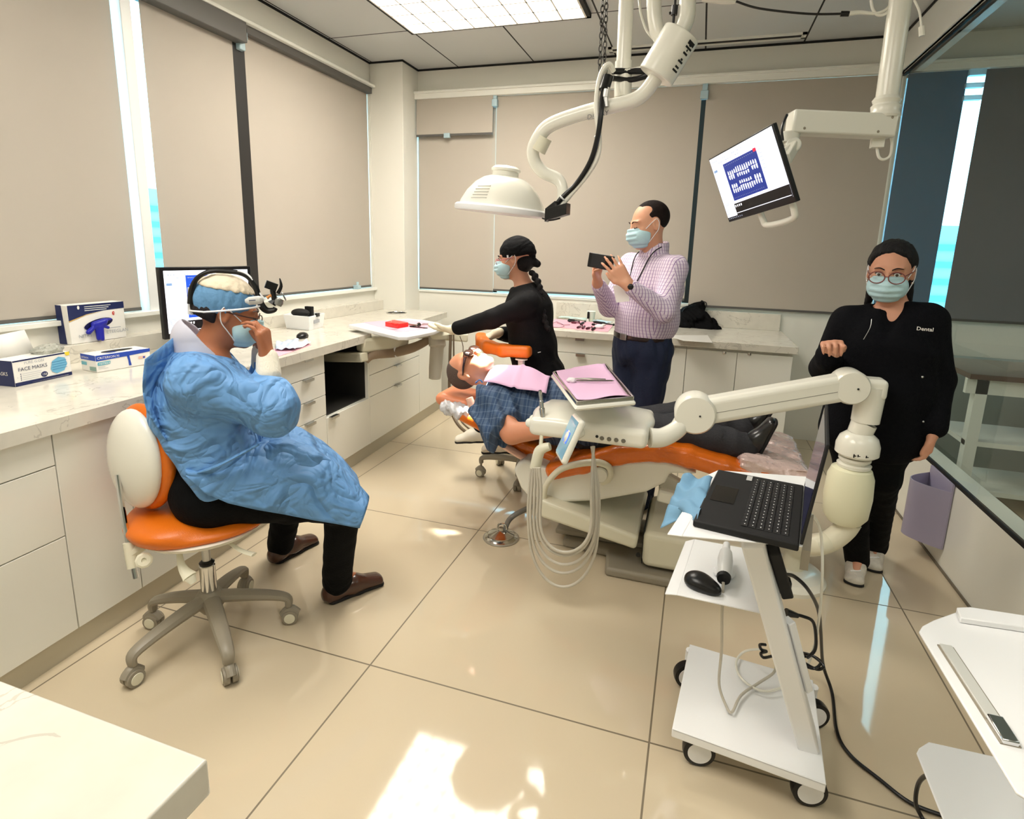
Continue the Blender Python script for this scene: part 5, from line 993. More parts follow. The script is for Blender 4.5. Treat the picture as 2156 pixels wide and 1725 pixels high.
obj('finger_ring', M().tube([P(896,684,Z=zt3+0.01)+V(0.022*math.cos(t),0.022*math.sin(t),0.004) for t in np.linspace(0,2*math.pi,14)], 0.003, 6, caps=False).tube([P(882,684,Z=zt3+0.012), P(893,684,Z=zt3+0.01)], 0.003, 6), m_steel, sy)
tag(obj('pen', M().tube([P(864,688,Z=zt3+0.006), P(900,691,Z=zt3+0.006)], 0.0035, 8), m_black), 'thin dark probe lying along the near edge of the pink paper on the round-ended tray', 'probe')
# ================================================================ boxes and small things on the side worktop
def frame_from(a, b):    # front lower edge from pixel points already in the world
    d = nz(b-a); n = nz(np.cross(d, (0,0,1))); n = n if n @ (CAM-a) > 0 else -n; return d, n
m_navy = mat('navy print', (24,36,84), 0.5); m_boxw = mat('white carton', (236,234,228), 0.6); m_royal = mat('royal blue print', (34,72,176), 0.5); m_teal = mat('teal print', (110,180,196), 0.5)
m_ink = mat('dark ink', (52,60,92), 0.6); m_lgrey = mat('light print', (176,180,186), 0.6); m_yel = mat('yellow print', (240,214,60), 0.5)
def carton(name, label, a, b, height, depth, cols, parts, lean=0):
    d, n = frame_from(a, b); W = np.linalg.norm(b-a); z = V(0,0,1); O = a
    o = thing(name, label, 'box', (a+b)/2-n*depth/2)
    def q(u, v, push=0.0): return O+d*u*W+z*v*height+n*push
    obj('carton', M().add([O,b,b-n*depth,O-n*depth,O+z*height,b+z*height,b-n*depth+z*height,O-n*depth+z*height], [(0,1,2,3),(7,6,5,4),(0,4,5,1),(1,5,6,2),(2,6,7,3),(3,7,4,0)]), cols, o, bevel=0.002)
    parts(o, q, d, n, W, height, depth, z); return o
def quad(q, u0, v0, u1, v1, mi=0, m=None, push=0.0008): 
    m = m or M(); m.add([q(u0,v0,push),q(u1,v0,push),q(u1,v1,push),q(u0,v1,push)], [(0,1,2,3)], mi); return m
def poly(q, pts, mi, m, push=0.0012): m.add([q(u,v,push) for u, v in pts], [tuple(range(len(pts)))], mi); return m
a, b = P(33,815,Z=ZT+.001), P(152,789,Z=ZT+.001)
hm_ = (PL(29,761,a,frame_from(a,b)[1])[2]-ZT)
def mask_parts(o, q, d, n, W, H_, D_, z):
    m = M(); quad(q,0,0,1,0.14,0,m); quad(q,0,0.94,1,1,0,m); quad(q,0.28,0.03,0.93,0.05,1,m)
    quad(q,0.05,0.30,0.055,0.36,3,m)
    for i in range(4): quad(q,0.10,0.20+0.075*i,0.115,0.24+0.075*i,2,m); quad(q,0.13,0.21+0.075*i,0.40+0.02*i,0.222+0.075*i,3,m)
    poly(q,[(0.50+0.06*math.cos(t),0.27+0.11*math.sin(t)) for t in np.linspace(0,2*math.pi,18)[:-1]],0,m)
    m.text('FACE MASKS', q(0.07,0.56,0.0012), d, z, H_*0.20, 2); m.text('PURE G.ON', q(0.18,0.80,0.0012), d, z, H_*0.15, 3); m.text('150', q(0.455,0.225,0.0016), d, z, H_*0.13, 1)
    obj('front_print', m, [m_navy, m_boxw, m_ink, m_lgrey], o, flipfix=False)
    m = M(); poly(q,[(0.62,0.42),(0.66,0.72),(0.78,0.86),(0.9,0.78),(0.93,0.52),(0.86,0.26),(0.72,0.2),(0.64,0.3)],0,m,0.0016)
    for i in range(4): poly(q,[(0.65,0.36+0.1*i),(0.92,0.38+0.1*i),(0.92,0.40+0.1*i),(0.65,0.385+0.1*i)],1,m,0.002)
    m.add([q(0.92,0.85,0.002),q(0.99,0.85,0.002),q(0.99,1.0,0.002),q(0.90,1.0,0.002)],[(0,1,2,3)],2)
    obj('mask_picture', m, [mat('printed mask blue', (110,178,212), 0.5), mat('printed mask fold', (70,140,186), 0.5), m_yel], o, flipfix=False)
    sd = M(); O = q(0,0); sd.add([O-d*0.001,O-n*D_-d*0.001,O-n*D_+z*H_-d*0.001,O+z*H_-d*0.001],[(0,1,2,3)]); so = obj('end_panel', sd, m_navy, o, flipfix=False)
    obj('end_text', M().text('medibuy'[:0]+'MASKS', O-n*D_*0.9+z*H_*0.42-d*0.0018, n, z, H_*0.2), m_boxw, so, flipfix=False)
    lid = M(); T = O+z*H_; lid.add([T-n*D_,T+d*W*0.72-n*D_,T+d*W*0.66-n*(D_+0.02)+z*0.10,T-n*(D_+0.02)+z*0.085-d*0.02],[(0,1,2,3)]); lo = obj('open_lid', lid, m_boxw, o, flipfix=False); s = lo.modifiers.new('thickness','SOLIDIFY'); s.thickness = 0.0015
    s_ = S(); s_.ell(O+d*W*0.78-n*D_*0.5+z*(H_+0.012), (W*0.24,D_*0.45,0.022), [d,n,z]); sobj('plastic_wrap', s_, mat('clear poly wrap', (214,216,206), 0.15, trans=0.6, bump=0.6, bscale=60), o, 0.004, folds(0.006,90,4))
carton('mask_box', 'open box of face masks with printed blue mask, nearest on the side worktop', a, b, hm_, 0.10, m_boxw, mask_parts)
a, b = P(204.5,785,Z=ZT+.001), P(318,766,Z=ZT+.001); hg = PL(201,750,a,frame_from(a,b)[1])[2]-ZT
def glove_parts(o, q, d, n, W, H_, D_, z):
    m = M(); poly(q,[(0,0.66),(0.55,0.72),(1,0.80),(1,1),(0,1)],0,m); poly(q,[(0.55,0.75),(0.60,0.75),(0.61,0.45),(0.625,0.12),(0.575,0.12),(0.57,0.45)],0,m)
    poly(q,[(0.03,0.38),(0.24,0.40),(0.25,0.55),(0.24,0.60),(0.03,0.58),(0.02,0.48)],1,m); poly(q,[(0.76,0.42),(0.9,0.43),(0.91,0.58),(0.77,0.58)],3,m); poly(q,[(0.85,0.45),(0.89,0.45),(0.89,0.55),(0.85,0.55)],0,m,0.0018)
    for i in range(2): quad(q,0.03,0.18+0.09*i,0.2-0.05*i,0.20+0.09*i,4,m)
    m.text('CRITERION N', q(0.02,0.76,0.0014), d, z, H_*0.2, 2); m.text('NITRILE', q(0.05,0.43,0.002), d, z, H_*0.17, 2)
    obj('front_print', m, [m_royal, m_teal, m_boxw, mat('peach print', (232,190,170), 0.6), m_lgrey], o, flipfix=False)
    O = q(0,0)-d*0.001; e = lambda u, v: O-n*D_*u+z*H_*v; m = M(); m.add([e(0,.68),e(1,.68),e(1,1),e(0,1)],[(0,1,2,3)],0); m.add([e(.62,.35),e(.98,.35),e(.98,.55),e(.62,.55)],[(0,1,2,3)],1); m.add([e(.02,.08),e(.45,.06),e(.45,.30),e(.02,.32)],[(0,1,2,3)],2); m.text('CRITERION', e(0.95,0.76)-d*0.001, n, z, H_*0.15, 3)
    obj('end_print', m, [m_royal, m_teal, mat('sage print', (140,170,160), 0.6), m_boxw], o, flipfix=False)
    T = q(0.52,1)-n*D_*0.5; obj('opening', M().lathe([(0.065,0.0022),(0.003,0.0022)], T, (0,0,1), 24, xr=1.0).__class__().add([T+d*0.07*math.cos(t)+n*0.022*math.sin(t)+z*0.002 for t in np.linspace(0,2*math.pi,24)[:-1]],[tuple(range(23))]), m_dark, o, flipfix=False)
    m = M(); m.add([q(0.2,1)-n*D_*0.3+z*.002,q(0.42,1)-n*D_*0.15+z*.002,q(0.42,1)-n*D_*0.35+z*.002],[(0,1,2)]); obj('top_print', m, m_royal, o, flipfix=False)
carton('glove_box', 'blue and white nitrile glove box lying flat beside the open mask box', a, b, hg, 0.115, m_boxw, glove_parts)
zs_ = 0.986
a, b = P(148,704,Z=zs_), P(265,688,Z=zs_); a = V(XL+0.075,a[1]+0.005,zs_); b = V(XL+0.075,b[1],zs_)
a = PL(148,704,(XL+0.085,0,0),(1,0,0)); b = PL(265,688,(XL+0.085,0,0),(1,0,0)); a[2] = b[2] = zs_; hb_ = PL(143,644,a,(1,0,0))[2]-zs_
def nav_parts(o, q, d, n, W, H_, D_, z):
    m = M(); poly(q,[(0,0.58),(0.3,0.74),(0.6,0.80),(1,0.82),(1,1),(0,1)],0,m); poly(q,[(0,0.575),(0.3,0.72),(0.6,0.785),(0.3,0.735),(0,0.605)],1,m,0.0018)
    for i in range(3): quad(q,0.28,0.93-0.05*i,0.75-0.04*i,0.945-0.05*i,2,m,0.0018)
    poly(q,[(0.18+0.02*math.cos(t),0.93+0.05*math.sin(t)) for t in np.linspace(0,2*math.pi,12)[:-1]],2,m,0.0018); poly(q,[(0.79+0.025*math.cos(t),0.70+0.055*math.sin(t)) for t in np.linspace(0,2*math.pi,14)[:-1]],3,m)
    m.text('S', q(0.782,0.67,0.002), d, z, H_*0.09, 2); m.text('NITRYLON'[:0]+'NITRI', q(0.13,0.14,0.0014), d, z, H_*0.13, 4); m.text('EXTEEGLAN'[:0]+'ETEEGLAN', q(0.62,0.17,0.0014), d, z, H_*0.13, 4); quad(q,0.66,0.30,0.9,0.32,4,m)
    obj('front_print', m, [m_navy, mat('gold print', (206,170,90), 0.4), m_boxw, mat('red print', (200,50,40), 0.5), m_lgrey], o, flipfix=False)
    c = q(0.5,0.46)+n*0.002; obj('opening', M().add([c+d*W*0.26*math.cos(t)+z*(H_*0.13*math.sin(t)+0.012*math.cos(t)) for t in np.linspace(0,2*math.pi,26)[:-1]],[tuple(range(25))]), mat('deep navy', (12,14,70), 0.5), o, flipfix=False)
    gl = mat('indigo nitrile glove', (30,34,160), 0.35); s_ = S(); g = lambda u, v, w: q(u,v)+n*w
    s_.cap(g(0.40,0.46,0.01), g(0.56,0.50,0.012), 0.015, 0.017, k=0.01); s_.cap(g(0.44,0.42,0.014), g(0.42,0.08,0.02), 0.012, 0.0095, k=0.008); s_.cap(g(0.50,0.42,0.014), g(0.485,0.05,0.02), 0.012, 0.0095, k=0.008); s_.cap(g(0.40,0.42,0.012), g(0.27,0.28,0.016), 0.009, 0.012, k=0.008); s_.cap(g(0.54,0.40,0.012), g(0.62,0.34,0.016), 0.008, 0.008, k=0.008); s_.cap(g(0.60,0.54,0.008), g(0.72,0.56,0.008), 0.010, 0.004, k=0.01)
    sobj('glove', s_, gl, o, 0.003, label='indigo glove pulled half out of the box')
    O = q(0,0)-d*0.001; e = lambda u, v: O-n*D_*u+z*H_*v; obj('end_print', M().add([e(.35,0),e(1,0),e(1,1),e(.5,1)],[(0,1,2,3)]), m_navy, o, flipfix=False)
carton('glove_box', 'navy and white glove box standing on the window ledge with an indigo glove pulled out', a, b, hb_, 0.078, m_boxw, nav_parts)
tag(obj('ledge', M().box((XL+0.02,-0.3,ZT), (XL+0.055,4.733,0.985)), m_quartz), 'narrow stone ledge in front of the upstand under the side windows', 'ledge') if False else None
# desktop monitor with its stand
mo_ = thing('desktop_monitor', 'black desktop monitor with x-rays on screen, on the side worktop behind the clinician', 'monitor', P(440,760,X=-2.62))
mA, mB, mD = PL(333,563,(-2.66,2.3,0),(1,-0.22,0)), PL(527,553,(-2.66,2.3,0),(1,-0.22,0)), PL(347,716,(-2.66,2.3,0),(1,-0.22,0))
mx_ = nz(V(*(mB-mA)[:2],0)); Wd = np.linalg.norm((mB-mA)[:2]); Hd = mA[2]-mD[2]; mnm = nz(np.cross(mx_, (0,0,1))); mnm = mnm if mnm @ (CAM-mA) > 0 else -mnm
def DPm(u, v, w=0): return mA+mx_*u*Wd-V(0,0,1)*v*Hd+mnm*w
def slabm(u0, v0, u1, v1, w0, w1): return M().add([DPm(u0,v0,w0),DPm(u1,v0,w0),DPm(u1,v1,w0),DPm(u0,v1,w0),DPm(u0,v0,w1),DPm(u1,v0,w1),DPm(u1,v1,w1),DPm(u0,v1,w1)], [(0,1,2,3),(7,6,5,4),(0,4,5,1),(1,5,6,2),(2,6,7,3),(3,7,4,0)])
obj('housing', slabm(0,0,1,1,-0.03,0), m_black, mo_, bevel=0.004)
obj('display', ui(lambda a, b, z: DPm(0.03+0.94*a, 0.03+0.96*b, z), blue=(0.24,0.09,0.74,0.72)), [m_ui, mat('screen royal blue', (36,78,190), 0.3, emit=0.7), m_uid, m_red, m_uit, m_uig, m_uic], mo_, flipfix=False)
obj('stand_neck', slabm(0.42,0.9,0.58,1.25,-0.06,-0.03), m_black, mo_, bevel=0.004); pb = DPm(0.5,1,-0.05); obj('stand_foot', M().box((pb[0]-0.10,pb[1]-0.12,ZT), (pb[0]+0.10,pb[1]+0.12,ZT+0.012)).box((pb[0]-0.02,pb[1]-0.03,ZT), (pb[0]+0.0,pb[1]+0.03,mD[2]+0.02)), m_black, mo_, bevel=0.004)
# white storage bin with odds and ends
a, b = P(600,692,Z=ZT), P(652,697,Z=ZT); c_ = P(683,688,Z=ZT)
sb3 = thing('storage_bin', 'white plastic bin of small black items on the side worktop', 'bin', (a+c_)/2)
back_ = a+(c_-b); ht_ = 0.10; quadb = [a, b, c_, back_]; cc = sum(quadb)/4; bb = M()
lo_ = [cc+(p-cc)*0.93 for p in quadb]; hi_ = [cc+(p-cc)*1.06+V(0,0,ht_) for p in quadb]; hi2 = [cc+(p-cc)*0.99+V(0,0,ht_) for p in quadb]; lo2 = [cc+(p-cc)*0.87+V(0,0,0.004) for p in quadb]
bb.add(lo_+hi_+hi2+lo2, [(0,1,2,3)]+[(i,(i+1)%4,(i+1)%4+4,i+4) for i in range(4)]+[(i+4,(i+1)%4+4,(i+1)%4+8,i+8) for i in range(4)]+[(i+8,(i+1)%4+8,(i+1)%4+12,i+12) for i in range(4)]+[(12,13,14,15)])
obj('bin_body', bb, m_cart, sb3, bevel=0.003); obj('binder_clip', M().obox(cc+(c_+b-2*cc)/2*1.06+V(0,0,ht_), (0.02,0.008,0.012), nz(c_-b), nz(np.cross(c_-b,(0,0,1))), (0,0,1)), m_black, sb3)
obj('label_strip', M().obox(b+(c_-b)*0.45+V(0,0,ht_*0.55)+nz(np.cross(nz(c_-b),(0,0,1)))*0.004*(1 if np.cross(nz(c_-b),(0,0,1)) @ (CAM-b) > 0 else -1), (0.04,0.0015,0.012), nz(c_-b), nz(np.cross(c_-b,(0,0,1))), (0,0,1)), m_lgrey, sb3)
tag(obj('charger', M().ell(cc+V(-0.01,-0.03,ht_+0.01), (0.07,0.05,0.03)), m_blackm), 'black rounded gadget in the left of the white storage bin', 'gadget'); tag(obj('card_holder', M().box(tuple(cc+V(-0.02,0.03,0.02)), tuple(cc+V(0.04,0.055,ht_+0.05))), m_blackm, bevel=0.002), 'dark upright card sticking out of the white storage bin', 'card')
mo2 = P(637,712,Z=ZT); m2 = thing('computer_mouse', 'black mouse on the side worktop right of the clinician\'s hand', 'mouse', mo2); s_ = S(); s_.ell(mo2+V(0,0,0.012), (0.034,0.055,0.026), [nz((1,0.3,0)),nz((-0.3,1,0)),(0,0,1)]); s_.plane(mo2+V(0,0,0.001), (0,0,-1), k=0.003); sobj('shell', s_, m_black, m2, 0.003); obj('wheel', M().lathe([(0.007,-0.003),(0.007,0.003)], mo2+V(0.0,-0.02,0.034), (1,0.3,0), 12), m_greypl, m2)
pk4 = [P(x,y,Z=ZT+0.001) for x,y in ((560,740),(583,752),(655,727),(640,718))]; tag(obj('pink_sheet', M().prism([tuple(p[:2]) for p in pk4][::-1], ZT+0.0005, ZT+0.002), m_pinkr), 'pink paper sheet under the wipes on the side worktop', 'paper')
sheet_o = sheet_grid([P(582,722,Z=ZT+0.006), P(580,738,Z=ZT+0.006), P(622,738,Z=ZT+0.006), P(630,717,Z=ZT+0.006)], 16, 16, lambda a, b: V(0,0,0.010+0.008*math.sin(9*a+5*b)*math.cos(11*b-3*a)), 'wipes_packet', mat('blue white foil packet', (196,212,232), 0.3, var=0.25, vscale=30)); tag(sheet_o, 'crumpled blue and white wipes packet on the pink sheet', 'packet')
sheet_o = sheet_grid([P(618,726,Z=ZT+0.006), P(622,737,Z=ZT+0.006), P(655,724,Z=ZT+0.006), P(645,716,Z=ZT+0.006)], 12, 12, lambda a, b: V(0,0,0.006+0.005*math.sin(8*a+7*b)), 'gauze_packet', mat('white gauze', (232,234,240), 0.7)); tag(sheet_o, 'small white crumpled packet right of the blue wipes packet', 'packet')
# ================================================================ on the back worktop
zb = lambda x, y, dz=0.001: P(x, y, Z=ZT+dz)
cl4 = [zb(1163,683), zb(1163,690), zb(1285,700), zb(1290,684), zb(1170,670)]
pc_ = [zb(x,y) for x,y in ((1160,688),(1228,695),(1280,699),(1292,684),(1240,678),(1168,672))]
tag(obj('pink_cloth', M().prism([tuple(p[:2]) for p in pc_], ZT+0.0005, ZT+0.003), m_pinkr), 'pink paper cloth under the tools on the back worktop', 'cloth')
def packs(x0, y0, x1, y1, w, c, lb, nm='sterile_pouch'):
    a, b = zb(x0,y0,0.012), zb(x1,y1,0.012); d = nz(b-a); n = nz(np.cross(d,(0,0,1)))*w; o = sheet_grid([a-n,a+n,b+n,b-n], 10, 6, lambda u, v: V(0,0,0.004*math.sin(12*u+6*v)+0.004), nm, c); tag(o, lb, 'pouch', None)
m_mint = mat('mint pouch', (206,226,216), 0.35, var=0.1, vscale=40); m_mintb = mat('pale blue pouch', (186,214,226), 0.35, var=0.1, vscale=40)
packs(1178,668,1232,672, 0.05, m_mint, 'left mint sterile pouch at the rear of the back worktop'); packs(1200,671,1235,673, 0.04, m_mint, 'mint sterile pouch overlapping the left one on the back worktop'); packs(1246,667,1272,670, 0.05, mat('sage pouch', (196,214,186), 0.4), 'sage green pouch right of the paper cup'); packs(1252,675,1284,680, 0.04, m_mintb, 'pale blue pouch in front of the sage green pouch')
cp = zb(1244,676,0.0); cu = thing('paper_cup', 'pale paper cup among the pouches on the back worktop', 'cup', cp); obj('cup_wall', M().lathe([(0.028,0),(0.030,0.002),(0.038,0.082),(0.036,0.082),(0.028,0.004)], cp, seg=24), mat('cup paper', (224,232,214), 0.6), cu); obj('cup_rim', M().lathe([(0.0375,0.080),(0.0395,0.083),(0.0375,0.086)], cp, seg=24), mat('cup rim', (230,238,222), 0.5), cu)
mp_ = zb(1238,677,0.0); mr = thing('marker', 'black marker standing upright in front of the paper cup', 'marker', mp_); obj('barrel', M().tube([mp_, mp_+V(0,0,0.045)], 0.009, 12), m_boxw, mr); obj('marker_cap', M().tube([mp_+V(0,0,0.025), mp_+V(0,0,0.075), mp_+V(0,0,0.085)], [0.011,0.010,0.006], 12), m_black, mr)
m_burg = mat('burgundy metal', (96,30,50), 0.3, 0.3)
tl = [((1196,675),(1204,678),m_blackm,'stub'), ((1203,679),(1220,680),m_burg,'long'), ((1197,673),(1219,677),m_blackm,'bar'), ((1215,690),(1226,686),m_burg,'a'), ((1226,691),(1231,687),m_burg,'b'), ((1234,692),(1246,689),m_burg,'c'), ((1246,694),(1256,688),m_blackm,'d'), ((1222,683),(1232,677),m_blackm,'e'), ((1246,683),(1256,684),m_blackm,'f'), ((1250,678),(1292,684),m_blackm,'g')]
dsc = dict(stub='short black peg at the left end of the tool row on the back worktop', long='burgundy clamp under the black bar on the pink cloth', bar='black bar lying across the top of the pink cloth', a='burgundy pick left of centre near the front of the pink cloth', b='stubby burgundy pick right of its longer twin', c='long thin burgundy pick pointing at the white puck', d='black pliers left of the white puck', e='black clip in front of the marker', f='black clip behind the white puck', g='long black tool at the right rim of the pink cloth')
for (p0, p1, mm_, k) in tl:
    a, b = zb(*p0, 0.012), zb(*p1, 0.012); o = thing('hand_tool', dsc[k], 'tool', (a+b)/2, 'small tools on the pink cloth'); r_ = 0.012 if k == 'g' else 0.009
    obj('grip', M().tube([a, a+(b-a)*0.1, a+(b-a)*0.55, a+(b-a)*0.6], [r_*0.6,r_,r_,r_*0.5], 10), mm_, o); obj('tip', M().tube([a+(b-a)*0.6, b], [r_*0.5,r_*0.35], 8).ell(b, (r_*0.8,)*3), mm_, o)
pz_ = zb(1261,691,0.006); pu = thing('white_puck', 'white round puck on the pink cloth by the man\'s belt', 'puck', pz_); obj('disc', M().ell(pz_+V(0,0,0.012), (0.036,0.034,0.018)), m_cart, pu); obj('tab', M().bar(pz_+V(0.01,0.02,0.015), pz_+V(0.03,0.07,0.02), 0.03, 0.015), m_boxw, pu, bevel=0.003)
tag(obj('wire_loop', M().tube([zb(1172+14*math.cos(t)+4*math.sin(2*t),684+6*math.sin(t),0.01) for t in np.linspace(0,2*math.pi,30)], 0.002, 5, caps=False).tube([zb(1173,680,0.01), zb(1186,684,0.01), zb(1200,684,0.01)], 0.002, 5, smooth=4), m_burg), 'thin coiled wire at the left of the pink cloth', 'wire')
# black backpack
bg = thing('backpack', 'slumped black backpack on the back worktop right of the man', 'bag', zb(1460,690))
Y5 = zb(1455,690)[1]+0.05; B = lambda x, y, dy=0.0: P(x, y, Y=Y5+dy)
s_ = S(); s_.rbox((B(1425,688)+B(1500,690))/2+V(0,0.05,0.01), (0.17,0.12,0.035), rd=0.03, k=0.05); s_.ell(B(1452,672,0.05), (0.11,0.10,0.075), k=0.06); s_.cap(B(1448,665,0.05), B(1475,645,0.08), 0.055, 0.035, k=0.05); s_.cap(B(1478,668,0.0), B(1508,692,-0.03), 0.04, 0.025, k=0.04); s_.cap(B(1400,690,0.05), B(1440,690,0.05), 0.03, 0.04, k=0.04); s_.plane(V(0,0,ZT+0.002), (0,0,-1), k=0.003)
sobj('bag_body', s_, mat('black nylon', (9,9,11), 0.85, spec=0.15, bump=0.3, bscale=80), bg, 0.006, folds(0.016,34,8))
obj('strap', M().tube([B(1436,668,-0.02), B(1440,652,0), B(1460,639,0.02), B(1484,636,0.03), B(1488,645,0.03)], 0.009, 8, smooth=5, flat=0.4), m_blackm, bg)
tag(obj('paper_sheet', M().prism([tuple(p[:2]) for p in (zb(1398,706), zb(1440,718), zb(1500,722), zb(1490,706))], ZT+0.0005, ZT+0.0015), mat('grey paper', (206,204,198), 0.6)), 'grey-white sheet of paper on the worktop in front of the backpack', 'paper')

# ================================================================ people
def frame(f, u):
    f = nz(f); u = np.array(u, float); u = nz(u-f*(u @ f)); return np.cross(f, u), f, u       # right, forward, up
def head_ops(s, c, f, u, k=1.0, ears=True):
    r, f, u = frame(f, u); A = [r, f, u]
    def q(a, b, d): return c+r*a*k+f*b*k+u*d*k
    def e(a, b, d, ra, rb, rd, kk=0.02, mode='u'): s.ell(q(a,b,d), (ra*k,rb*k,rd*k), A, kk*k, mode)
    e(0,-0.018,0.035, .076,.096,.083); e(0,.02,-.02, .066,.070,.085,.03); e(0,.048,-.085, .040,.040,.030,.03); e(0,.074,-.098, .020,.016,.016,.02)
    for m in (-1, 1):
        e(m*.036,.055,-.03, .026,.03,.026,.02); s.cap(q(m*.012,.087,.022), q(m*.046,.072,.026), .0085*k, .007*k, .012*k)
        e(m*.031,.092,.004, .016,.012,.010,.010,'s'); e(m*.031,.078,.004, .0125,.0125,.0115,.004)
        e(m*.012,.101,-.037, .009,.010,.008,.008)
        if ears:
            e(m*.077,-.010,.000, .010,.019,.031,.008); e(m*.086,-.006,.003, .008,.010,.018,.004,'s'); e(m*.078,-.004,-.024, .006,.009,.010,.006)
    s.cap(q(0,.088,.012), q(0,.110,-.030), .008*k, .012*k, .012*k)
    e(0,.090,-.060, .024,.012,.008,.010); e(0,.088,-.069, .019,.011,.007,.008); e(0,.102,-.0645, .022,.006,.0018,.003,'s')
    return q, A
def face_parts(root_body, c, f, u, k=1.0, brow=(40,26,20), iris=(50,34,24), closed=False):
    r, f, u = frame(f, u); q = lambda a, b, d: c+r*a*k+f*b*k+u*d*k
    for m in (-1, 1):
        if closed: obj('eyelid', M().tube([q(m*.045,.083,.000), q(m*.037,.0915,-.004), q(m*.026,.0925,-.004), q(m*.017,.087,.000)], .0016*k, 8, smooth=4), mat('lash dark', (36,24,20), 0.6), root_body)
        if not closed:
            obj('eye', M().ell(q(m*.031,.0815,.004), (.0118*k,.0118*k,.0105*k), axes=[r,f,u]), mat('eye white', (226,222,216), 0.15), root_body)
            obj('iris', M().lathe([(.0058*k,0),(.0052*k,.001),(.001,.0014)], q(m*.031,.0925,.003), f, 18), mat('iris %d' % iris[0], iris, 0.1), root_body)
            obj('eyelid', M().tube([q(m*.045,.084,.006), q(m*.037,.0925,.0135), q(m*.026,.0935,.0135), q(m*.017,.088,.006)], .0022*k, 8, smooth=4), mat('lash dark', (36,24,20), 0.6), root_body)
        obj('eyebrow', M().tube([q(m*.013,.094,.022), q(m*.030,.093,.030), q(m*.050,.078,.025)], [.0035*k,.004*k,.002*k], 8, smooth=4, flat=0.6), mat('brow %d' % brow[0], brow, 0.8), root_body)
def mask_part(body, c, f, u, k=1.0, m=None, nm='face_mask'):
    r, f, u = frame(f, u); q = lambda a, b, d: c+r*a*k+f*b*k+u*d*k
    s = S(); s.ell(q(0,.050,-.050), (.071*k,.070*k,.062*k), [r,f,u]); s.cap(q(0,.10,-.012), q(0,.112,-.045), .014*k, .012*k, .03*k); s.plane(q(0,.022,-.05), -f-u*0.25, k=.004); s.plane(q(0,.1,-.004), u, k=.008)
    o = sobj(nm, s, m or m_maskb, body, .0035, lambda p: 0.0022*np.sin(((p-c) @ u)*260/k)*(np.abs((p-c) @ r) < .055))
    st = M()
    for g in (-1, 1): st.tube([q(g*.064,.045,-.014), q(g*.076,.012,.012), q(g*.080,-.012,.026), q(g*.083,-.022,.006)], .0018, 6, smooth=5).tube([q(g*.062,.035,-.082), q(g*.074,.008,-.052), q(g*.082,-.014,-.026), q(g*.083,-.022,.006)], .0018, 6, smooth=5)
    obj('ear_loop', st, mat('mask elastic', (236,238,240), 0.6), body); return o
def hand_ops(s, w, d, n, th, L=0.18, curl=(15,30,20), spread=0.12, thumb=(0.6,0.5,0.2), grow=0.0, curls=None):
    """w wrist, d fingers' direction, n out of the palm, th thumb side"""
    d = nz(d); n = nz(np.array(n,float)-d*(np.array(n,float) @ d)); th = np.cross(d, n)*(1 if np.cross(d,n) @ np.array(th,float) > 0 else -1)
    pl = L*0.52; fl = [L*0.40,L*0.46,L*0.43,L*0.34]; g = grow
    s.cap(w-d*0.02, w+d*0.012, .025+g, .024+g, .02)
    kn = []
    for i in range(4):
        o = (1.5-i)*0.0205; k_n = w+d*(pl-abs(i-1.2)*0.004)+th*o; kn.append(k_n); s.cap(w+d*0.012+th*o*0.55, k_n, .0145+g, .0115+g, .014)
    for i in range(4):
        cu = curls[i] if curls else curl; dd = nz(d+th*spread*(1.5-i)*0.5); p = kn[i]; a = 0.0; r0 = (.0092,.0095,.0090,.0078)[i]+g
        for j, (fr, cc) in enumerate(zip((.45,.31,.24), cu)):
            a += math.radians(cc); v = dd*math.cos(a)+n*math.sin(a); p2 = p+v*fl[i]*fr; s.cap(p, p2, r0*(1-.10*j), r0*(1-.10*(j+1)), .004); p = p2
    tb = w+d*0.022+th*0.022; td = nz(d*thumb[0]+th*thumb[1]+n*thumb[2]); t1 = tb+td*L*0.20; td2 = nz(d*(thumb[0]+.25)+th*thumb[1]*.4+n*(thumb[2]+.1)); t2 = t1+td2*L*0.17; td3 = nz(d*(thumb[0]+.5)+th*0.0+n*(thumb[2]+.2))
    s.cap(w+d*0.01+th*0.01, t1, .015+g, .0125+g, .012); s.cap(t1, t2, .0120+g, .0105+g, .005); s.cap(t2, t2+td3*L*.13, .0105+g, .0085+g, .004)
def body_mesh(J, root, skin, k=1.0, hands=(), ears=True, hk=1.0):
    s = S(); sd = J['side']; H = J['head']; head_ops(s, H[0], H[1], H[2], hk, ears); r, f, u = frame(H[1], H[2])
    s.cap(J['neck'], H[0]-u*.06*hk-f*.012*hk, .058*k, .052*k, .03)
    s.ecap(J['pel'], J['waist'], sd, (.165*k,.11*k), (.140*k,.10*k), .05); s.ecap(J['waist'], J['chest'], sd, (.140*k,.10*k), (.165*k,.115*k), .05)
    s.ecap(J['chest'], J['chest']*.35+J['neck']*.65, sd, (.165*k,.115*k), (.10*k,.07*k), .05)
    for g in 'LR':
        s.cap(J['neck']*.6+J['chest']*.4, J['sh'+g], .07*k, .056*k, .04); ak = J.get('armk', 1.0)*k; s.cap(J['sh'+g], J['el'+g], .050*ak, .042*ak, .02); s.cap(J['el'+g], J['wr'+g], .042*ak, .027*ak, .015)
        s.cap(J['hip'+g], J['kn'+g], .085*k, .056*k, .03); s.cap(J['kn'+g], J['an'+g], .054*k, .036*k, .02); s.cap(J['an'+g]-nz(J['an'+g]-J['kn'+g])*.0, J['an'+g]+(J['toe'+g]-J['an'+g])*.45+nz(J['an'+g]-J['kn'+g])*.015, .034*k, .020*k, .02)
    for h in hands: hand_ops(s, **h)
    return sobj('body', s, skin, root, .0055, smooth=2)
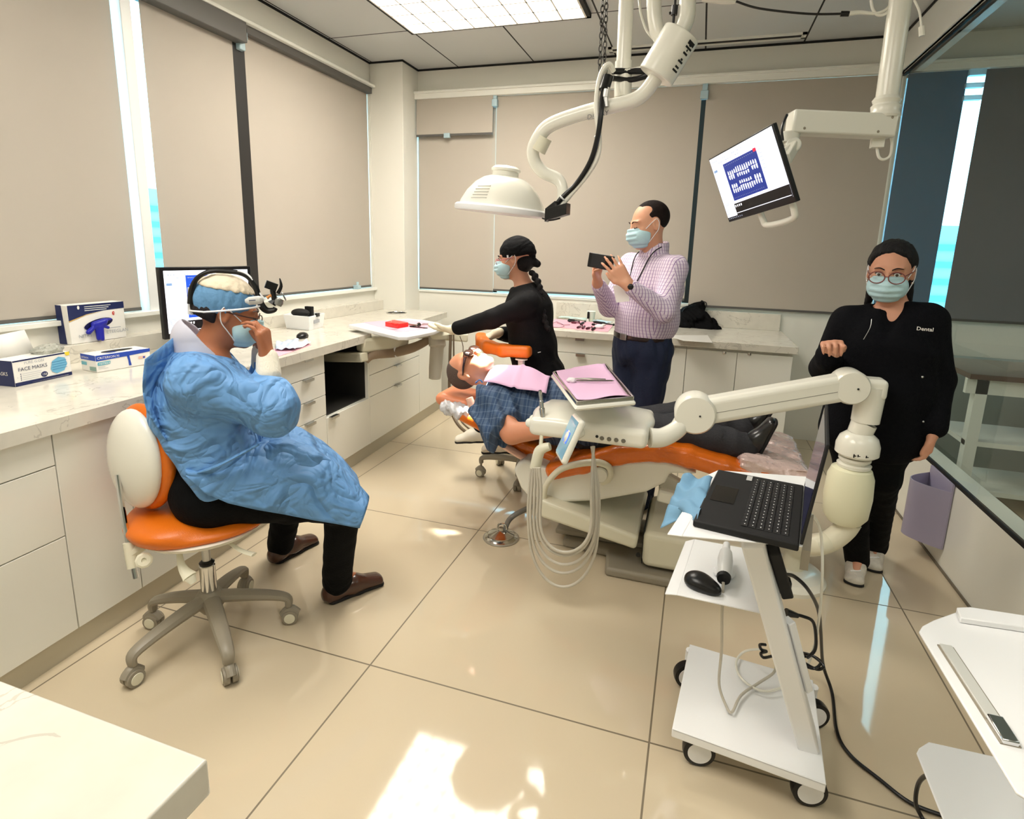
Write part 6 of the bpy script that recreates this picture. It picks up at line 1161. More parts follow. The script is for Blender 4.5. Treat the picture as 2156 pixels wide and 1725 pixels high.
def shoe(root, nm, heel, toe, m, ms, w=.044, hgt=.07, dirup=(0,0,1), ankle=None):
    heel, toe = np.array(heel,float), np.array(toe,float); d = nz(toe-heel); U = nz(np.array(dirup,float)-d*(np.array(dirup,float) @ d)); r = np.cross(d, U); L = np.linalg.norm(toe-heel)
    s = S(); s.ecap(heel+d*.03+U*.035, heel+d*L*.45+U*.045, r, (w*.82,.038), (w*.9,.040), .03); s.ecap(heel+d*L*.45+U*.04, toe-d*.045+U*.022, r, (w*.9,.040), (w,.024), .03)
    s.cap(heel+d*.045+U*.05, heel+d*.05+U*hgt, .036, .034, .03); s.plane(heel+U*.006, -U, k=.004)
    o = sobj(nm, s, m, root, .005)
    t = S(); t.ecap(heel+d*.03+U*.008, heel+d*L*.5+U*.008, r, (w*.86,.02), (w*.86,.02), .02); t.ecap(heel+d*L*.5+U*.008, toe-d*.04+U*.008, r, (w*.86,.02), (w*1.05,.02), .02); t.plane(heel+U*.017, U, k=.003); t.plane(heel+U*.001, -U, k=.003)
    sobj('sole', t, ms, o, .005); return o
m_skinD = mat('tanned skin', (176,112,78), 0.5, bump=0.05, bscale=150, var=0.06, sss=0.15); m_skinM = mat('fair skin', (222,164,132), 0.5, bump=0.04, bscale=150, var=0.05, sss=0.15)
m_skinW = mat('olive skin', (206,150,122), 0.5, bump=0.04, bscale=150, var=0.04, sss=0.15); m_skinP = mat('ruddy skin', (214,146,112), 0.48, bump=0.05, bscale=140, var=0.08, sss=0.15)
m_blk = mat('black cloth', (10,11,13), 0.85, spec=0.15, bump=0.25, bscale=120); m_blks = mat('black scrub cloth', (15,15,17), 0.8, spec=0.2, bump=0.2, bscale=160); m_hair = mat('black hair', (15,12,14), 0.55, spec=0.3, bump=0.6, bscale=50, stretch=(6,6,1))
m_gown = mat('blue disposable gown', (104,154,208), 0.6, var=0.06)
def crumple(m, sc, dist, st):
    nt = m.node_tree; b = nt.nodes['Principled BSDF']; tc = nt.nodes.new('ShaderNodeTexCoord'); hs_ = []
    for k_, (s1, ds) in enumerate(((sc,1.2),(sc*2.3,.6))):
        n = nt.nodes.new('ShaderNodeTexNoise'); n.inputs['Scale'].default_value = s1; n.inputs['Detail'].default_value = 2.5; n.inputs['Distortion'].default_value = ds; nt.links.new(tc.outputs['Object'], n.inputs['Vector'])
        hs_.append(math_node(nt, 'MULTIPLY', math_node(nt, 'ABSOLUTE', math_node(nt, 'SUBTRACT', n.outputs['Fac'], .5)), (1.0,.35)[k_]))
    bp = nt.nodes.new('ShaderNodeBump'); bp.inputs['Strength'].default_value = st; bp.inputs['Distance'].default_value = dist; nt.links.new(math_node(nt, 'ADD', hs_[0], hs_[1]), bp.inputs['Height']); nt.links.new(bp.outputs[0], b.inputs['Normal'])
crumple(m_gown, 4.2, .16, .8)
# ---------------------------------------------------------------- seated clinician
p0 = V(hub[0],hub[1],0); D_ = lambda x, y, w=0.0: PL(x, y, p0, SS, w)
hc = D_(479,659); hf = nz(SF*0.97+V(0,0,-0.22)); HU = V(0,0,1)
dr = thing('person', 'seated man in blue disposable gown and head lamp, adjusting his glasses beside the side worktop', 'person', (hub[0],hub[1],0))
J = dict(side=SS, head=(hc,hf,HU), neck=D_(432,745), chest=D_(440,830), waist=D_(440,930), pel=D_(446,1024))
J.update(shR=D_(418,806,.18), elR=D_(572,862,.22), wrR=D_(563,756,.13), shL=D_(410,790,-.18), elL=D_(560,845,-.22), wrL=D_(552,742,-.06), hipR=D_(435,1035,.09), hipL=D_(430,1030,-.09))
hlR, toR = P(682,1272,Z=0), P(812,1220,Z=0); hlL, toL = P(570,1190,Z=0), P(670,1135,Z=0)
J.update(knR=D_(722,1064,.14), anR=hlR+nz(toR-hlR)*.06+V(0,0,.10), toeR=toR+V(0,0,.03), anL=hlL+nz(toL-hlL)*.06+V(0,0,.10), toeL=toL+V(0,0,.03)); J['knL'] = V(J['anL'][0]+.14, J['anL'][1]-.03, .50)
up = nz(V(0,0,1)+0.12*(-SF))
hd1 = dict(w=J['wrR'], d=nz(V(0,0,1)-SF*0.10), n=-SS*0.5-SF*0.85, th=-SS, curls=((55,75,30),(40,55,30),(30,45,25),(25,40,25)), thumb=(0.75,0.15,0.7), L=.19)
hd2 = dict(w=J['wrL'], d=nz(V(0,0,1)-SF*0.2), n=SS*0.5-SF*0.8, th=SS, curls=((60,70,30),)*4, thumb=(0.7,0.2,0.7))
bd = body_mesh(J, dr, m_skinD, 1.0, [hd1, hd2], hk=1.01)
face_parts(dr, hc, hf, HU, 1.01, brow=(110,100,95), closed=True); mask_part(dr, hc, hf, HU, 1.03)
r, f, u = frame(hf, HU); q = lambda a, b, d, k=1.01: hc+r*a*k+f*b*k+u*d*k
s = S(); s.ell(q(0,-.018,.035), (.083,.104,.092), [r,f,u]); s.plane(q(0,0,.004), -u+f*0.14, k=.006); s.plane(q(0,.115,.0), f, k=.01)
cap = sobj('surgical_cap', s, mat('cap blue', (92,138,178), 0.75, bump=0.35, bscale=60), dr, .0045, folds(.003,90,3))
s = S(); s.ell(q(0,-.018,.042), (.084,.104,.094), [r,f,u]); s.plane(q(0,0,.082), -u, k=.006); sobj('cap_crown', s, mat('cap cream', (222,208,184), 0.75, bump=0.4, bscale=60), cap, .0045, folds(.003,80,6))
s = S(); s.ell(q(0,-.022,.018), (.080,.100,.086), [r,f,u]); s.plane(q(0,-.032,0), f, k=.006); s.plane(q(0,0,.02), u, k=.006); s.plane(q(0,0,-.052), -u-f*0.3, k=.008); sobj('hair', s, mat('grey black hair', (44,40,42), 0.85, spec=0.2, bump=0.6, bscale=90), dr, .004, smooth=6)
hl = obj('head_lamp_band', M().tube([q(.080,-.07,-.002), q(.0905,-.01,.016), q(.084,.05,.034), q(.060,.085,.045), q(0,.104,.050), q(-.06,.085,.045), q(-.0905,-.01,.016), q(-.080,-.07,-.002), q(0,-.118,-.014), q(.080,-.07,-.002)], .0034, 8, smooth=6, flat=1.0), m_cart, dr)
hb_ = lambda x, y, w=0.03: D_(x, y, w)
obj('side_housing', M().tube([hb_(516,634,.085), hb_(524,634,.092), hb_(545,632,.085), hb_(551,632,.075)], [.006,.014,.015,.012], 14, flat=0.5, up=SS), mat('lamp housing', (214,214,210), 0.3), hl, bevel=0.001)
obj('housing_logo', M().tube([hb_(524,633,.102), hb_(538,632,.100)], .0016, 6), m_ink, hl)
obj('over_strap', M().tube([hb_(402,640), hb_(404,612), hb_(412,590), hb_(428,577), hb_(448,571), hb_(480,572), hb_(505,575), hb_(524,585), hb_(538,605), hb_(546,628), hb_(552,645), hb_(562,654), hb_(576,653), hb_(580,648)], [.012,.011,.008,.008,.008,.008,.009,.009,.010,.010,.013,.012,.010,.008], 10, smooth=5), m_black, hl)
obj('strap_edge', M().tube([hb_(500,570,.034), hb_(520,578,.034), hb_(536,598,.034), hb_(546,618,.034), hb_(558,632,.034)], .0045, 8, smooth=5), m_cart, hl)
obj('battery', M().tube([hb_(401,606,.01), hb_(401,662,.01)], .012, 4), m_cart, hl); obj('battery_clip', M().tube([hb_(408,605,.01), hb_(409,662,.01)], .010, 6), m_black, hl)
obj('lamp_head', M().obox(hb_(571,602), (.020,.013,.014), nz(SF+V(0,0,-.4)), SS, nz(V(0,0,1)+SF*.4)).tube([hb_(585,618), hb_(592,603), hb_(589,586)], [.007,.006,.002], 8, smooth=4).tube([hb_(574,610), hb_(578,632), hb_(572,640)], [.010,.010,.016], 8), m_black, hl, bevel=.002)
obj('loupe_lens', M().lathe([(.016,-.012),(.018,0),(.014,.014)], hb_(586,636), nz(SF*.5+V(0,0,.9)), 18).lathe([(.016,-.002),(.018,0),(.016,.003)], hb_(597,624), nz(SF*.9+V(0,0,.4)), 18), mat('lens grey', (150,150,146), 0.2, 0.6), hl)
obj('lamp_ribbon', M().tube([hb_(562,628), hb_(570,622), hb_(578,630)], .006, 8), mat('amber plastic', (214,140,70), 0.4), hl)
obj('glasses', M().tube([q(.080,-.005,.012), q(.074,.05,.006), q(.058,.092,.004)], .0026, 8, smooth=4).tube([q(.031+.022*math.cos(t),.104-.006*math.cos(t)*1.5,-.002+.017*math.sin(t)) for t in np.linspace(0,2*math.pi,20)], .0018, 6, caps=False).tube([q(-.031+.022*math.cos(t),.104,-.002+.017*math.sin(t)) for t in np.linspace(0,2*math.pi,20)], .0018, 6, caps=False), mat('brown frame', (70,40,26), 0.3), dr)
# trousers, gown, cuffs, collar, shoes
s = S(); s.ell(J['pel']+V(0,0,-.015), (.20,.135,.125), [SS,SF,(0,0,1)], .04); s.ell(J['pel']-SF*.02+V(0,0,.06), (.18,.125,.12), [SS,SF,(0,0,1)], .04)
for g in 'LR': s.cap(J['hip'+g]+V(0,0,-.01), J['kn'+g], .105, .066, .04); s.cap(J['kn'+g], J['an'+g]+V(0,0,-.02), .068, .060, .03)
sobj('trousers', s, m_blk, dr, .008, creases(.007,.12,4))
s = S(); ch_ = J['chest']
s.ecap(J['pel']+V(0,0,.08), J['waist']+V(0,0,-.02), SS, (.215,.15), (.205,.16), .06); s.ecap(J['waist'], ch_, SS, (.205,.165), (.205,.15), .06); s.ecap(ch_, J['neck']-V(0,0,.03), SS, (.205,.15), (.11,.085), .06)
s.ell(ch_-SF*.075-V(0,0,.04), (.17,.11,.19), [SS,SF,(0,0,1)], .06)
for g, sg_ in (('R',1),('L',-1)):
    s.cap(J['neck']*.5+ch_*.5, J['sh'+g], .09, .088, .05); s.cap(J['sh'+g], J['el'+g], .088, .082, .04); s.cap(J['el'+g]+V(0,0,-.01), J['wr'+g]-nz(J['wr'+g]-J['el'+g])*.035, .080, .047, .03)
s.ell(hc+u*-.05, (.085,.10,.16), [r,f,u], .02, 's'); s.plane(J['neck']+V(0,0,.03)-SF*0.02, nz(V(0,0,1)+SF*.35), k=.01)
ga, gb = D_(366,935), D_(476,1062); gn = np.cross(gb-ga, SS); gn = gn if gn[2] < 0 else -gn; s.plane(ga, nz(gn), k=.01)
gw = sobj('gown', s, m_gown, dr, .007, lambda p, a=creases(.026,.26,11,SF,.5), b=creases(.007,.11,5,None): a(p)+b(p), smooth=2)
rid = [(395,985),(460,965),(530,942),(598,926),(650,942),(700,972),(745,1010),(777,1047)]; edg = [(392,1003),(430,1038),(480,1060),(540,1074),(600,1084),(660,1096),(710,1104),(757,1113)]
pv, pf = [], []; rows = len(rid); CN = 36; RN = 56
ri, ei = np.array(rid,float), np.array(edg,float)
for i in range(RN+1):
    t = i/RN*(rows-1); rx_ = [np.interp(t, range(rows), ri[:,k]) for k in (0,1)]; ex_ = [np.interp(t, range(rows), ei[:,k]) for k in (0,1)]
    E0 = D_(ex_[0],ex_[1],.235); R0 = D_(rx_[0],rx_[1],.13); R1_ = R0-SS*.13+V(0,0,-.035*min(1,t/4)); R2_ = R0-SS*.28+V(0,0,-.01); E1 = R2_-SS*.09-V(0,0,.16); Mi = (E0+R0)/2+SS*.035+V(0,0,.02)
    ctrl = [E0, Mi, R0+V(0,0,0), R1_, R2_, E1]
    for j in range(CN+1):
        v = j/CN*5; k0 = min(int(v), 4); tt_ = v-k0; a, b, c, d = ctrl[max(k0-1,0)], ctrl[k0], ctrl[k0+1], ctrl[min(k0+2,5)]
        p = 0.5*((2*b)+(-a+c)*tt_+(2*a-5*b+4*c-d)*tt_**2+(-a+3*b-3*c+d)*tt_**3); pv.append(p)
pv = np.array(pv); fo_ = creases(.030,.26,21,SF,.75); dn_ = fo_(pv); ed_ = np.tile(np.minimum(1, np.arange(CN+1)/5), RN+1); pv = pv+np.outer(dn_*ed_, nz(V(0,0,1)+SS*.6))
for i in range(RN):
    for j in range(CN): q_ = i*(CN+1)+j; pf.append((q_,q_+1,q_+CN+2,q_+CN+1))
sk = obj('gown_skirt', M().add(pv, pf), m_gown, gw, sharp=0); so_ = sk.modifiers.new('thickness','SOLIDIFY'); so_.thickness = .003
flap = sheet_grid([D_(372,706,.02), D_(306,758,.16), D_(352,930,.17), D_(372,930,.05)], 10, 16, lambda a, b: -SF*(.03*math.sin(math.pi*b)*a)+SS*.01*math.sin(6*b+4*a), 'back_flap', m_gown, gw, .003)
obj('waist_tie', M().tube([D_(398,1000,.20), D_(450,985,.24), D_(500,960,.245), D_(545,935,.235)], [.007,.012,.013,.010], 8, smooth=5, flat=0.5), m_gown, gw)
cuf = S(); cuf.cap(J['wrR']-nz(J['wrR']-J['elR'])*.055, J['wrR']+nz(J['wrR']-J['elR'])*.002, .042, .037, .01); sobj('cuff', cuf, mat('knit cuff', (232,226,210), 0.8, bump=0.4, bscale=200, stretch=(1,1,.2)), dr, .004)
cuf = S(); cuf.cap(J['wrL']-nz(J['wrL']-J['elL'])*.055, J['wrL']+nz(J['wrL']-J['elL'])*.002, .042, .037, .01); sobj('cuff', cuf, MATS['knit cuff'], dr, .004)
s = S(); s.ecap(D_(424,748), D_(418,712), SS, (.092,.088), (.082,.086), .02); s.ecap(D_(430,765), D_(432,690), SS, (.074,.068), (.074,.074), .01, 's'); s.plane(D_(445,728), nz(V(0,0,.6)+SF*.8), k=.004); sobj('shirt_collar', s, mat('pale lilac shirt', (196,196,210), 0.7), dr, .004)
mb_ = mat('brown leather', (74,44,32), 0.25, coat=0.4); shoe(dr, 'shoe', hlR, toR, mb_, m_blackm, .046, .085); shoe(dr, 'shoe', hlL, toL, mb_, m_blackm, .046, .085)
# ---------------------------------------------------------------- man photographing
YM = 3.28; fm = nz((-.62,-.78,0)); sm = V(fm[1],-fm[0],0)       # sm = his right-hand side
A_ = lambda x, y, Y=YM: P(x, y, Y=Y)
mp = thing('person', 'standing man in a purple checked shirt holding up a phone behind the dental chair', 'person', (A_(1352,720)[0],YM,0))
hc = A_(1366,474,3.24); hf = nz((-.86,-.46,-.20)); HU = nz((-.03,0,1))
J = dict(side=sm, head=(hc,hf,HU), neck=A_(1376,538), chest=A_(1370,600), waist=A_(1362,672), pel=A_(1350,722))
J.update(shL=A_(1418,566,3.16), elL=A_(1398,655,3.02), wrL=A_(1322,600,2.90), shR=A_(1330,560,3.42), elR=A_(1283,645,3.28), wrR=A_(1258,596,3.08))
J.update(hipL=A_(1378,742,3.24), hipR=A_(1328,742,3.34)); bx = J['pel'][0]
J.update(knL=V(bx+.05,3.20,.50), knR=V(bx-.06,3.28,.50), anL=V(bx+.08,3.24,.10), anR=V(bx-.08,3.32,.10)); J.update(toeL=J['anL']+V(-.08,-.14,-.07), toeR=J['anR']+V(-.10,-.12,-.07))
ph = A_(1265,551,2.92); phx = nz(A_(1290,556,2.90)-A_(1241,547,2.94)); phn = nz(np.cross(phx,(0,0,1)))
tc_ = nz(CAM-ph); tL, tR = ph+phx*.050+tc_*.020+V(0,0,.022), ph-phx*.072+tc_*.012+V(0,0,.025)
hL = dict(w=J['wrL'], d=nz(tL-J['wrL']), n=-tc_, th=(-.5,0,-.8), curls=((2,14,14),(4,14,12),(6,16,12),(10,20,14)), thumb=(.75,.60,-.1), L=.19, spread=.25)
hR = dict(w=J['wrR'], d=nz(tR-J['wrR']+V(0,0,.03)), n=nz(phx*.8-tc_*.4), th=-tc_, curls=((12,38,30),(14,42,30),(18,46,30),(22,50,30)), thumb=(.7,.5,.5), L=.185, spread=.2)
body_mesh(J, mp, m_skinM, 1.0, [hL, hR], hk=1.04); face_parts(mp, hc, hf, HU, 1.04, brow=(60,40,30), closed=True); mask_part(mp, hc, hf, HU, 1.06)
r, f, u = frame(hf, HU); q = lambda a, b, d, k=1.04: hc+r*a*k+f*b*k+u*d*k
s = S(); s.ell(q(0,-.022,.038), (.0815,.1,.089), [r,f,u]); s.plane(q(0,.028,.05), nz(f*1.0-u*.28), k=.012); s.plane(q(0,0,-.03), -u, k=.01); s.ell(q(.075,.045,.085), (.045,.05,.03), [r,f,u], .01, 's'); s.ell(q(-.075,.045,.085), (.045,.05,.03), [r,f,u], .01, 's')
for g in (-1,1): s.ell(q(g*.084,-.004,-.004), (.022,.027,.042), [r,f,u], .006, 's')
sobj('hair', s, mat('dark brown hair', (30,21,19), 0.75, spec=0.2, bump=0.6, bscale=80), mp, .0045)
def shirt_mat():
    m = mat('purple checked shirt', (222,206,222), 0.75, bump=0.15, bscale=200); nt = m.node_tree; b = nt.nodes['Principled BSDF']
    tc = nt.nodes.new('ShaderNodeTexCoord'); sp = nt.nodes.new('ShaderNodeSeparateXYZ'); nt.links.new(tc.outputs['Object'], sp.inputs[0])
    xa = math_node(nt, 'ADD', math_node(nt, 'MULTIPLY', sp.outputs[0], .78), math_node(nt, 'MULTIPLY', sp.outputs[1], -.62))
    xb = math_node(nt, 'ADD', math_node(nt, 'MULTIPLY', sp.outputs[0], .62), math_node(nt, 'MULTIPLY', sp.outputs[1], .78))
    ge = nt.nodes.new('ShaderNodeNewGeometry'); dv = nt.nodes.new('ShaderNodeVectorMath'); dv.operation = 'DOT_PRODUCT'; nt.links.new(ge.outputs['Normal'], dv.inputs[0]); dv.inputs[1].default_value = (.78,-.62,0)
    sel = math_node(nt, 'GREATER_THAN', math_node(nt, 'ABSOLUTE', dv.outputs['Value']), .72)
    xy = math_node(nt, 'ADD', math_node(nt, 'MULTIPLY', xb, sel), math_node(nt, 'MULTIPLY', xa, math_node(nt, 'SUBTRACT', 1.0, sel)))
    a = line_mask(nt, xy, 0, .016, .0035); c = line_mask(nt, sp.outputs[2], 0, .018, .0022); k = math_node(nt, 'MAXIMUM', a, math_node(nt, 'MULTIPLY', c, .6))
    mx = nt.nodes.new('ShaderNodeMix'); mx.data_type = 'RGBA'; nt.links.new(k, mx.inputs[0]); mx.inputs[6].default_value = (.78,.68,.78,1); mx.inputs[7].default_value = (.30,.18,.38,1); nt.links.new(mx.outputs[2], b.inputs['Base Color']); return m
m_shirt = shirt_mat()
s = S(); s.ecap(J['pel']+V(0,0,.065), J['waist'], sm, (.165,.135), (.178,.150), .05); s.ecap(J['waist'], J['chest'], sm, (.178,.150), (.195,.135), .06); s.ecap(J['chest'], J['neck']-V(0,0,.02), sm, (.195,.135), (.095,.075), .06)
for g in 'LR': s.cap(J['neck']*.5+J['chest']*.5, J['sh'+g], .085, .072, .05); s.cap(J['sh'+g], J['el'+g], .072, .060, .03); s.cap(J['el'+g], J['wr'+g]-nz(J['wr'+g]-J['el'+g])*.03, .062, .040, .02)
s.plane(J['neck']+V(0,0,.015), nz(V(0,0,1)+fm*.3), k=.01); s.plane(J['pel']+V(0,0,.045), (0,0,-1), k=.006)
sh_ = sobj('shirt', s, m_shirt, mp, .006, creases(.014,.13,9))
s = S(); s.ecap(J['neck']-V(0,0,.005), J['neck']+V(0,0,.05)-fm*.01, sm, (.086,.082), (.074,.076), .02); s.ecap(J['neck']-V(0,0,.05), J['neck']+V(0,0,.10)-fm*.01, sm, (.066,.062), (.066,.066), .01, 's'); s.cap(J['neck']+fm*.12-V(0,0,.01), J['neck']+fm*.07+V(0,0,.09), .022, .055, .01, 's'); sobj('shirt_collar', s, m_shirt, mp, .004)
s = S(); s.ecap(J['pel']-V(0,0,.02), J['pel']+V(0,0,.05), sm, (.172,.138), (.168,.134), .03)
for g in 'LR': s.cap(J['hip'+g], J['kn'+g], .102, .076, .05); s.cap(J['kn'+g], J['an'+g]-V(0,0,.04), .074, .064, .03)
s.plane(J['pel']+V(0,0,.055), (0,0,1), k=.004)
sobj('trousers', s, mat('dark navy trousers', (22,32,58), 0.8, bump=0.3, bscale=160), mp, .007, folds(.006,34,3))
s = S(); s.ecap(J['pel']+V(0,0,.032), J['pel']+V(0,0,.058), sm, (.176,.142), (.176,.142), .01); s.plane(J['pel']+V(0,0,.062), (0,0,1), k=.002); s.plane(J['pel']+V(0,0,.026), (0,0,-1), k=.002); bl_ = sobj('belt', s, mat('dark belt leather', (40,26,22), 0.3), mp, .005)
obj('buckle', M().obox(J['pel']+V(0,0,.044)+fm*.146, (.024,.004,.018), sm, fm, (0,0,1)), m_alu, bl_, bevel=.003)
for g in 'LR': shoe(mp, 'shoe', J['an'+g]-V(0,0,.10)-nz((J['toe'+g]-J['an'+g])*V(1,1,0))*.06, J['an'+g]-V(0,0,.10)+nz((J['toe'+g]-J['an'+g])*V(1,1,0))*.21, m_black, m_blackm)
obj('lanyard', M().tube([q(.06,-.03,-.12), J['neck']+fm*.085+sm*.05+V(0,0,.0), J['chest']+fm*.150+sm*.02, J['chest']+fm*.163-V(0,0,.045)], .003, 6, smooth=6).tube([q(-.06,-.03,-.12), J['neck']+fm*.085-sm*.06+V(0,0,.0), J['chest']+fm*.155-sm*.03, J['chest']+fm*.165-V(0,0,.05)], .003, 6, smooth=6), m_blackm, mp)
bdg = A_(1308,618,2.97); obj('badge', M().obox(bdg, (.038,.001,.045), nz(phx+V(0,0,.5)*.6), nz(CAM-bdg), nz(V(0,0,1)-phx*.3)), m_boxw, mp)
wv_ = J['wrL']-nz(J['wrL']-J['elL'])*.018; wt_ = obj('watch', M().lathe([(.031,-.008),(.0335,-.008),(.0335,.008),(.031,.008)], wv_, nz(J['wrL']-J['elL']), 24), m_steel, mp); obj('watch_face', M().lathe([(.015,0),(.015,.006),(.012,.008)], wv_+nz(CAM-wv_)*.031, nz(CAM-wv_), 20), m_black, wt_)
pt = thing('phone', 'black phone held sideways in both hands by the man in the checked shirt', 'phone', ph)
pz3 = nz(np.cross(phn, phx)); pz3 = pz3 if pz3[2] > 0 else -pz3
obj('phone_case', M().obox(ph, (.072,.005,.037), phx, phn, pz3), m_black, pt, bevel=.004, segs=3); fr = -phn if -phn @ (CAM-ph) > 0 else phn
obj('camera_lens', M().lathe([(.006,0),(.006,.002),(.004,.002)], ph+fr*.005+phx*.058-pz3*.024, fr, 16), mat('lens ring', (150,150,155), 0.2, 0.8), pt); obj('case_pocket', M().obox(ph+fr*.0055+phx*(-.012), (.040,.0008,.030), phx, phn, pz3), mat('dark case leather', (34,34,36), 0.5), pt, bevel=.0005)
# ---------------------------------------------------------------- standing woman on the right
YW = 2.70; fw_ = nz((-.30,-.95,0)); sw = V(fw_[1],-fw_[0],0)
W_ = lambda x, y, Y=YW: P(x, y, Y=Y)
wm = thing('person', 'standing woman in black jacket, glasses and face mask beside the glass partition', 'person', (W_(1830,1150)[0],YW,0))
hc = W_(1875,573,2.68); hf = nz((-.34,-.92,-.14)); HU = nz((0,0,1))
J = dict(side=sw, head=(hc,hf,HU), neck=W_(1884,655), chest=W_(1866,722), waist=W_(1855,810), pel=W_(1838,890))
J.update(shR=W_(1788,682,2.72), elR=W_(1738,775,2.74), wrR=W_(1750,748,2.50), shL=W_(1950,678,2.66), elL=W_(1974,800,2.68), wrL=W_(1966,905,2.60), hipR=W_(1800,905,2.70), hipL=W_(1868,905,2.70))
fR, fL = P(1800,1205,Z=0), P(1838,1178,Z=0)
J.update(knR=W_(1792,1015,2.72), knL=W_(1858,1005,2.68), anR=V(fR[0],fR[1],.10), anL=V(fL[0],fL[1],.10)); J.update(toeR=P(1795,1246,Z=0)+V(0,0,.03), toeL=P(1836,1212,Z=0)+V(0,0,.03))
hR = dict(w=J['wrR'], d=nz(V(-.15,-.55,.55)), n=nz((0,-.7,-.7)), th=(1,0,.1), curls=((70,70,30),(70,75,30),(72,75,30),(72,70,30)), thumb=(.8,.4,.3), L=.165)
hL = dict(w=J['wrL'], d=nz(V(-.08,-.05,-1)), n=nz((-.8,.2,0)), th=(0,-1,0), curls=((20,30,20),(22,35,20),(24,38,20),(26,40,20)), thumb=(.9,.3,.25), L=.17)
body_mesh(J, wm, m_skinW, .93, [hR, hL], hk=.98); face_parts(wm, hc, hf, HU, .98, brow=(24,16,14)); mask_part(wm, hc, hf, HU, 1.02)
r, f, u = frame(hf, HU); q = lambda a, b, d, k=.98: hc+r*a*k+f*b*k+u*d*k
s = S(); s.ell(q(0,-.024,.038), (.085,.102,.092), [r,f,u]); s.plane(q(0,.035,.045), nz(f*1.0-u*.55), k=.012); s.plane(q(0,0,-.055), -u, k=.02); s.cap(q(0,-.08,-.02), q(0,-.10,-.10), .05, .04, .04)
for g in (-1,1): s.ell(q(g*.088,.006,-.012), (.022,.026,.045), [r,f,u], .006, 's'); s.cap(q(g*.055,-.06,-.05), q(g*.075,-.055,-.15), .026, .012, .03)
s.cap(q(0,.06,.118), q(0,-.05,.145), .004, .004, .004, 's')
sobj('hair', s, m_hair, wm, .0045, folds(.003,120,7))
gl = M()
for g in (-1,1): gl.tube([q(g*(.034)+.028*math.cos(t),.124-.10*abs(g*.033+.027*math.cos(t))**1.5*3,-.004+.023*math.sin(t)) for t in np.linspace(0,2*math.pi,24)], .0021, 6, caps=False).tube([q(g*.061,.106,.004), q(g*.074,.05,.006), q(g*.081,-.008,.006)], .0021, 6, smooth=3)
gl.tube([q(-.008,.124,0), q(.008,.124,0)], .0018, 6); go = obj('glasses', gl, mat('rosy metal frame', (130,70,66), 0.3, 0.3), wm)
ln = M()
for g in (-1,1): ln.add([q(g*.034+.027*math.cos(t),.123-.10*abs(g*.033+.027*math.cos(t))**1.5*3,-.004+.022*math.sin(t)) for t in np.linspace(0,2*math.pi,24)[:-1]], [tuple(range(23))])
obj('lens', ln, glass_mat('spectacle lens', (.95,.96,.96,1), 1.5), go)
obj('earring', M().ell(q(.080,-.004,-.042), (.005,)*3).ell(q(-.080,-.004,-.042), (.005,)*3), m_chrome, wm)
s = S(); s.ecap(J['pel']-V(0,0,.04), J['waist'], sw, (.205,.15), (.19,.145), .06); s.ecap(J['waist'], J['chest'], sw, (.19,.145), (.195,.135), .06); s.ecap(J['chest'], J['neck']-V(0,0,.02), sw, (.195,.135), (.085,.07), .06)
for g in 'LR': s.cap(J['neck']*.5+J['chest']*.5, J['sh'+g], .085, .072, .05); s.cap(J['sh'+g], J['el'+g], .072, .062, .03); s.cap(J['el'+g], J['wr'+g]-nz(J['wr'+g]-J['el'+g])*.01, .062, .046, .02)
vt_ = J['chest']+fw_*.15+V(0,0,-.02); s.ell(hc-u*.08, (.062,.075,.10), [r,f,u], .01, 's'); s.cap(J['neck']+fw_*.09+V(0,0,.05), vt_+V(0,0,.05), .056, .010, .01, 's'); s.cap(J['neck']+fw_*.14+V(0,0,.03), vt_+fw_*.02+V(0,0,.05), .05, .014, .01, 's'); s.plane(J['pel']-V(0,0,.15), (0,0,-1), k=.01); s.plane(J['neck']+V(0,0,.045), (0,0,1), k=.01)
jk = sobj('jacket', s, mat('navy black jacket', (9,10,15), 0.85, spec=0.15, bump=0.3, bscale=150), wm, .006, creases(.016,.16,13,(0,0,1),.5))
lp_ = PL(1941,696,J['chest']+fw_*.150,fw_); obj('embroidery', M().text('Dental', lp_-(-sw)*.018, -sw, (0,0,1), .020, push=.004, bold=.01), m_boxw, jk, flipfix=False)
obj('snaps', M().ell(PL(1942,794,J['chest']+fw_*.155,fw_), (.005,)*3).ell(PL(1944,888,J['chest']+fw_*.15,fw_), (.004,)*3), m_alu, jk)
obj('zip', M().tube([PL(1835,672,J['chest']+fw_*.14,fw_), PL(1832,690,J['chest']+fw_*.15,fw_), PL(1818,715,J['chest']+fw_*.155,fw_)], .0011, 6, smooth=3), m_alu, jk)
s = S(); s.ecap(J['pel']-V(0,0,.06), J['pel']+V(0,0,.05), sw, (.17,.13), (.17,.13), .04)
for g in 'LR': s.cap(J['hip'+g], J['kn'+g], .098, .068, .05); s.cap(J['kn'+g], J['an'+g]+V(0,0,-.03), .066, .054, .03)
sobj('trousers', s, m_blk, wm, .007, creases(.009,.10,6))
ms_ = mat('worn white sneaker', (206,200,188), 0.6, var=0.25, vscale=40, bump=0.3, bscale=60)
for g, a in (('R',fR),('L',fL)):
    to = V(J['toe'+g][0],J['toe'+g][1],0); dd = nz(to-V(a[0],a[1],0)); so2 = shoe(wm, 'sneaker', V(a[0],a[1],0)-dd*.07, V(a[0],a[1],0)+dd*.17, ms_, m_blackm, .042, .08); obj('laces', M().tube([V(a[0],a[1],.085)+dd*(.02+.018*i)+np.cross(dd,(0,0,1))*(.02*(1 if i%2 else -1))-V(0,0,.006*i) for i in range(6)], .003, 6), m_cart, so2)
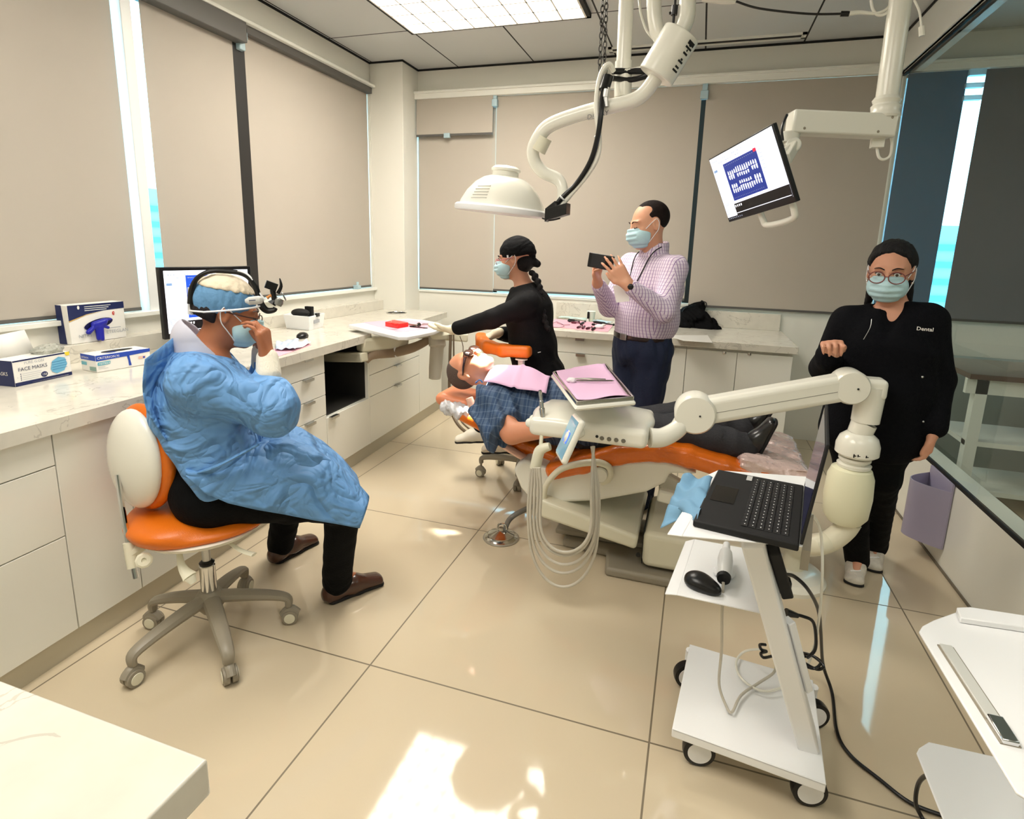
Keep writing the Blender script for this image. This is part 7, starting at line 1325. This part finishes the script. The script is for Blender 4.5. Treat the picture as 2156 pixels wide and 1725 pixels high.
# ---------------------------------------------------------------- assistant
YA = 3.25; fa = nz((-.99,-.10,0)); sa2 = V(fa[1],-fa[0],0)        # her right-hand side faces away from the camera
B_ = lambda x, y, Y=YA: P(x, y, Y=Y)
am = thing('person', 'woman in black scrubs and black cap with a long braid, reaching for the round-ended tray', 'person', (B_(1125,780)[0],YA,0))
hc = B_(1084,546); hf = nz((-.985,-.12,-.12)); HU = nz((.06,0,1))
J = dict(side=sa2, head=(hc,hf,HU), neck=B_(1104,606), chest=B_(1112,650), waist=B_(1122,728), pel=B_(1126,785))
J.update(shL=B_(1112,640,3.09), elL=B_(1035,672,3.00), wrL=B_(955,694,3.05), shR=B_(1104,636,3.41), elR=B_(1082,706,3.36), wrR=B_(1046,702,3.22), hipL=B_(1120,800,3.17), hipR=B_(1118,800,3.33))
J.update(knL=B_(1045,850,3.06), knR=B_(1020,842,3.34), anL=B_(1075,925,3.12), anR=B_(1015,905,3.30)); J.update(toeL=J['anL']+V(-.16,-.03,-.05), toeR=J['anR']+V(-.16,-.03,-.05))
hL = dict(w=J['wrL'], d=nz(V(-1,.12,.0)), n=nz((0,0,1)), th=(0,-1,0), curls=((8,12,8),)*4, thumb=(.8,.5,.35), L=.17)
hR = dict(w=J['wrR'], d=nz(V(-.8,-.2,-.35)), n=nz((0,.1,-1)), th=(0,-1,0), curls=((20,25,15),)*4, thumb=(.8,.5,.2), L=.165)
body_mesh(J, am, mat('light olive skin', (216,160,130), 0.5, var=0.04, sss=0.15), .90, [hL, hR], hk=.98); face_parts(am, hc, hf, HU, .98, brow=(24,16,14)); mask_part(am, hc, hf, HU, 1.02)
gv = mat('cream latex glove', (236,226,196), 0.5, bump=0.2, bscale=60)
for h, el in ((hL,J['elL']),(hR,J['elR'])):
    s = S(); hand_ops(s, grow=.0022, **h); s.cap(h['w']-nz(h['w']-el)*.06, h['w'], .031, .030, .01); sobj('glove', s, gv, am, .0045)
r, f, u = frame(hf, HU); q = lambda a, b, d, k=.98: hc+r*a*k+f*b*k+u*d*k
s = S(); s.ell(q(0,-.020,.040), (.084,.106,.096), [r,f,u]); s.ell(q(0,-.07,.02), (.07,.06,.07), [r,f,u], .02); s.plane(q(0,0,.016), -u-f*0.05+u*0, k=.006); s.cap(q(0,-.095,.0), q(0,-.11,-.03), .035, .02, .02)
cp2 = sobj('scrub_cap', s, m_blks, am, .0045, folds(.002,100,4)); obj('cap_button', M().tube([q(-.084,.025,.012), q(-.084,.025,.028)], .006, 8), m_cart, cp2)
s = S(); s.ell(q(0,-.050,-.02), (.072,.064,.066), [r,f,u]); s.plane(q(0,-.022,0), f, k=.006); s.cap(q(0,-.10,-.01), q(0,-.135,-.04), .024, .022, .02)
br_ = [B_(1122,575,3.22), B_(1134,598,3.20), B_(1138,625,3.18), B_(1141,650,3.15), B_(1147,675,3.13), B_(1155,698,3.12)]; bp_ = []
for i in range(len(br_)-1):
    for k in range(4): bp_.append(br_[i]*(1-k/4)+br_[i+1]*k/4)
for i, p in enumerate(bp_): s.ell(p+V(.006*(1 if i%2 else -1),0,0), (.021-.0005*i,.019-.0004*i,.018), None, .006)
s.cap(bp_[-1], br_[-1], .012, .004, .01); sobj('braided_hair', s, m_hair, am, .0045)
obj('glasses', M().tube([q(-.082,-.005,.010), q(-.074,.05,.004), q(-.056,.10,.002)], .0022, 6, smooth=3).tube([q(-.031+.024*math.cos(t),.106,-.004+.018*math.sin(t)) for t in np.linspace(0,2*math.pi,18)], .0018, 6, caps=False).tube([q(.031+.024*math.cos(t),.106,-.004+.018*math.sin(t)) for t in np.linspace(0,2*math.pi,18)], .0018, 6, caps=False), mat('pink frame', (200,120,130), 0.3), am)
obj('earring', M().ell(q(-.081,-.006,-.04), (.005,)*3), m_chrome, am)
s = S(); s.ecap(J['pel']-V(-.02,0,.03), J['waist'], sa2, (.185,.150), (.150,.125), .06); s.ecap(J['waist'], J['chest'], sa2, (.160,.135), (.180,.135), .06); s.ecap(J['chest'], J['neck']-V(0,0,.01), sa2, (.180,.135), (.080,.070), .06); s.ell(J['pel']+V(.06,0,-.02), (.12,.15,.13), None, .05)
for g in 'LR': s.cap(J['neck']*.5+J['chest']*.5, J['sh'+g], .075, .063, .05); s.cap(J['sh'+g], J['el'+g], .064, .054, .03); s.cap(J['el'+g], J['wr'+g]-nz(J['wr'+g]-J['el'+g])*.035, .055, .042, .02)
s.plane(J['neck']+V(0,0,.02), nz(V(0,0,1)+fa*.25), k=.01)
sobj('jacket', s, m_blks, am, .006, creases(.014,.14,17)); obj('pocket_tag', M().obox(B_(1135,742,3.10), (.010,.001,.002), nz((1,0,.3)), (0,1,0), (0,0,1)), m_boxw, am)
s = S(); s.ell(J['pel']-V(0,0,.05), (.15,.17,.12), None, .04)
for g in 'LR': s.cap(J['hip'+g], J['kn'+g], .095, .066, .05); s.cap(J['kn'+g], J['an'+g], .062, .05, .03)
sobj('trousers', s, m_blk, am, .007, folds(.006,30,2))
mcl = mat('white clog', (226,220,204), 0.35)
for g in 'LR': shoe(am, 'clog', J['an'+g]+V(.05,0,-.075), J['an'+g]+V(-.19,-.05,-.095), mcl, m_blackm, .046, .07)
st2 = thing('rolling_stool', 'grey-based castor stool under the assistant behind the dental chair', 'stool', (-0.98,3.30,0))
hb2 = (-0.98,3.30); cs2 = [P(1013,1003,Z=0), P(1090,1033,Z=0), V(-0.68,3.22,0), V(-0.80,3.56,0), V(-1.22,3.56,0)]
star_base(st2, hb2, [c[:2] for c in cs2], 0, m_greypl, .03, .17, .03)
obj('gas_column', M().lathe([(.028,0),(.028,.2),(.016,.21),(.016,.44)], (hb2[0],hb2[1],.15)), m_chrome, st2); obj('foot_ring', M().tube([V(hb2[0]+.19*math.cos(t),hb2[1]+.19*math.sin(t),.27) for t in np.linspace(0,2*math.pi,30)], .011, 8, caps=False).bar(V(hb2[0]-.19,hb2[1],.27), V(hb2[0]+.19,hb2[1],.27), .02, .012), m_steel, st2)
s = S(); s.ell(V(hb2[0],hb2[1],.63), (.19,.20,.045)); sobj('seat', s, m_or, st2, .007)
# ---------------------------------------------------------------- patient
YPt = 2.78; G_ = lambda x, y, Y=YPt: P(x, y, Y=Y)
pa_ = thing('person', 'bald man lying in the dental chair with dark glasses, pink bib and short-sleeved blue shirt', 'person', G_(1200,880))
hc = G_(990,778,2.74); hf = nz((.16,-.16,.97)); HU = nz((-1,0,.10))
J = dict(armk=1.28, side=V(0,1,0), head=(hc,hf,HU), neck=G_(1042,818), chest=G_(1100,842), waist=G_(1190,868), pel=G_(1275,905))
J.update(shL=G_(1036,852,2.60), elL=G_(1078,912,2.46), wrL=G_(1160,905,2.42), shR=G_(1050,842,2.98), elR=G_(1090,880,3.02), wrR=G_(1190,860,2.92), hipL=G_(1300,915,2.70), hipR=G_(1300,905,2.88))
J.update(knL=G_(1430,908,2.68), knR=G_(1440,882,2.90), anL=G_(1575,945,2.66), anR=G_(1572,905,2.90)); J.update(toeL=G_(1600,885,2.66), toeR=G_(1595,862,2.92))
hL = dict(w=J['wrL'], d=nz(V(1,.25,.05)), n=nz((0,.2,-1)), th=(0,1,0), curls=((15,25,15),)*4, thumb=(.8,.5,.2), L=.18)
hR = dict(w=J['wrR'], d=nz(V(1,-.3,.0)), n=nz((0,0,-1)), th=(0,-1,0), curls=((15,25,15),)*4, thumb=(.8,.5,.2), L=.18)
body_mesh(J, pa_, m_skinP, 1.0, [hL, hR], hk=1.06); face_parts(pa_, hc, hf, HU, 1.06, brow=(90,70,60), closed=True)
r, f, u = frame(hf, HU); q = lambda a, b, d, k=1.06: hc+r*a*k+f*b*k+u*d*k
s = S(); s.ell(q(0,-.020,.037), (.0825,.1015,.0900), [r,f,u]); s.plane(q(0,.022,.05), nz(f-u*.05), k=.012); s.plane(q(0,0,-.045), -u, k=.01)
for g in (-1,1): s.ell(q(g*.082,-.004,-.004), (.022,.027,.040), [r,f,u], .006, 's')
sobj('hair', s, mat('short grey hair', (98,80,70), 0.8, bump=0.8, bscale=200), pa_, .0045)
gs = M()
for g in (-1,1): gs.tube([q(g*.081,-.002,.004), q(g*.081,.04,.006), q(g*.070,.088,.006)], [.006,.012,.019], 10, smooth=3, flat=0.3, up=u)
gp = obj('dark_glasses', gs, m_black, pa_); s = S()
for g in (-1,1): s.ell(q(g*.034,.102,.004), (.038,.012,.029), [r,f,u], .006)
sobj('tinted_lens', s, mat('dark amber lens', (40,24,18), 0.08, coat=0.6), gp, .004)
m_pl = mat('blue plaid shirt', (48,72,104), 0.8, bump=0.3, bscale=140, var=0.6, vscale=18)
def plaid(m):
    nt = m.node_tree; b = nt.nodes['Principled BSDF']; l = b.inputs['Base Color'].links[0].from_socket; tc = nt.nodes.new('ShaderNodeTexCoord'); sp_ = nt.nodes.new('ShaderNodeSeparateXYZ'); nt.links.new(tc.outputs['Object'], sp_.inputs[0])
    yz = math_node(nt, 'ADD', math_node(nt, 'MULTIPLY', sp_.outputs[1], .7), sp_.outputs[2]); k = math_node(nt, 'ADD', math_node(nt, 'MULTIPLY', line_mask(nt, sp_.outputs[0], 0, .045, .006), .14), math_node(nt, 'MULTIPLY', line_mask(nt, yz, 0, .045, .006), .14))
    k = math_node(nt, 'ADD', k, math_node(nt, 'MULTIPLY', line_mask(nt, sp_.outputs[0], .02, .045, .018), .12)); mx = nt.nodes.new('ShaderNodeMix'); mx.data_type = 'RGBA'; nt.links.new(k, mx.inputs[0]); nt.links.new(l, mx.inputs[6]); mx.inputs[7].default_value = (.35,.45,.58,1); nt.links.new(mx.outputs[2], b.inputs['Base Color'])
plaid(m_pl)
s = S(); ad_ = nz(J['elL']-J['shL']); eL = J['elL']+V(-.03,0,-.01); s.ecap(J['shL']+V(-.01,0,0), eL, V(1,0,.3), (.105,.095), (.115,.082), .05); s.plane(eL-ad_*.02, nz(ad_+V(.75,-.1,.05)), k=.006)
s.ecap(J['pel']-V(.03,0,-.02), J['waist'], V(0,1,0), (.200,.135), (.215,.150), .06); s.ecap(J['waist'], J['chest'], V(0,1,0), (.205,.140), (.205,.118), .06); s.ecap(J['chest'], J['neck']+V(.03,0,0), V(0,1,0), (.205,.118), (.09,.075), .06)
for g in 'LR': s.cap(J['neck']*.5+J['chest']*.5, J['sh'+g], .078, .085, .05)
s.cap(J['shR'], J['shR']*.3+J['elR']*.7, .08, .075, .05); s.plane(J['neck']+V(-.035,0,0), (-1,0,.3), k=.01)
sobj('shirt', s, m_pl, pa_, .006, creases(.024,.17,19))
s = S(); s.ecap(J['neck']+V(.0,0,-.01), J['neck']+V(-.035,0,.01), V(0,1,0), (.082,.078), (.074,.072), .02); s.ecap(J['neck']+V(.05,0,-.01), J['neck']+V(-.08,0,.02), V(0,1,0), (.066,.064), (.064,.064), .01, 's'); sobj('shirt_collar', s, mat('pale blue collar', (150,190,214), 0.7), pa_, .004)
s = S(); s.ecap(J['pel']-V(.06,0,0), J['pel']+V(.06,0,0), V(0,1,0), (.185,.12), (.185,.115), .04)
for g in 'LR': s.cap(J['hip'+g], J['kn'+g], .105, .085, .05); s.cap(J['kn'+g], J['an'+g]-nz(J['an'+g]-J['kn'+g])*.02, .085, .070, .03)
sobj('trousers', s, mat('charcoal trousers', (50,50,54), 0.85, bump=0.4, bscale=120), pa_, .007, creases(.020,.13,23))
for g in 'LR':
    a = J['an'+g]; t = J['toe'+g]; dd = nz(t-a+V(.03,0,.06)); so3 = shoe(pa_, 'shoe', a-dd*.065+V(.055,0,-.02), a+dd*.20+V(.055,0,-.02), mat('black leather shoe', (18,17,18), 0.28, coat=0.4), m_blackm, .048, .07, dirup=(-1,0,.3))
    obj('sock', M().tube([a-nz(a-J['kn'+g])*.05, a+V(.02,0,.0)], .046, 14), m_boxw, pa_)
bib = thing('bib', 'pink paper bib clipped on the chest of the man in the dental chair', 'bib', G_(1100,800))
sheet_bib = sheet_grid([G_(1018,808,2.60), G_(1150,834,2.57), G_(1162,800,2.96), G_(1060,782,2.96)], 22, 22, lambda a, b: V(0,0,.012+.075*math.sin(math.pi*b)*(0.6+.4*math.sin(math.pi*min(1,a*1.1)))+.004*math.sin(9*a+3*b)+(.008 if abs(a-.5) < .03 else 0)), 'bib_sheet', m_pink, bib, .0015)
obj('bib_clip', M().tube([G_(1016,806,2.59), G_(1010,800,2.6), G_(1002,806,2.66)], .004, 8, smooth=4), mat('blue clip', (60,110,170), 0.4), bib)
# the dental light's own beam, aimed at the patient's mouth
sp = bpy.data.lights.new('dental_light_beam', 'SPOT'); sp.energy = 1000; sp.spot_size = math.radians(13); sp.spot_blend = 0.6; sp.shadow_soft_size = 0.06; sp.color = (1.0,0.97,0.9)
so5 = bpy.data.objects.new('dental_light_beam', sp); COL.objects.link(so5); so5.location = rc-axd*.03; tgt = hc+frame(hf,HU)[1]*.09-frame(hf,HU)[2]*.07
so5.rotation_euler = Vector(tgt-(rc-axd*.03)).to_track_quat('-Z','Y').to_euler()
